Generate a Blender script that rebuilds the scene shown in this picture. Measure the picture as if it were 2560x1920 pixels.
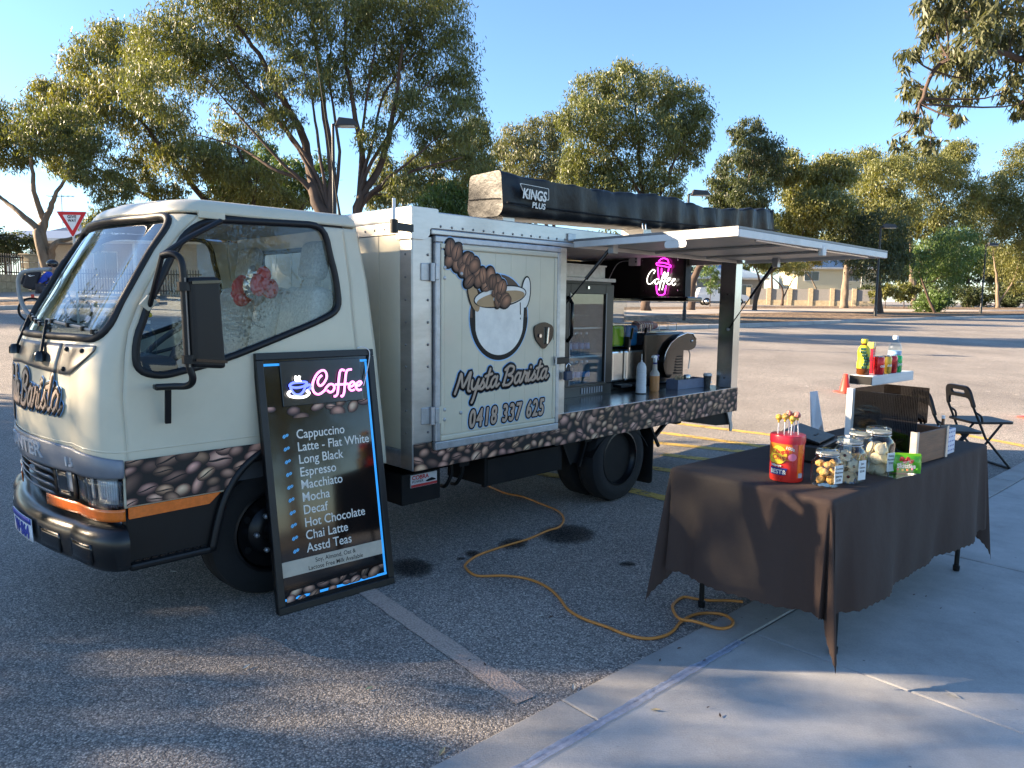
import bpy, bmesh, math, random
import numpy as np
from mathutils import Vector, Matrix
from mathutils.geometry import tessellate_polygon
random.seed(7); rng = np.random.default_rng(11)
for o in list(bpy.data.objects): bpy.data.objects.remove(o)
scene = bpy.context.scene
COL = scene.collection
R = math.radians
# ------------------------------------------------------------------ camera
F_PX, HORIZON, ROLL, CAM_H = 1822.0, 757.0, 0.0116, 1.5          # photo is 2560 x 1920
roll = math.atan(ROLL); pitch = math.atan((960 - HORIZON) * math.cos(roll) / F_PX)
fwd = Vector((0, math.cos(pitch), -math.sin(pitch))); up0 = Vector((0, math.sin(pitch), math.cos(pitch)))
rt = Vector((1, 0, 0)) * math.cos(roll) + up0 * math.sin(roll); up = up0 * math.cos(roll) - Vector((1, 0, 0)) * math.sin(roll)
CAM = Vector((0, 0, CAM_H))
cd = bpy.data.cameras.new('camera'); cam = bpy.data.objects.new('camera', cd); COL.objects.link(cam)
cam.matrix_world = Matrix(((rt.x, up.x, -fwd.x, 0), (rt.y, up.y, -fwd.y, 0), (rt.z, up.z, -fwd.z, CAM_H), (0, 0, 0, 1)))
cd.sensor_width = 36; cd.lens = 36 * F_PX / 2560; cd.clip_start = .05; cd.clip_end = 3000
scene.camera = cam
# ------------------------------------------------------------------ sky, sun, exposure
SUN_EL, SUN_DIR = R(20.5), Vector((-1, .07, 0)).normalized()      # horizontal direction towards the sun
w = bpy.data.worlds.new('World'); scene.world = w; w.use_nodes = True
nt = w.node_tree; bg = nt.nodes['Background']; sky = nt.nodes.new('ShaderNodeTexSky')
sky.sky_type = 'NISHITA'; sky.sun_disc = False; sky.sun_elevation = SUN_EL
sky.sun_rotation = math.atan2(SUN_DIR.x, SUN_DIR.y)
sky.air_density = 1.0; sky.dust_density = .25; sky.ozone_density = 4.5; sky.altitude = 20
nt.links.new(sky.outputs[0], bg.inputs[0]); bg.inputs[1].default_value = .072
sd = bpy.data.lights.new('sun', 'SUN'); sun = bpy.data.objects.new('sun', sd); COL.objects.link(sun)
sd.energy = 5.0; sd.angle = R(.55); sd.color = (1, .79, .55)
sun.rotation_euler = (-(SUN_DIR * math.cos(SUN_EL) + Vector((0, 0, math.sin(SUN_EL))))).to_track_quat('-Z', 'Y').to_euler()
scene.view_settings.view_transform = 'Standard'; scene.view_settings.look = 'None'
scene.view_settings.exposure = 2.3; scene.view_settings.gamma = 1
scene.cycles.transparent_max_bounces = 24
scene.render.resolution_x, scene.render.resolution_y = 1024, 768
# ------------------------------------------------------------------ pixels of the photo -> directions / places
def ray(px, py):
    return rt * ((px - 1280) / F_PX) - up * ((py - 960) / F_PX) + fwd
def onz(px, py, z=0.):
    d = ray(px, py); return CAM + d * ((z - CAM_H) / d.z)
def atY(px, py, Y):
    d = ray(px, py); return CAM + d * (Y / d.y)
# ground height: flat round the truck, rising gently beyond
_cp = [(-8,14,.45),(-12,18.8,.83),(-17,24,1.08),(-22,32,1.62),(-30,45,2.1),(-45,25,2.2),(-60,70,3.5),(0,14,.3),(0,20,.62),(0,30,.95),(0,50,1.3),
       (0,78,1.65),(8,14,.2),(10,25,.58),(19,38,.9),(32,50,1.05),(21,78,1.59),(45,60,1.2),(25,20,.35),(60,20,.3),(70,80,1.5),(0,200,3),(-120,200,6),(150,200,3),(-60,8,1.5),(60,6,0.)]
_P = np.array([c[:2] for c in _cp], float) / 50; _Z = np.array([c[2] for c in _cp])
def _k(r2): return np.where(r2 > 1e-12, .5 * r2 * np.log(np.maximum(r2, 1e-12)), 0)
_n = len(_P); _A = np.zeros((_n + 3, _n + 3)); _A[:_n, :_n] = _k(((_P[:, None] - _P[None]) ** 2).sum(-1)) + np.eye(_n) * .004
_A[:_n, _n] = 1; _A[:_n, _n + 1:] = _P; _A[_n:, :_n] = _A[:_n, _n:].T
_W = np.linalg.solve(_A, np.concatenate([_Z, np.zeros(3)]))
def TzA(x, y):
    x = np.asarray(x, float); y = np.asarray(y, float)
    q = np.stack([np.clip(x, -130, 160), np.clip(y, -50, 210)], -1) / 50
    v = _k(((q[..., None, :] - _P) ** 2).sum(-1)) @ _W[:_n] + _W[_n] + q @ _W[_n + 1:]
    t = np.clip((y - 8.2) / 6., 0, 1); t = t * t * (3 - 2 * t)
    return np.maximum(v, -.2) * t
def Tz(x, y): return float(TzA(x, y))
def GT(px, py):
    d = ray(px, py); t = 1.
    lo, hi = 0., 0.
    while t < 400:
        p = CAM + d * t
        if p.z < Tz(p.x, p.y): hi = t; break
        lo = t; t *= 1.04
    else: return CAM + d * 300
    for _ in range(30):
        m = (lo + hi) / 2; p = CAM + d * m
        if p.z < Tz(p.x, p.y): hi = m
        else: lo = m
    return CAM + d * hi
# ------------------------------------------------------------------ objects, tags
def tag(o, label=None, cat=None, group=None, kind=None):
    if label: o['label'] = label
    if cat: o['category'] = cat
    if group: o['group'] = group
    if kind: o['kind'] = kind
    return o
def thing(name, label, cat, loc=(0, 0, 0), rz=0., group=None, rot=None):
    o = bpy.data.objects.new(name, None); COL.objects.link(o); o.empty_display_size = .1
    o.location = loc; o.rotation_euler = rot if rot else (0, 0, rz)
    return tag(o, label, cat, group)
def copy_tree(o, parent=None):
    c = o.copy(); COL.objects.link(c); c.parent = parent
    for ch in list(o.children): copy_tree(ch, c)
    return c
# ------------------------------------------------------------------ materials
MATS = {}
def mat(name, base, rough=.5, metal=0., var=.12, scale=12., bump=0., bscale=None, coat=0., spec=.5, emit=None, estr=0., trans=0., ior=1.45, alpha=None, dirt=0., aniso=None, sheen=0.):
    if name in MATS: return MATS[name]
    m = bpy.data.materials.new(name); m.use_nodes = True; t = m.node_tree; N, L = t.nodes, t.links
    b = N['Principled BSDF']; b.inputs['Roughness'].default_value = rough; b.inputs['Metallic'].default_value = metal
    b.inputs['Coat Weight'].default_value = coat; b.inputs['Coat Roughness'].default_value = .08; b.inputs['Specular IOR Level'].default_value = spec
    b.inputs['Transmission Weight'].default_value = trans; b.inputs['IOR'].default_value = ior
    if sheen: b.inputs['Sheen Weight'].default_value = sheen
    c4 = (*base, 1)
    tc = N.new('ShaderNodeTexCoord')
    mp = N.new('ShaderNodeMapping'); L.new(tc.outputs['Object'], mp.inputs['Vector'])
    if aniso: mp.inputs['Scale'].default_value = aniso
    nz = N.new('ShaderNodeTexNoise'); nz.inputs['Scale'].default_value = scale; nz.inputs['Detail'].default_value = 6; nz.inputs['Roughness'].default_value = .65
    L.new(mp.outputs[0], nz.inputs['Vector'])
    mr = N.new('ShaderNodeMapRange'); mr.inputs['From Min'].default_value = .3; mr.inputs['From Max'].default_value = .7
    mr.inputs['To Min'].default_value = 1 - var; mr.inputs['To Max'].default_value = 1 + var; L.new(nz.outputs['Fac'], mr.inputs['Value'])
    mx = N.new('ShaderNodeVectorMath'); mx.operation = 'SCALE'; mx.inputs[0].default_value = base; L.new(mr.outputs[0], mx.inputs['Scale'])
    last = mx.outputs[0]
    if dirt:
        n2 = N.new('ShaderNodeTexNoise'); n2.inputs['Scale'].default_value = scale * .35; n2.inputs['Detail'].default_value = 8; L.new(mp.outputs[0], n2.inputs['Vector'])
        r2 = N.new('ShaderNodeMapRange'); r2.inputs['From Min'].default_value = .5; r2.inputs['From Max'].default_value = .75; r2.inputs['To Max'].default_value = dirt; L.new(n2.outputs['Fac'], r2.inputs['Value'])
        mm = N.new('ShaderNodeMix'); mm.data_type = 'RGBA'; L.new(r2.outputs[0], mm.inputs[0]); L.new(last, mm.inputs[6]); mm.inputs[7].default_value = (.10, .08, .055, 1); last = mm.outputs[2]
    L.new(last, b.inputs['Base Color'])
    if rough > .03 and not trans:
        m2 = N.new('ShaderNodeMapRange'); m2.inputs['To Min'].default_value = rough * .8; m2.inputs['To Max'].default_value = min(1, rough * 1.2); L.new(nz.outputs['Fac'], m2.inputs['Value']); L.new(m2.outputs[0], b.inputs['Roughness'])
    if bump:
        n3 = N.new('ShaderNodeTexNoise'); n3.inputs['Scale'].default_value = bscale or scale * 4; n3.inputs['Detail'].default_value = 4; L.new(mp.outputs[0], n3.inputs['Vector'])
        bp = N.new('ShaderNodeBump'); bp.inputs['Strength'].default_value = bump; bp.inputs['Distance'].default_value = .01; L.new(n3.outputs['Fac'], bp.inputs['Height']); L.new(bp.outputs[0], b.inputs['Normal'])
    if emit: b.inputs['Emission Color'].default_value = (*emit, 1); b.inputs['Emission Strength'].default_value = estr
    if alpha is not None: b.inputs['Alpha'].default_value = alpha
    MATS[name] = m; return m
def vcol(name, rough=.6, transl=0., coat=0., bump=0.):
    """material that takes its colour from the mesh's own colour attribute (leaf tints, printed graphics)"""
    if name in MATS: return MATS[name]
    m = bpy.data.materials.new(name); m.use_nodes = True; t = m.node_tree; N, L = t.nodes, t.links
    b = N['Principled BSDF']; b.inputs['Roughness'].default_value = rough; b.inputs['Coat Weight'].default_value = coat; b.inputs['Coat Roughness'].default_value = .1
    a = N.new('ShaderNodeAttribute'); a.attribute_name = 'col'; L.new(a.outputs['Color'], b.inputs['Base Color'])
    if transl:
        tr = N.new('ShaderNodeBsdfTranslucent'); ms = N.new('ShaderNodeMixShader'); ms.inputs[0].default_value = transl
        br = N.new('ShaderNodeVectorMath'); br.operation = 'MULTIPLY'; br.inputs[1].default_value = (1.5, 1.45, .5); L.new(a.outputs['Color'], br.inputs[0]); L.new(br.outputs[0], tr.inputs['Color'])
        L.new(b.outputs[0], ms.inputs[1]); L.new(tr.outputs[0], ms.inputs[2]); L.new(ms.outputs[0], N['Material Output'].inputs['Surface'])
    MATS[name] = m; return m
def glass(name, tint=(.9, .95, .94), rough=0., ior=1.5, refl=1.):
    """thin pane: tinted see-through plus Fresnel mirror"""
    if name in MATS: return MATS[name]
    m = bpy.data.materials.new(name); m.use_nodes = True; t = m.node_tree; N, L = t.nodes, t.links
    N.remove(N['Principled BSDF']); tr = N.new('ShaderNodeBsdfTransparent'); tr.inputs[0].default_value = (*tint, 1)
    gl = N.new('ShaderNodeBsdfGlossy'); gl.inputs['Roughness'].default_value = rough; gl.inputs[0].default_value = (refl, refl, refl, 1)
    fr = N.new('ShaderNodeFresnel'); ge = N.new('ShaderNodeNewGeometry'); mi = N.new('ShaderNodeMapRange'); mi.inputs['To Min'].default_value = ior; mi.inputs['To Max'].default_value = 1 / ior; L.new(ge.outputs['Backfacing'], mi.inputs['Value']); L.new(mi.outputs[0], fr.inputs[0]); ms = N.new('ShaderNodeMixShader')
    nz = N.new('ShaderNodeTexNoise'); nz.inputs['Scale'].default_value = 3; tc = N.new('ShaderNodeTexCoord'); L.new(tc.outputs['Object'], nz.inputs['Vector'])
    bp = N.new('ShaderNodeBump'); bp.inputs['Strength'].default_value = .006; L.new(nz.outputs[0], bp.inputs['Height']); L.new(bp.outputs[0], gl.inputs['Normal'])
    L.new(fr.outputs[0], ms.inputs[0]); L.new(tr.outputs[0], ms.inputs[1]); L.new(gl.outputs[0], ms.inputs[2]); L.new(ms.outputs[0], N['Material Output'].inputs['Surface'])
    MATS[name] = m; return m
# ------------------------------------------------------------------ mesh builder
class MB:
    def __init__(s): s.v = []; s.f = []
    def add(s, vs, fs):
        k = len(s.v); s.v += [tuple(p) for p in vs]; s.f += [tuple(i + k for i in f) for f in fs]; return s
    def box(s, x0, x1, y0, y1, z0, z1, M=None):
        vs = [Vector((x, y, z)) for x in (x0, x1) for y in (y0, y1) for z in (z0, z1)]
        if M: vs = [M @ p for p in vs]
        return s.add(vs, [(0, 1, 3, 2), (4, 6, 7, 5), (0, 4, 5, 1), (2, 3, 7, 6), (0, 2, 6, 4), (1, 5, 7, 3)])
    def bar(s, p, q, w, h=None, up=(0, 0, 1)):
        p, q = Vector(p), Vector(q); d = (q - p); l = d.length; d.normalize(); u = Vector(up)
        if abs(d.dot(u)) > .98: u = Vector((1, 0, 0))
        a = d.cross(u).normalized(); b = a.cross(d); h = h or w
        return s.box(-w / 2, w / 2, 0, l, -h / 2, h / 2, Matrix(((a.x, d.x, b.x, p.x), (a.y, d.y, b.y, p.y), (a.z, d.z, b.z, p.z), (0, 0, 0, 1))))
    def tube(s, pts, r, n=8, closed=False, caps=True, flat=None):
        """tube along pts; r number or list; flat=(normal, k) squashes it along normal"""
        P = [Vector(p) for p in pts]; m = len(P); rs = r if isinstance(r, (list, tuple)) else [r] * m
        T = []
        for i in range(m):
            a = P[(i - 1) % m] if (closed or i > 0) else P[i]; b = P[(i + 1) % m] if (closed or i < m - 1) else P[i]
            d = (b - a); T.append(d.normalized() if d.length > 1e-9 else Vector((0, 0, 1)))
        u = T[0].orthogonal().normalized()
        if flat: u = T[0].cross(Vector(flat[0])).normalized()
        vs = []
        for i in range(m):
            if flat: u = T[i].cross(Vector(flat[0])).normalized()
            else:
                u = (u - T[i] * u.dot(T[i]));
                u = u.normalized() if u.length > 1e-6 else T[i].orthogonal().normalized()
            w_ = T[i].cross(u) if not flat else Vector(flat[0]).normalized() * flat[1]
            for k in range(n):
                a = 2 * math.pi * k / n; vs.append(P[i] + (u * math.cos(a) + w_ * math.sin(a)) * rs[i])
        fs = []
        for i in range(m if closed else m - 1):
            j = (i + 1) % m
            for k in range(n): fs.append((i * n + k, i * n + (k + 1) % n, j * n + (k + 1) % n, j * n + k))
        if caps and not closed: fs += [tuple(range(n - 1, -1, -1)), tuple((m - 1) * n + k for k in range(n))]
        return s.add(vs, fs)
    def lathe(s, prof, n=24, c=(0, 0, 0), M=None, sx=1., sy=1., caps=True):
        """prof = [(r, z)...] bottom to top"""
        vs = []
        for r, z in prof:
            for k in range(n):
                a = 2 * math.pi * k / n; p = Vector((c[0] + r * sx * math.cos(a), c[1] + r * sy * math.sin(a), c[2] + z)); vs.append(M @ p if M else p)
        m = len(prof); fs = [(i * n + k, i * n + (k + 1) % n, (i + 1) * n + (k + 1) % n, (i + 1) * n + k) for i in range(m - 1) for k in range(n)]
        if caps and prof[0][0] > 1e-6: fs.append(tuple(range(n - 1, -1, -1)))
        if caps and prof[-1][0] > 1e-6: fs.append(tuple((m - 1) * n + k for k in range(n)))
        return s.add(vs, fs)
    def prism(s, poly, M, th, holes=()):
        """flat polygon (2D, with holes) in the local XY plane of M, extruded th along local Z"""
        loops = [list(poly)] + [list(h) for h in holes]
        tri = tessellate_polygon([[Vector((x, y, 0)) for x, y in l] for l in loops])
        flat = [p for l in loops for p in l]; k = len(flat)
        vs = [M @ Vector((x, y, 0)) for x, y in flat] + [M @ Vector((x, y, th)) for x, y in flat]
        def area(t): (a, b, c) = [flat[i] for i in t]; return (b[0]-a[0])*(c[1]-a[1])-(c[0]-a[0])*(b[1]-a[1])
        fs = []
        for t in tri:
            t = tuple(t)
            if area(t) < 0: t = t[::-1]
            fs += [t[::-1], tuple(i + k for i in t)]
        o = 0
        for l in loops:
            n = len(l); ar = sum(l[i][0]*l[(i+1)%n][1]-l[(i+1)%n][0]*l[i][1] for i in range(n))
            for i in range(n):
                a, b = o + i, o + (i + 1) % n
                fs.append((a, b, b + k, a + k) if (ar > 0) == (l is loops[0] or True) else (b, a, a + k, b + k))
            o += n
        return s.add(vs, fs)
    def sphere(s, c, r, n=12, m=8, sx=1, sy=1, sz=1):
        return s.lathe([(max(1e-7, r * math.sin(math.pi * i / m)), -r * sz * math.cos(math.pi * i / m)) for i in range(m + 1)], n, c, None, sx, sy)
    def build(s, name, m, parent=None, smooth=False, bevel=0., seg=2, cols=None, solid=0., subs=0, angle=40):
        me = bpy.data.meshes.new(name); me.from_pydata(s.v, [], s.f); me.update()
        if smooth is not False:
            me.polygons.foreach_set('use_smooth', [True] * len(me.polygons))
        o = bpy.data.objects.new(name, me); COL.objects.link(o); me.materials.append(m)
        if cols is not None:
            a = me.color_attributes.new('col', 'FLOAT_COLOR', 'POINT'); c = np.ones((len(s.v), 4), np.float32); c[:, :3] = np.asarray(cols)[:, :3]; a.data.foreach_set('color', c.ravel())
        if parent: o.parent = parent
        if solid: md = o.modifiers.new('s', 'SOLIDIFY'); md.thickness = solid; md.offset = 0
        if bevel: md = o.modifiers.new('b', 'BEVEL'); md.width = bevel; md.segments = seg; md.limit_method = 'ANGLE'; md.angle_limit = R(35); md.harden_normals = False
        if subs: md = o.modifiers.new('u', 'SUBSURF'); md.levels = subs; md.render_levels = subs
        if smooth == 'auto':
            try: me.set_sharp_from_angle(angle=R(angle))
            except Exception: pass
        return o
def XZ(y=0., flip=False):
    """local XY of a prism -> world X,Z at depth y; thickness goes towards -Y"""
    return Matrix(((1, 0, 0, 0), (0, 0, -1, y), (0, 1, 0, 0), (0, 0, 0, 1)))
def rrect(x0, x1, y0, y1, r, n=4):
    P = []
    for cx, cy, a0 in ((x1 - r, y0 + r, -90), (x1 - r, y1 - r, 0), (x0 + r, y1 - r, 90), (x0 + r, y0 + r, 180)):
        for i in range(n + 1): a = R(a0 + 90 * i / n); P.append((cx + r * math.cos(a), cy + r * math.sin(a)))
    return P
def catmull(P, n=6, closed=False):
    P = [Vector(p) for p in P]; m = len(P); out = []
    for i in range(m if closed else m - 1):
        g = lambda j: P[j % m] if closed else P[max(0, min(m - 1, j))]
        a, b, c, d = g(i - 1), g(i), g(i + 1), g(i + 2)
        for k in range(n):
            t = k / n; out.append(.5 * ((2 * b) + (c - a) * t + (2 * a - 5 * b + 4 * c - d) * t * t + (3 * b - a - 3 * c + d) * t ** 3))
    if not closed: out.append(P[-1])
    return out
def rounded(P, r, n=4):
    """round the corners of a closed 2D polygon; P = [(x, y[, radius])]"""
    out = []; m = len(P)
    for i in range(m):
        a, b, c = Vector(P[i - 1][:2]), Vector(P[i][:2]), Vector(P[(i + 1) % m][:2]); rr = P[i][2] if len(P[i]) > 2 else r
        u, v = (a - b), (c - b); rr = min(rr, u.length * .49, v.length * .49); p, q = b + u.normalized() * rr, b + v.normalized() * rr
        for k in range(n + 1): t = k / n; out.append(tuple(p * (1 - t) ** 2 + b * 2 * t * (1 - t) + q * t * t))
    return out
def fat_text(body, size, m, name, parent, M, rad, n=14, **kw):
    """lettering thickened evenly: the same outline set round a small circle, each a hair above the last"""
    base = text_mesh(body, size, m, name, parent, M, **kw); V, F = [], []; R3 = M.to_3x3()
    for k in range(n):
        a = 2 * math.pi * k / n; d = R3 @ Vector((rad * math.cos(a), rad * math.sin(a), .000025 * k)); b0 = len(V); V += [tuple(v.co + d) for v in base.data.vertices]; F += [tuple(i + b0 for i in p.vertices) for p in base.data.polygons]
    me = bpy.data.meshes.new(name); me.from_pydata(V, [], F); me.materials.append(m); base.data = me; return base
def text_mesh(body, size, m, name, parent, M, depth=.0006, shear=0., xs=1., offset=0., align='LEFT', space=1.):
    c = bpy.data.curves.new('t', 'FONT'); c.body = body; c.size = size; c.shear = shear; c.extrude = depth; c.offset = offset; c.align_x = align; c.space_character = space; c.resolution_u = 4
    o = bpy.data.objects.new('t', c); me = bpy.data.meshes.new_from_object(o); bpy.data.objects.remove(o)
    me.transform(M @ Matrix.Diagonal((xs, 1, 1, 1))); me.name = name; me.materials.clear(); me.materials.append(m)
    ob = bpy.data.objects.new(name, me); COL.objects.link(ob); ob.parent = parent; return ob
# stroke lettering (hand-drawn script), unit = x-height
GLY = {
 'M': (1.5, [[(0,0),(.18,.9),(.3,1.7),(.5,1.0),(.68,.45),(.95,1.1),(1.2,1.72),(1.2,.9),(1.22,.15),(1.42,.02)]]),
 'y': (.8, [[(0,.95),(.02,.4),(.2,.12),(.45,.3),(.62,.95)],[(.62,.95),(.52,.1),(.38,-.75),(.28,-1.05)],[(.5,0),(.75,.3)]]),
 's': (.58, [[(-.05,.1),(.2,.6),(.32,1.0),(.28,.75),(.48,.35),(.3,.03),(.02,.12)],[(.4,.1),(.62,.3)]]),
 't': (.5, [[(.25,1.75),(.14,.9),(.12,.2),(.3,.02),(.5,.25)],[(-.12,1.12),(.2,1.2),(.52,1.27)]]),
 'a': (.86, [[(.6,.78),(.35,.98),(.08,.62),(.08,.18),(.28,.02),(.52,.35),(.62,.95)],[(.62,.95),(.58,.3),(.7,.02),(.9,.25)]]),
 'B': (1.1, [[(.22,1.6),(.1,.8),(0,0)],[(-.05,1.45),(.4,1.75),(.85,1.55),(.75,1.1),(.35,.92),(.8,.75),(.88,.35),(.6,.02),(.2,0),(-.05,.12)]]),
 'r': (.6, [[(-.05,.15),(.12,.6),(.2,1.05),(.25,.8),(.5,.85),(.42,.3),(.5,.03),(.66,.25)]]),
 'i': (.42, [[(.12,.95),(.06,.3),(.18,.02),(.42,.28)],[(.2,1.32),(.21,1.36)]]),
 ' ': (.55, []),
 'C': (1.15, [[(.42,.95),(.3,.62),(.42,.42),(.7,.62),(.85,1.2),(.68,1.62),(.38,1.6),(.08,1.1),(0,.5),(.18,.08),(.5,.05),(.95,.45)]]),
 'o': (.72, [[(.0,.35),(.08,.08),(.32,0),(.55,.25),(.52,.65),(.3,.8),(.06,.6),(0,.3)],[(.52,.7),(.75,.62)]]),
 'f': (.42, [[(.72,1.55),(.58,1.72),(.42,1.55),(.36,1.0),(.3,.2),(.22,-.35),(.02,-.42)],[(.02,.62),(.3,.66),(.65,.7)]]),
 'e': (.58, [[(.05,.35),(.35,.42),(.5,.65),(.35,.82),(.12,.65),(.06,.25),(.22,.02),(.45,.06),(.6,.25)]]),
}
def script(body, size, slant=.18, n=5):
    """returns list of polylines (2D) for body"""
    out = []; x = 0
    for ch in body:
        wd, st = GLY[ch]
        for s in st:
            pl = catmull([(a, b, 0) for a, b in s], n) if len(s) > 2 else [Vector((a, b, 0)) for a, b in s]
            out.append([((p.x + x + slant * p.y) * size, p.y * size) for p in pl])
        x += wd
    return out, x * size
def strokes(lines, r, name, m, parent, M, flat=.12, zoff=0., n=8):
    b = MB(); nrm = (M.to_3x3() @ Vector((0, 0, 1))).normalized()
    for l in lines:
        P = [M @ Vector((x, y, zoff)) for x, y in l]
        if (P[-1] - P[0]).length < 1e-6: P = P[:-1]
        e0 = (P[0] - P[1]).normalized(); e1 = (P[-1] - P[-2]).normalized()
        P = [P[0] + e0 * r * .95, P[0] + e0 * r * .6] + P + [P[-1] + e1 * r * .6, P[-1] + e1 * r * .95]
        rs = [r * .3, r * .8] + [r] * (len(P) - 4) + [r * .8, r * .3]
        b.tube(P, rs, n, flat=(nrm, flat))
    return b.build(name, m, parent, smooth=True)
# ================================================================== GROUND
def grid_mesh(name, X, Y, zf, m, kind='structure'):
    xx, yy = np.meshgrid(X, Y); zz = zf(xx, yy); nx, ny = len(X), len(Y)
    me = bpy.data.meshes.new(name); v = np.stack([xx, yy, zz], -1).reshape(-1, 3)
    i = (np.arange(ny - 1)[:, None] * nx + np.arange(nx - 1)[None]).ravel(); f = np.stack([i, i + 1, i + nx + 1, i + nx], -1)
    me.vertices.add(len(v)); me.vertices.foreach_set('co', v.ravel()); me.loops.add(f.size); me.loops.foreach_set('vertex_index', f.ravel())
    me.polygons.add(len(f)); me.polygons.foreach_set('loop_start', np.arange(len(f)) * 4); me.polygons.foreach_set('loop_total', np.full(len(f), 4))
    me.update(calc_edges=True); me.polygons.foreach_set('use_smooth', [True] * len(f)); me.materials.append(m)
    o = bpy.data.objects.new(name, me); COL.objects.link(o); return tag(o, kind=kind)
def asphalt_mat():
    m = bpy.data.materials.new('asphalt'); m.use_nodes = True; t = m.node_tree; N, L = t.nodes, t.links; b = N['Principled BSDF']
    tc = N.new('ShaderNodeTexCoord'); P = tc.outputs['Object']
    v = N.new('ShaderNodeTexVoronoi'); v.inputs['Scale'].default_value = 145; L.new(P, v.inputs['Vector'])
    v2 = N.new('ShaderNodeTexVoronoi'); v2.inputs['Scale'].default_value = 210; L.new(P, v2.inputs['Vector'])
    sep = N.new('ShaderNodeSeparateColor'); L.new(v.outputs['Color'], sep.inputs[0])
    cr = N.new('ShaderNodeValToRGB'); E = cr.color_ramp.elements; E[0].position = 0; E[0].color = (.15, .137, .122, 1); E[1].position = 1; E[1].color = (.64, .555, .46, 1)
    e = E.new(.35); e.color = (.245, .221, .196, 1); e = E.new(.75); e.color = (.38, .337, .288, 1); L.new(sep.outputs[0], cr.inputs[0])
    gap = N.new('ShaderNodeMapRange'); gap.inputs['From Min'].default_value = .25; gap.inputs['From Max'].default_value = .75; gap.inputs['To Min'].default_value = 1.1; gap.inputs['To Max'].default_value = .5; L.new(v.outputs['Distance'], gap.inputs['Value'])
    n1 = N.new('ShaderNodeTexNoise'); n1.inputs['Scale'].default_value = .55; n1.inputs['Detail'].default_value = 8; n1.inputs['Roughness'].default_value = .6; L.new(P, n1.inputs['Vector'])
    g1 = N.new('ShaderNodeMapRange'); g1.inputs['From Min'].default_value = .3; g1.inputs['From Max'].default_value = .7; g1.inputs['To Min'].default_value = .74; g1.inputs['To Max'].default_value = 1.26; L.new(n1.outputs[0], g1.inputs['Value'])
    # worn wheel tracks far away: paler, slightly warm
    a = N.new('ShaderNodeVectorMath'); a.operation = 'SCALE'; L.new(cr.outputs[0], a.inputs[0]); L.new(gap.outputs[0], a.inputs['Scale'])
    c = N.new('ShaderNodeVectorMath'); c.operation = 'SCALE'; L.new(a.outputs[0], c.inputs[0]); L.new(g1.outputs[0], c.inputs['Scale'])
    L.new(c.outputs[0], b.inputs['Base Color']); b.inputs['Roughness'].default_value = .75; b.inputs['Specular IOR Level'].default_value = .35
    ad = N.new('ShaderNodeMath'); ad.operation = 'MULTIPLY_ADD'; ad.inputs[1].default_value = .4; L.new(v2.outputs['Distance'], ad.inputs[0]); L.new(v.outputs['Distance'], ad.inputs[2])
    bp = N.new('ShaderNodeBump'); bp.inputs['Strength'].default_value = .5; bp.inputs['Distance'].default_value = .005; bp.invert = True; L.new(ad.outputs[0], bp.inputs['Height']); L.new(bp.outputs[0], b.inputs['Normal'])
    return m
def concrete_mat(name, base=(.43, .42, .40), swirl=True):
    m = bpy.data.materials.new(name); m.use_nodes = True; t = m.node_tree; N, L = t.nodes, t.links; b = N['Principled BSDF']
    tc = N.new('ShaderNodeTexCoord'); P = tc.outputs['Object']
    n1 = N.new('ShaderNodeTexNoise'); n1.inputs['Scale'].default_value = 2.2; n1.inputs['Detail'].default_value = 10; n1.inputs['Roughness'].default_value = .7; L.new(P, n1.inputs['Vector'])
    cr = N.new('ShaderNodeValToRGB'); E = cr.color_ramp.elements; E[0].position = .3; E[0].color = (*[c * .68 for c in base], 1); E[1].position = .7; E[1].color = (*[c * 1.12 for c in base], 1); L.new(n1.outputs[0], cr.inputs[0])
    n2 = N.new('ShaderNodeTexNoise'); n2.inputs['Scale'].default_value = 160; n2.inputs['Detail'].default_value = 3; L.new(P, n2.inputs['Vector'])
    g = N.new('ShaderNodeMapRange'); g.inputs['To Min'].default_value = .8; g.inputs['To Max'].default_value = 1.2; L.new(n2.outputs[0], g.inputs['Value'])
    v = N.new('ShaderNodeTexVoronoi'); v.inputs['Scale'].default_value = 7; L.new(P, v.inputs['Vector'])
    sp = N.new('ShaderNodeMapRange'); sp.inputs['From Min'].default_value = .015; sp.inputs['From Max'].default_value = .05; sp.inputs['To Min'].default_value = .35; sp.inputs['To Max'].default_value = 1; L.new(v.outputs['Distance'], sp.inputs['Value'])
    mu = N.new('ShaderNodeMath'); mu.operation = 'MULTIPLY'; L.new(g.outputs[0], mu.inputs[0]); L.new(sp.outputs[0], mu.inputs[1])
    s = N.new('ShaderNodeVectorMath'); s.operation = 'SCALE'; L.new(cr.outputs[0], s.inputs[0]); L.new(mu.outputs[0], s.inputs['Scale']); L.new(s.outputs[0], b.inputs['Base Color'])
    b.inputs['Roughness'].default_value = .8
    n3 = N.new('ShaderNodeTexNoise'); n3.inputs['Scale'].default_value = 14; n3.inputs['Distortion'].default_value = 2.5; n3.inputs['Detail'].default_value = 3
    mp = N.new('ShaderNodeMapping'); mp.inputs['Scale'].default_value = (1, 5, 1); mp.inputs['Rotation'].default_value = (0, 0, .6); L.new(P, mp.inputs[0]); L.new(mp.outputs[0], n3.inputs['Vector'])
    ad = N.new('ShaderNodeMath'); ad.inputs[1].default_value = 0; ad.operation = 'ADD'; L.new(n3.outputs[0], ad.inputs[0]); L.new(n2.outputs[0], ad.inputs[1])
    bp = N.new('ShaderNodeBump'); bp.inputs['Strength'].default_value = .26 if swirl else .2; bp.inputs['Distance'].default_value = .006; L.new(ad.outputs[0], bp.inputs['Height']); L.new(bp.outputs[0], b.inputs['Normal'])
    return m
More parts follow.
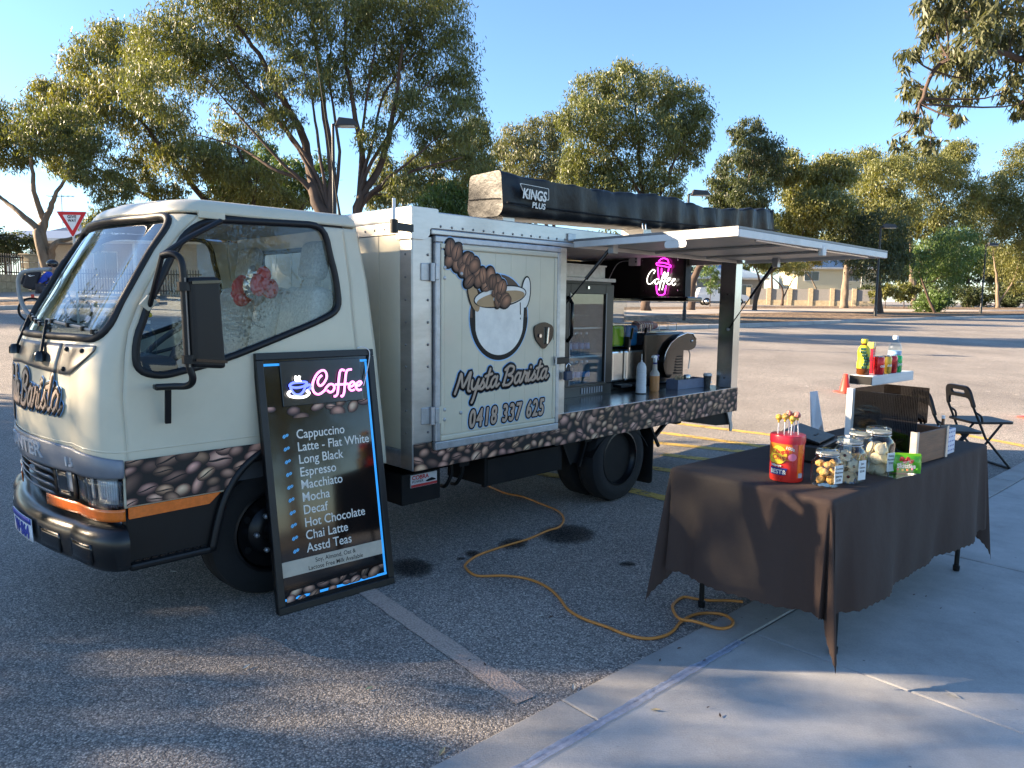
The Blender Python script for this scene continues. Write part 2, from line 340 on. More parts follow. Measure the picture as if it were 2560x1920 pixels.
def mulch_mat():
    m = bpy.data.materials.new('mulch'); m.use_nodes = True; t = m.node_tree; N, L = t.nodes, t.links; b = N['Principled BSDF']
    tc = N.new('ShaderNodeTexCoord'); P = tc.outputs['Object']
    v = N.new('ShaderNodeTexVoronoi'); v.inputs['Scale'].default_value = 9; L.new(P, v.inputs['Vector']); sp = N.new('ShaderNodeSeparateColor'); L.new(v.outputs['Color'], sp.inputs[0])
    cr = N.new('ShaderNodeValToRGB'); E = cr.color_ramp.elements; E[0].color = (.05, .03, .018, 1); E[1].color = (.36, .25, .14, 1); e = E.new(.5); e.color = (.12, .072, .04, 1); L.new(sp.outputs[0], cr.inputs[0])
    L.new(cr.outputs[0], b.inputs['Base Color']); b.inputs['Roughness'].default_value = .9
    bp = N.new('ShaderNodeBump'); bp.inputs['Distance'].default_value = .04; L.new(v.outputs['Distance'], bp.inputs['Height']); L.new(bp.outputs[0], b.inputs['Normal']); return m
def paint_mat(name, col, wear=.5, scale=9):
    """worn road paint: breaks up so that the asphalt below shows through"""
    m = bpy.data.materials.new(name); m.use_nodes = True; t = m.node_tree; N, L = t.nodes, t.links; b = N['Principled BSDF']
    tc = N.new('ShaderNodeTexCoord'); n = N.new('ShaderNodeTexNoise'); n.inputs['Scale'].default_value = scale; n.inputs['Detail'].default_value = 9; n.inputs['Roughness'].default_value = .75; L.new(tc.outputs['Object'], n.inputs['Vector'])
    v = N.new('ShaderNodeTexVoronoi'); v.inputs['Scale'].default_value = 95; L.new(tc.outputs['Object'], v.inputs['Vector'])
    cr = N.new('ShaderNodeMapRange'); cr.inputs['From Min'].default_value = wear - .05; cr.inputs['From Max'].default_value = wear + .05; L.new(n.outputs[0], cr.inputs['Value'])
    g = N.new('ShaderNodeMapRange'); g.inputs['To Min'].default_value = 1.1; g.inputs['To Max'].default_value = .55; L.new(v.outputs['Distance'], g.inputs['Value'])
    s = N.new('ShaderNodeVectorMath'); s.operation = 'SCALE'; s.inputs[0].default_value = col; L.new(g.outputs[0], s.inputs['Scale']); L.new(s.outputs[0], b.inputs['Base Color'])
    L.new(cr.outputs[0], b.inputs['Alpha']); b.inputs['Roughness'].default_value = .8
    bp = N.new('ShaderNodeBump'); bp.inputs['Strength'].default_value = .6; bp.inputs['Distance'].default_value = .006; bp.invert = True; L.new(v.outputs['Distance'], bp.inputs['Height']); L.new(bp.outputs[0], b.inputs['Normal'])
    return m
ASPH = asphalt_mat(); CONC = concrete_mat('concrete_path'); KERBM = concrete_mat('concrete_kerb', (.36, .345, .32), False); MULCH = mulch_mat()
PATHM = concrete_mat('concrete_far_path', (.42, .36, .30), False)
def steps(a, lim, s0, g):
    o = [a]; s = s0
    while o[-1] < lim: o.append(o[-1] + s); s *= g if o[-1] > 35 else 1
    return o
gx = steps(0, 700, 1.25, 1.13); gx = np.array([-x for x in gx[:0:-1]] + gx); gy = np.array([-60, -40, -25, -15, -8, -4] + [y - 0 for y in steps(0, 1200, 1.0, 1.12)])
grid_mesh('asphalt_ground', gx, gy, TzA, ASPH)
# flush kerb strip and the concrete footpath slabs, along one straight line
E0 = onz(1090, 1918); E1 = onz(1865, 1516); KD = (E1 - E0).normalized(); KN = Vector((KD.y, -KD.x, 0))
def kp(t, s, z=0.): p = E0 + KD * t + KN * s; return Vector((p.x, p.y, z))
def tpar(p): return (Vector(p) - E0).dot(KD)
SW = .19
strip = MB(); path = bpy.data.objects.new('footpath', None); COL.objects.link(path); tag(path, kind='structure')
tj = [tpar(onz(1890, 1591)), tpar(onz(2489, 1240))]; dt = (tj[1] - tj[0]) / 2
tk0 = tpar(onz(1385, 1747)); cuts = [tk0 + 1.83 * i for i in range(-4, 12)]
def slab(name, a, b, s0, s1, z1, m, parent, bev=.006):
    me = MB(); g = .003
    q = [kp(a + g, s0 + g), kp(b - g, s0 + g), kp(b - g, s1 - g), kp(a + g, s1 - g)]
    me.add([(p.x, p.y, -.06) for p in q] + [(p.x, p.y, z1) for p in q], [(3, 2, 1, 0), (4, 5, 6, 7)] + [(i, (i + 1) % 4, (i + 1) % 4 + 4, i + 4) for i in range(4)])
    return me.build(name, m, parent, bevel=bev)
for a, b in zip(cuts, cuts[1:]): slab('kerb_stone', a, b, 0, SW, .014, KERBM, path)
for i in range(-3, 8): slab('path_slab', tj[0] + i * dt, tj[0] + (i + 1) * dt, SW, 7.5, .010 + .002 * (i % 2), CONC, path, .008)
# blue chalk dust along the joint
def ribbon(name, pts, wid, m, dz=.004, zf=None, kind='structure', jag=0.):
    b = MB(); n = len(pts); zf = zf or Tz
    for i, p in enumerate(pts):
        q = pts[min(n - 1, i + 1)] - pts[max(0, i - 1)]; q.z = 0; s = Vector((q.y, -q.x, 0)).normalized()
        for sg in (-1, 1):
            c = p + s * sg * (wid / 2 + random.uniform(-jag, jag)); b.v.append((c.x, c.y, zf(c.x, c.y) + dz))
    b.f = [(2 * i, 2 * i + 1, 2 * i + 3, 2 * i + 2) for i in range(n - 1)]
    return tag(b.build(name, m), kind=kind)
chalk = mat('blue_chalk', (.36, .42, .56), .9, var=.35, scale=40, alpha=.5)
ribbon('chalk_line', [kp(t, SW + .012) for t in np.arange(-.6, 1.55, .03)], .040, chalk, 0, lambda x, y: .0172, jag=.005)
# bay line (pinkish worn white) and faded yellow hatching, thin white lines on the far bays
pink = paint_mat('bay_line_paint', (.52, .40, .32), .30, 14)
a, b = onz(925, 1484), onz(1315, 1752); ribbon('bay_line', [a.lerp(b, t) for t in np.linspace(-.12, 1, 24)], .098, pink, .004, jag=.003)
yel = paint_mat('yellow_paint', (.66, .43, .09), .43, 7)
for (p, q) in (((1640, 1052), (1990, 1095)), ((1640, 1080), (1990, 1128)), ((1600, 1103), (1960, 1140)), ((1655, 1136), (1860, 1160)), ((1560, 1160), (1800, 1195)), ((1560, 1222), (1720, 1260)), ((1330, 1182), (1500, 1204)), ((2350, 1076), (2640, 1130))):
    a, b = GT(*p), GT(*q); ribbon('yellow_line', [a.lerp(b, t) for t in np.linspace(0, 1, 16)], .14, yel, .004, jag=.006)
wht = paint_mat('white_paint', (.55, .5, .44), .52, 6)
for (p, q) in (((1990, 922), (2110, 938)), ((2010, 965), (2090, 974)), ((2410, 971), (2600, 995)), ((2380, 1014), (2600, 1044)), ((2260, 900), (2600, 934)), ((2300, 885), (2600, 912))):
    a, b = GT(*p), GT(*q); ribbon('white_line', [a.lerp(b, t) for t in np.linspace(0, 1, 12)], .07, wht, .004, jag=.004)
# oil / water stains: darker film lying on the asphalt
def disc_stain(c, q, q2, name='wet_stain'):
    c, q, q2 = onz(*c), onz(*q), onz(*q2); a = (q - c); bb = (q2 - c); b = MB(); n = 40
    pts = [c + a * math.cos(2*math.pi*i/n) * (1 + .05*math.sin(5*i)) + bb * math.sin(2*math.pi*i/n) * (1 + .04*math.cos(3*i)) for i in range(n)]
    cols = []
    for rr, d_ in ((.001, .42), (.6, .48), (.85, .62), (1., .85), (1.12, 1.)):
        for p in pts: v = c.lerp(p, rr); b.v.append((v.x, v.y, .004)); cols.append((d_, d_, d_))
    b.f = [(k * n + i, k * n + (i + 1) % n, (k + 1) * n + (i + 1) % n, (k + 1) * n + i) for k in range(4) for i in range(n)]
    return tag(b.build(name, STAIN, cols=cols), kind='structure')
STAIN = bpy.data.materials.new('wet_film'); STAIN.use_nodes = True; _t = STAIN.node_tree; _t.nodes.remove(_t.nodes['Principled BSDF'])
_a = _t.nodes.new('ShaderNodeBsdfTransparent'); _nz = _t.nodes.new('ShaderNodeAttribute'); _nz.attribute_name = 'col'
_t.links.new(_nz.outputs['Color'], _a.inputs[0]); _t.links.new(_a.outputs[0], _t.nodes['Material Output'].inputs['Surface'])
for s in (((1418, 1336), (1490, 1336), (1418, 1362)), ((1283, 1360), (1320, 1358), (1283, 1374)), ((1182, 1385), (1202, 1385), (1182, 1394)), ((1030, 1420), (1084, 1422), (1030, 1446)), ((1568, 1411), (1590, 1411), (1568, 1417)), ((1152, 1398), (1164, 1398), (1152, 1402))): disc_stain(*s)
# strips of planting, kerbs and path beyond the car park (given by their edges in the photo, laid on the ground)
def band(name, lo, hi, m, dz, n=60, rows=5, x0=None, x1=None):
    def at(L, x): return float(np.interp(x, [p[0] for p in L], [p[1] for p in L]))
    xs = np.linspace(x0 if x0 is not None else lo[0][0], x1 if x1 is not None else lo[-1][0], n); b = MB()
    for x in xs:
        A, B = GT(x, at(lo, x)), GT(x, at(hi, x))
        for r in range(rows): p = A.lerp(B, r / (rows - 1)); b.v.append((p.x, p.y, Tz(p.x, p.y) + dz))
    for i in range(n - 1):
        for r in range(rows - 1): k = i * rows + r; b.f.append((k, k + rows, k + rows + 1, k + 1))
    return tag(b.build(name, m, smooth=True), kind='structure')
def kerb_run(name, line, wid=.28, ht=.13, n=70):
    """kerb of separate stones along a photo line"""
    root = bpy.data.objects.new(name, None); COL.objects.link(root); tag(root, kind='structure')
    xs = np.linspace(line[0][0], line[-1][0], n); pts = [GT(x, float(np.interp(x, [p[0] for p in line], [p[1] for p in line]))) for x in xs]
    L = [0.]
    for a, b in zip(pts, pts[1:]): L.append(L[-1] + (b - a).length)
    def P(s): return Vector([float(np.interp(s, L, [p[k] for p in pts])) for k in range(3)])
    k = max(2, int(L[-1] / 2.4)); k = min(k, 60)
    for i in range(k):
        a, b = P(L[-1] * i / k), P(L[-1] * (i + 1) / k); dd = (b - a); dd.z = 0; ln = dd.length; dd.normalize(); s = Vector((-dd.y, dd.x, 0)); e = .012
        if s.y < 0: s = -s
        me = MB(); q = []
        for p, t in ((a + dd * e, 0), (b - dd * e, 1)):
            for off, h in ((0, -.1), (.05, ht * .85), (.11, ht), (wid, ht), (wid, -.1)): c = p + s * off; q.append((c.x, c.y, Tz(c.x, c.y) + h))
        me.add(q, [(j, j + 1, j + 6, j + 5) for j in range(4)] + [(4, 3, 2, 1, 0), (5, 6, 7, 8, 9)]); me.build('kerb_stone', KERBM, root)
    return root
RK = [(1560, 830), (1704, 823), (1852, 819), (2000, 813), (2184, 804), (2368, 798), (2620, 791)]
RM = [(1560, 798), (1704, 791), (1852, 788), (2000, 785), (2184, 783), (2330, 783), (2620, 781)]
RP = [(1560, 780), (1704, 778), (1852, 776), (2000, 775), (2184, 775), (2330, 777), (2620, 778)]
RV = [(1560, 771), (1704, 770), (1852, 769), (2000, 768), (2184, 768), (2330, 770), (2620, 772)]
kerb_run('kerb', RK); band('planting_bed', [(x, y - 3) for x, y in RK], RM, MULCH, .11); band('far_path', RM, RP, PATHM, .115); band('verge', RP, RV, MULCH, .10)
LK = [(-260, 783), (0, 775), (150, 770), (400, 764)]; LM = [(-260, 770), (0, 763), (150, 758), (400, 754)]
kerb_run('kerb', LK); band('planting_bed', [(x, y - 3) for x, y in LK], LM, MULCH, .11); kerb_run('kerb', [(x, y - 3) for x, y in LM]); band('far_path', [(x, y - 7) for x, y in LM], [(-260, 741), (0, 737), (150, 735), (400, 737)], PATHM, .12)
# ================================================================== TREES
LEAF = vcol('leaf', .48, .3); BARK = mat('bark', (.075, .050, .038), .9, var=.45, scale=6, bump=.9, bscale=14, aniso=(1, 1, .25)); PALEBARK = mat('pale_bark', (.19, .145, .105), .9, var=.4, scale=5, bump=.8, bscale=12, aniso=(1, 1, .3))
OLIVE = [(.080, .098, .036), (.120, .130, .040), (.058, .078, .034)]; GOLD = [(.155, .150, .038), (.120, .128, .038), (.080, .096, .034)]
GREEN = [(.055, .100, .026), (.078, .125, .030), (.042, .072, .024)]; DARK = [(.042, .058, .027), (.058, .074, .030), (.034, .046, .024)]; GREY = [(.110, .115, .058), (.085, .096, .048), (.13, .125, .058)]
def leaf_mesh(name, pos, tint, L, W, parent, droop=.75, pal=OLIVE):
    n = len(pos); g = rng
    d = g.normal(size=(n, 3)) * (1 - droop * .55); d[:, 2] -= droop * 1.3; d /= np.linalg.norm(d, axis=1)[:, None]
    s = np.cross(d, g.normal(size=(n, 3))); s /= np.linalg.norm(s, axis=1)[:, None] + 1e-9
    nn = np.cross(d, s); l = (L * g.uniform(.65, 1.25, n))[:, None]; wd = (W * g.uniform(.7, 1.3, n))[:, None]
    a = pos; b = pos + d * l * .4 + s * wd * .5 + nn * l * .04; c = pos + d * l + nn * l * g.uniform(-.12, .12, (n, 1)); e = pos + d * l * .4 - s * wd * .5 + nn * l * .04
    v = np.stack([a, b, c, e], 1).reshape(-1, 3).astype(np.float32); f = np.arange(4 * n, dtype=np.int32)
    me = bpy.data.meshes.new(name); me.vertices.add(4 * n); me.vertices.foreach_set('co', v.ravel()); me.loops.add(4 * n); me.loops.foreach_set('vertex_index', f)
    me.polygons.add(n); me.polygons.foreach_set('loop_start', np.arange(n, dtype=np.int32) * 4); me.polygons.foreach_set('loop_total', np.full(n, 4, np.int32)); me.update(calc_edges=True)
    P = np.array(pal); t = np.clip(tint + g.normal(size=n) * .28, 0, 1.999); k = np.floor(t).astype(int); fr = (t - k)[:, None]
    col = P[k] * (1 - fr) + P[k + 1] * fr if len(P) > 2 else P[k]
    col = np.repeat(col * g.uniform(.85, 1.5, (n, 1)), 4, 0); rgba = np.ones((4 * n, 4), np.float32); rgba[:, :3] = col
    at = me.color_attributes.new('col', 'FLOAT_COLOR', 'POINT'); at.data.foreach_set('color', rgba.ravel()); me.materials.append(LEAF)
    o = bpy.data.objects.new(name, me); COL.objects.link(o); o.parent = parent; return o
def world_tree(name, label, base, trunks, lobes, n, L, W, pal=OLIVE, bark=None, r0=.16, group=None, droop=.75, spread=.27, cat='tree', leafy_gap=.25):
    """trunks: lists of world points (first = base), lobes: (centre Vector, rx, ry, rz)"""
    root = thing(name, label, cat, base, 0, group); B = Vector(base); tb = MB(); nodes = []
    for i, t in enumerate(trunks):
        P = catmull(t, 5); m = len(P); rr = r0 * (1 if i == 0 else .72 if i < 4 else .34)
        P = [p + Vector((random.gauss(0, 1), random.gauss(0, 1), 0)) * rr * .12 for p in P]
        rad = [max(.02, rr * (1 - .82 * k / (m - 1))) * (1.25 if k == 0 and i == 0 else 1) for k in range(m)]
        tb.tube([p - B for p in P], rad, 8); nodes += [(p, rad[k]) for k, p in enumerate(P) if k > m * .3]
    tot = sum((rx * ry * rz) ** (2 / 3) for _, rx, ry, rz in lobes); PP = []; TT = []
    for c, rx, ry, rz in lobes:
        # limb from the nearest lower trunk node into the lobe
        q, rq = min(nodes, key=lambda a: (a[0] - c).length + (3 if a[0].z > c.z - .1 else 0))
        mid = q.lerp(c, .55) + Vector((random.uniform(-.1, .1), random.uniform(-.1, .1), -.06)) * (c - q).length
        br = max(.012, min(rq * .6, .04 * (c - q).length + .015)); P = catmull([q, mid, c + Vector((0, 0, rz * .2))], 4)
        tb.tube([p - B for p in P], [br * (1 - .7 * k / (len(P) - 1)) for k in range(len(P))], 6)
        k = max(6, int(1.75 * n * (rx * ry * rz) ** (2 / 3) / tot)); nt_ = max(4, k // 40)
        u = rng.normal(size=(nt_, 3)); u /= np.linalg.norm(u, axis=1)[:, None]; u *= (rng.uniform(.25, 1, nt_) ** .45)[:, None]
        tw = np.array(c) + u * np.array([rx, ry, rz]); sz = spread * (rx * ry * rz) ** (1 / 3)
        for j in range(min(nt_, 7)):
            e = Vector(tw[j]); s0 = P[-2 - (j % 3)]; m2 = s0.lerp(e, .5) + Vector((0, 0, .05 * (e - s0).length)); tb.tube([s0 - B, m2 - B, e - B], [br * .4, br * .25, br * .12], 5)
        idx = rng.integers(0, nt_, k); p = tw[idx] + np.clip(rng.normal(size=(k, 3)), -1.7, 1.7) * np.array([sz, sz, sz * .75]) * rng.uniform(.3, 1, (k, 1))
        tt = rng.uniform(.2, 1.7, nt_)[idx] * .8 + .25 * (u[idx, 2] + .3); PP.append(p - np.array(B)); TT.append(tt)
    tb.build('trunk', bark or BARK, root, smooth=True)
    leaf_mesh('crown', np.concatenate(PP), np.concatenate(TT), L * .82, W * .85, root, droop, pal); return root
def tree(name, label, D, basepx, trunks, lobes, n, L, W, base=None, **kw):
    """photo pixels at ground distance D"""
    if base is None:
        b = atY(basepx[0], basepx[1], D); b.z = Tz(b.x, D)
    else: b = Vector(base)
    def wp(x, y, j=0.): return atY(x, y, D + j)
    s = D / F_PX; T = []
    for t in trunks:
        pts = [wp(*p) for p in t]
        if kw.get('snap', True): pts = [b.copy()] + [p for p in pts if p.z > b.z + .15]
        for i in range(2, len(pts)): pts[i].y += random.uniform(-.5, .5) * min(1, i * .3)
        T.append(pts)
    kw.pop('snap', None)
    LB = []
    for (x, y, rx, ry) in lobes:
        dep = random.uniform(-1, 1) * 1.2 * max(rx, ry) * s; c = wp(x, y, dep); k = (D + dep) / D; LB.append((c, rx * s * k, (rx + ry) / 2 * s, ry * s * k))
    return world_tree(name, label, b, T, LB, n, L, W, **kw)
tree('gum_tree', 'large spreading gum tree with forked trunk towering behind the truck cab', 24, (850, 700),
     [[(840, 600), (800, 520), (775, 440), (745, 330), (700, 230), (640, 130), (590, 60)], [(825, 560), (830, 430), (815, 300), (800, 150), (780, 20)], [(880, 600), (895, 520), (905, 420), (890, 300), (870, 150), (860, 0)],
      [(893, 530), (950, 400), (990, 250), (1010, 120)], [(893, 540), (960, 460), (1040, 400), (1110, 330)], [(800, 520), (700, 400), (610, 300), (520, 200)],
      [(820, 560), (770, 420), (690, 300), (600, 200), (540, 90)], [(822, 540), (800, 380), (780, 250), (740, 100)], [(835, 540), (850, 380), (830, 200), (840, 60)], [(893, 520), (900, 350), (930, 200), (950, 60)], [(895, 500), (930, 350), (960, 220), (1060, 120)], [(900, 480), (980, 330), (1040, 250), (1100, 180)], [(800, 500), (680, 420), (580, 360), (480, 330)], [(890, 540), (1000, 440), (1080, 420), (1160, 400)], [(815, 500), (720, 330), (650, 260), (560, 130)]],
     [(420,120,95,75),(390,220,85,65),(500,60,100,80),(520,170,95,65),(620,20,100,70),(640,200,85,60),(600,300,75,50),(740,60,95,75),(760,190,80,60),(860,40,95,75),(880,190,75,60),(960,80,95,85),(1000,200,85,70),(1090,60,80,70),(1120,150,70,75),(1150,220,55,55),(1060,280,75,55),(720,300,55,40),(940,340,50,40),(1100,360,65,50),(1160,300,50,65),(1180,420,50,50),(850,-60,180,70),(620,-60,150,70),(1050,-40,120,70),(1010,470,50,35)],
     52000, .21, .042, r0=.25, pal=OLIVE)
tree('bushy_tree', 'dense green tree filling the gap behind the fork of the large gum', 36, (700, 760), [[(700, 640), (705, 560), (700, 480)], [(705, 600), (760, 520), (800, 460)], [(700, 600), (640, 520), (620, 470)]], [(640,440,55,36),(720,430,55,36),(770,475,50,36),(700,500,64,32),(600,495,46,30),(560,450,40,36),(800,430,36,40),(660,380,40,30)], 11000, .26, .06, pal=GREEN, r0=.14)
tree('gum_tree', 'drooping olive tree filling the gap right of the large gum, above the box roof', 34, (1060, 760), [[(1060, 640), (1070, 540), (1090, 430)], [(1065, 600), (1130, 500), (1190, 380)], [(1060, 600), (1000, 500), (960, 450)]], [(1060,420,52,42),(1130,380,46,46),(1190,335,38,55),(1010,470,50,36),(1205,430,40,46),(1100,480,60,36),(960,430,36,40),(950,500,46,28)], 13000, .25, .055, pal=OLIVE, r0=.13)
tree('gum_tree', 'golden green gum tree with many thin branches, left of the large forked gum', 31, (600, 700),
     [[(600, 640), (560, 560), (470, 450), (360, 320), (270, 200)], [(620, 620), (640, 520), (600, 400), (560, 300)], [(580, 620), (420, 520), (330, 470), (260, 430)], [(640, 640), (720, 560), (760, 500)]],
     [(235,160,70,60),(300,95,75,50),(200,260,80,70),(300,240,80,60),(150,330,50,55),(400,330,95,55),(480,400,95,50),(560,400,80,50),(330,430,65,45),(640,450,85,40),(420,480,50,30),(700,505,70,30),(560,495,60,30),(120,250,40,50),(380,150,60,60),(180,400,60,40)],
     30000, .26, .055, pal=GOLD, r0=.22)
tree('street_tree', 'leaning bare-limbed street tree rising beside the give way sign', 27, (150, 745),
     [[(135, 711), (104, 596), (96, 552), (92, 480), (95, 380)], [(108, 600), (55, 535), (0, 494), (-50, 440)], [(108, 600), (123, 528), (145, 480), (190, 400)], [(130, 650), (149, 610), (170, 596), (220, 570)]],
     [(40,300,70,50),(100,340,70,55),(180,310,65,50),(230,360,60,40),(20,390,55,40),(200,430,45,35),(280,470,50,50),(255,560,45,40),(300,540,45,35),(-50,340,70,60),(225,600,30,25)], 17000, .20, .045, pal=OLIVE, bark=PALEBARK, r0=.24)
tree('gum_tree', 'broad olive gum tree standing behind the black awning bag', 40, (1615, 760),
     [[(1620, 640), (1610, 480), (1600, 380), (1590, 260)], [(1615, 640), (1625, 560), (1680, 420), (1720, 330)], [(1612, 640), (1635, 560), (1560, 420), (1480, 330)]],
     [(1480,230,60,50),(1560,205,60,45),(1640,235,60,50),(1705,265,60,60),(1750,310,36,50),(1460,300,70,50),(1540,310,75,55),(1640,340,75,55),(1480,390,75,48),(1580,430,85,40),(1690,400,55,40),(1720,350,50,40),(1500,480,70,40),(1660,470,60,40),(1440,440,50,50)], 26000, .30, .07, pal=OLIVE, r0=.26)
tree('gum_tree', 'pale hazy gum tree between the big forked gum and the awning bag', 48, (1390, 780),
     [[(1390, 640), (1380, 520), (1350, 400)], [(1385, 600), (1300, 480), (1270, 400)]],
     [(1290,360,60,42),(1370,330,60,45),(1330,420,75,42),(1250,420,45,42),(1420,420,50,50),(1230,480,50,50),(1300,520,70,35),(1180,470,40,50)], 14000, .34, .085, pal=GREY, r0=.2)
tree('bushy_tree', 'low bright green bushy tree showing over the box roof beside the awning bag', 30, (1130, 780),
     [[(1130, 700), (1130, 600), (1125, 520)]], [(1120,490,55,42),(1170,500,50,45),(1080,520,45,35),(1150,555,70,40)], 7000, .2, .05, pal=GREEN, r0=.1)
tree('gum_tree', 'dark narrow gum tree standing above the raised serving hatch', 44, (1728, 770),
     [[(1733, 700), (1765, 640), (1810, 560), (1860, 480), (1890, 380)], [(1740, 690), (1790, 620), (1900, 500)]],
     [(1870,330,42,34),(1900,380,60,42),(1850,420,58,42),(1930,420,42,42),(1880,480,60,42),(1830,525,50,42),(1890,545,44,42),(1800,470,40,40),(1830,600,50,36),(1760,590,40,40)], 15000, .32, .08, pal=DARK, r0=.25)
kw = dict(pal=GOLD, group='gum trees along the far path')
tree('gum_tree', 'gum tree with low curved twin trunk beside the far path, white ute behind it', GT(1886, 780).y, (1886, 780), [[(1886, 780), (1896, 720), (1930, 675), (1985, 640), (2010, 580)], [(1888, 760), (1900, 710), (1880, 660), (1870, 620)]],
     [(2010,480,52,52),(2080,430,60,42),(2060,520,70,50),(2000,560,55,42),(1975,420,40,42),(1990,620,50,26),(1910,650,40,24)], 19000, .3, .09, **kw)
tree('gum_tree', 'gum tree with thick sunlit trunk and side limb, behind the low limestone wall', GT(2110, 773).y, (2110, 773), [[(2110, 773), (2114, 700), (2125, 620), (2140, 520)], [(2114, 700), (2160, 655), (2240, 600)]],
     [(2150,420,58,50),(2140,520,66,50),(2220,440,58,50),(2230,530,66,50),(2180,600,50,30),(2100,600,50,36)], 19000, .32, .09, r0=.36, bark=PALEBARK, **kw)
tree('gum_tree', 'tall gum tree with straight sunlit trunk between the two far lamp posts', GT(2285, 770).y, (2285, 770), [[(2285, 770), (2281, 690), (2276, 600), (2265, 500)], [(2280, 660), (2330, 560), (2370, 480)]],
     [(2280,420,58,50),(2340,440,52,58),(2310,540,66,50),(2380,420,50,50),(2420,490,42,42),(2260,560,50,40),(2380,560,50,50),(2400,380,40,32)], 22000, .34, .095, r0=.34, bark=PALEBARK, **kw)
tree('street_tree', 'dense dark green tree right behind the first far lamp post', GT(2199, 787).y, (2199, 787), [[(2199, 787), (2200, 700), (2195, 620)]], [(2130,600,64,54),(2205,585,64,60),(2180,660,66,42),(2240,640,42,42),(2110,540,50,40)], 9000, .26, .075, pal=DARK, r0=.2)
tree('street_tree', 'dark green tree with thin slanting trunk above the low bush', GT(2338, 786).y, (2338, 786), [[(2338, 786), (2312, 720), (2300, 660), (2330, 610)]], [(2330,640,54,44),(2390,615,60,50),(2360,690,50,40),(2300,660,36,36),(2430,650,36,46)], 8000, .24, .07, pal=GREEN, r0=.1)
tree('bushy_tree', 'dense leafy tree beside the second far lamp post', GT(2495, 772).y, (2495, 772), [[(2495, 772), (2492, 700), (2485, 640)], [(2495, 760), (2530, 700), (2550, 640)]], [(2480,480,52,42),(2540,460,52,52),(2470,560,58,50),(2545,560,58,50),(2510,650,58,42),(2570,640,50,50),(2440,520,36,36),(2600,540,60,90),(2560,700,40,36),(2500,520,50,40),(2550,400,44,40)], 30000, .30, .10, pal=[(.085, .105, .03), (.13, .125, .034), (.065, .085, .028)], r0=.22, bark=PALEBARK)
tree('street_tree', 'small yellow leafed tree leaning in front of the cream house', GT(2055, 764).y, (2055, 764), [[(2055, 764), (2035, 710), (2010, 670)]], [(2010,655,34,24),(1975,660,28,20),(2045,640,28,22)], 3000, .28, .08, pal=[(.20,.16,.03),(.15,.14,.03),(.10,.11,.03)], r0=.14, bark=PALEBARK)
tree('street_tree', 'small yellow tree with forked trunk by the limestone wall', GT(1958, 764).y, (1956, 764), [[(1956, 764), (1955, 720), (1925, 690)], [(1956, 750), (1975, 710), (1990, 690)]], [(1925,665,34,20),(1985,670,30,20),(1955,645,30,18)], 2600, .28, .08, pal=GOLD, r0=.16)
tree('sapling', 'staked young sapling with light leaves in front of the white ute', GT(1775, 768).y, (1775, 768), [[(1775, 760), (1776, 720), (1776, 690)]], [(1775,690,26,22),(1772,665,20,20),(1780,715,20,16)], 1500, .22, .07, pal=GREEN, r0=.05)
def bush(name, label, px, py, rx, ry, D, n, L, W, pal, cat='bush', group=None):
    c = atY(px, py, D); s = D / F_PX; g = Tz(c.x, D); b = Vector((c.x, D, g))
    lob = [(Vector((c.x + random.uniform(-.6, .6) * rx * s, D + random.uniform(-.5, .5) * rx * s, c.z + random.uniform(-.5, .4) * ry * s)), rx * s * .55, rx * s * .55, ry * s * .6) for _ in range(6)]
    return world_tree(name, label, b, [[b, b.lerp(c, .6), c]], lob, n, L, W, pal=pal, r0=.05, cat=cat, group=group, droop=.2)
bush('shrub', 'low leafy green bush at the foot of the slanting dark tree', 2325, 750, 58, 34, GT(2325, 784).y, 3500, .2, .08, GREEN)
bush('shrub', 'round yellow-brown shrub beyond the far path', 2215, 732, 34, 26, 62, 1800, .3, .1, GOLD)
bush('shrub', 'round yellow-brown shrub beyond the far path', 2262, 730, 34, 24, 64, 1800, .3, .1, GOLD)
bpy.data.objects['shrub.001']['label'] = 'round yellow-brown shrub nearer the first far lamp post'; bpy.data.objects['shrub.002']['label'] = 'round yellow-brown shrub beside the tall straight gum trunk'
bush('shrub', 'big dark shrub behind the picket fence on the limestone wall', 10, 610, 70, 60, 35, 6000, .2, .07, DARK)
for _i, (_x, _y, _rx, _ry, _D) in enumerate(((2350, 735, 46, 34, 82), (2420, 738, 46, 32, 84), (2490, 740, 50, 32, 82), (2560, 742, 50, 34, 80), (2620, 742, 50, 34, 82), (2170, 735, 30, 24, 84))):
    bush('hedge_bush', 'dark green hedge bush ' + ['between the low leafy bush and the second far lamp post', 'behind the second far lamp post', 'behind the trunk of the dense leafy tree', 'under the dense leafy tree, further along the hedge', 'at the far end of the hedge', 'behind the thin grey street pole'][_i], _x, _y, _rx, _ry, _D, 2600, .35, .16, DARK)
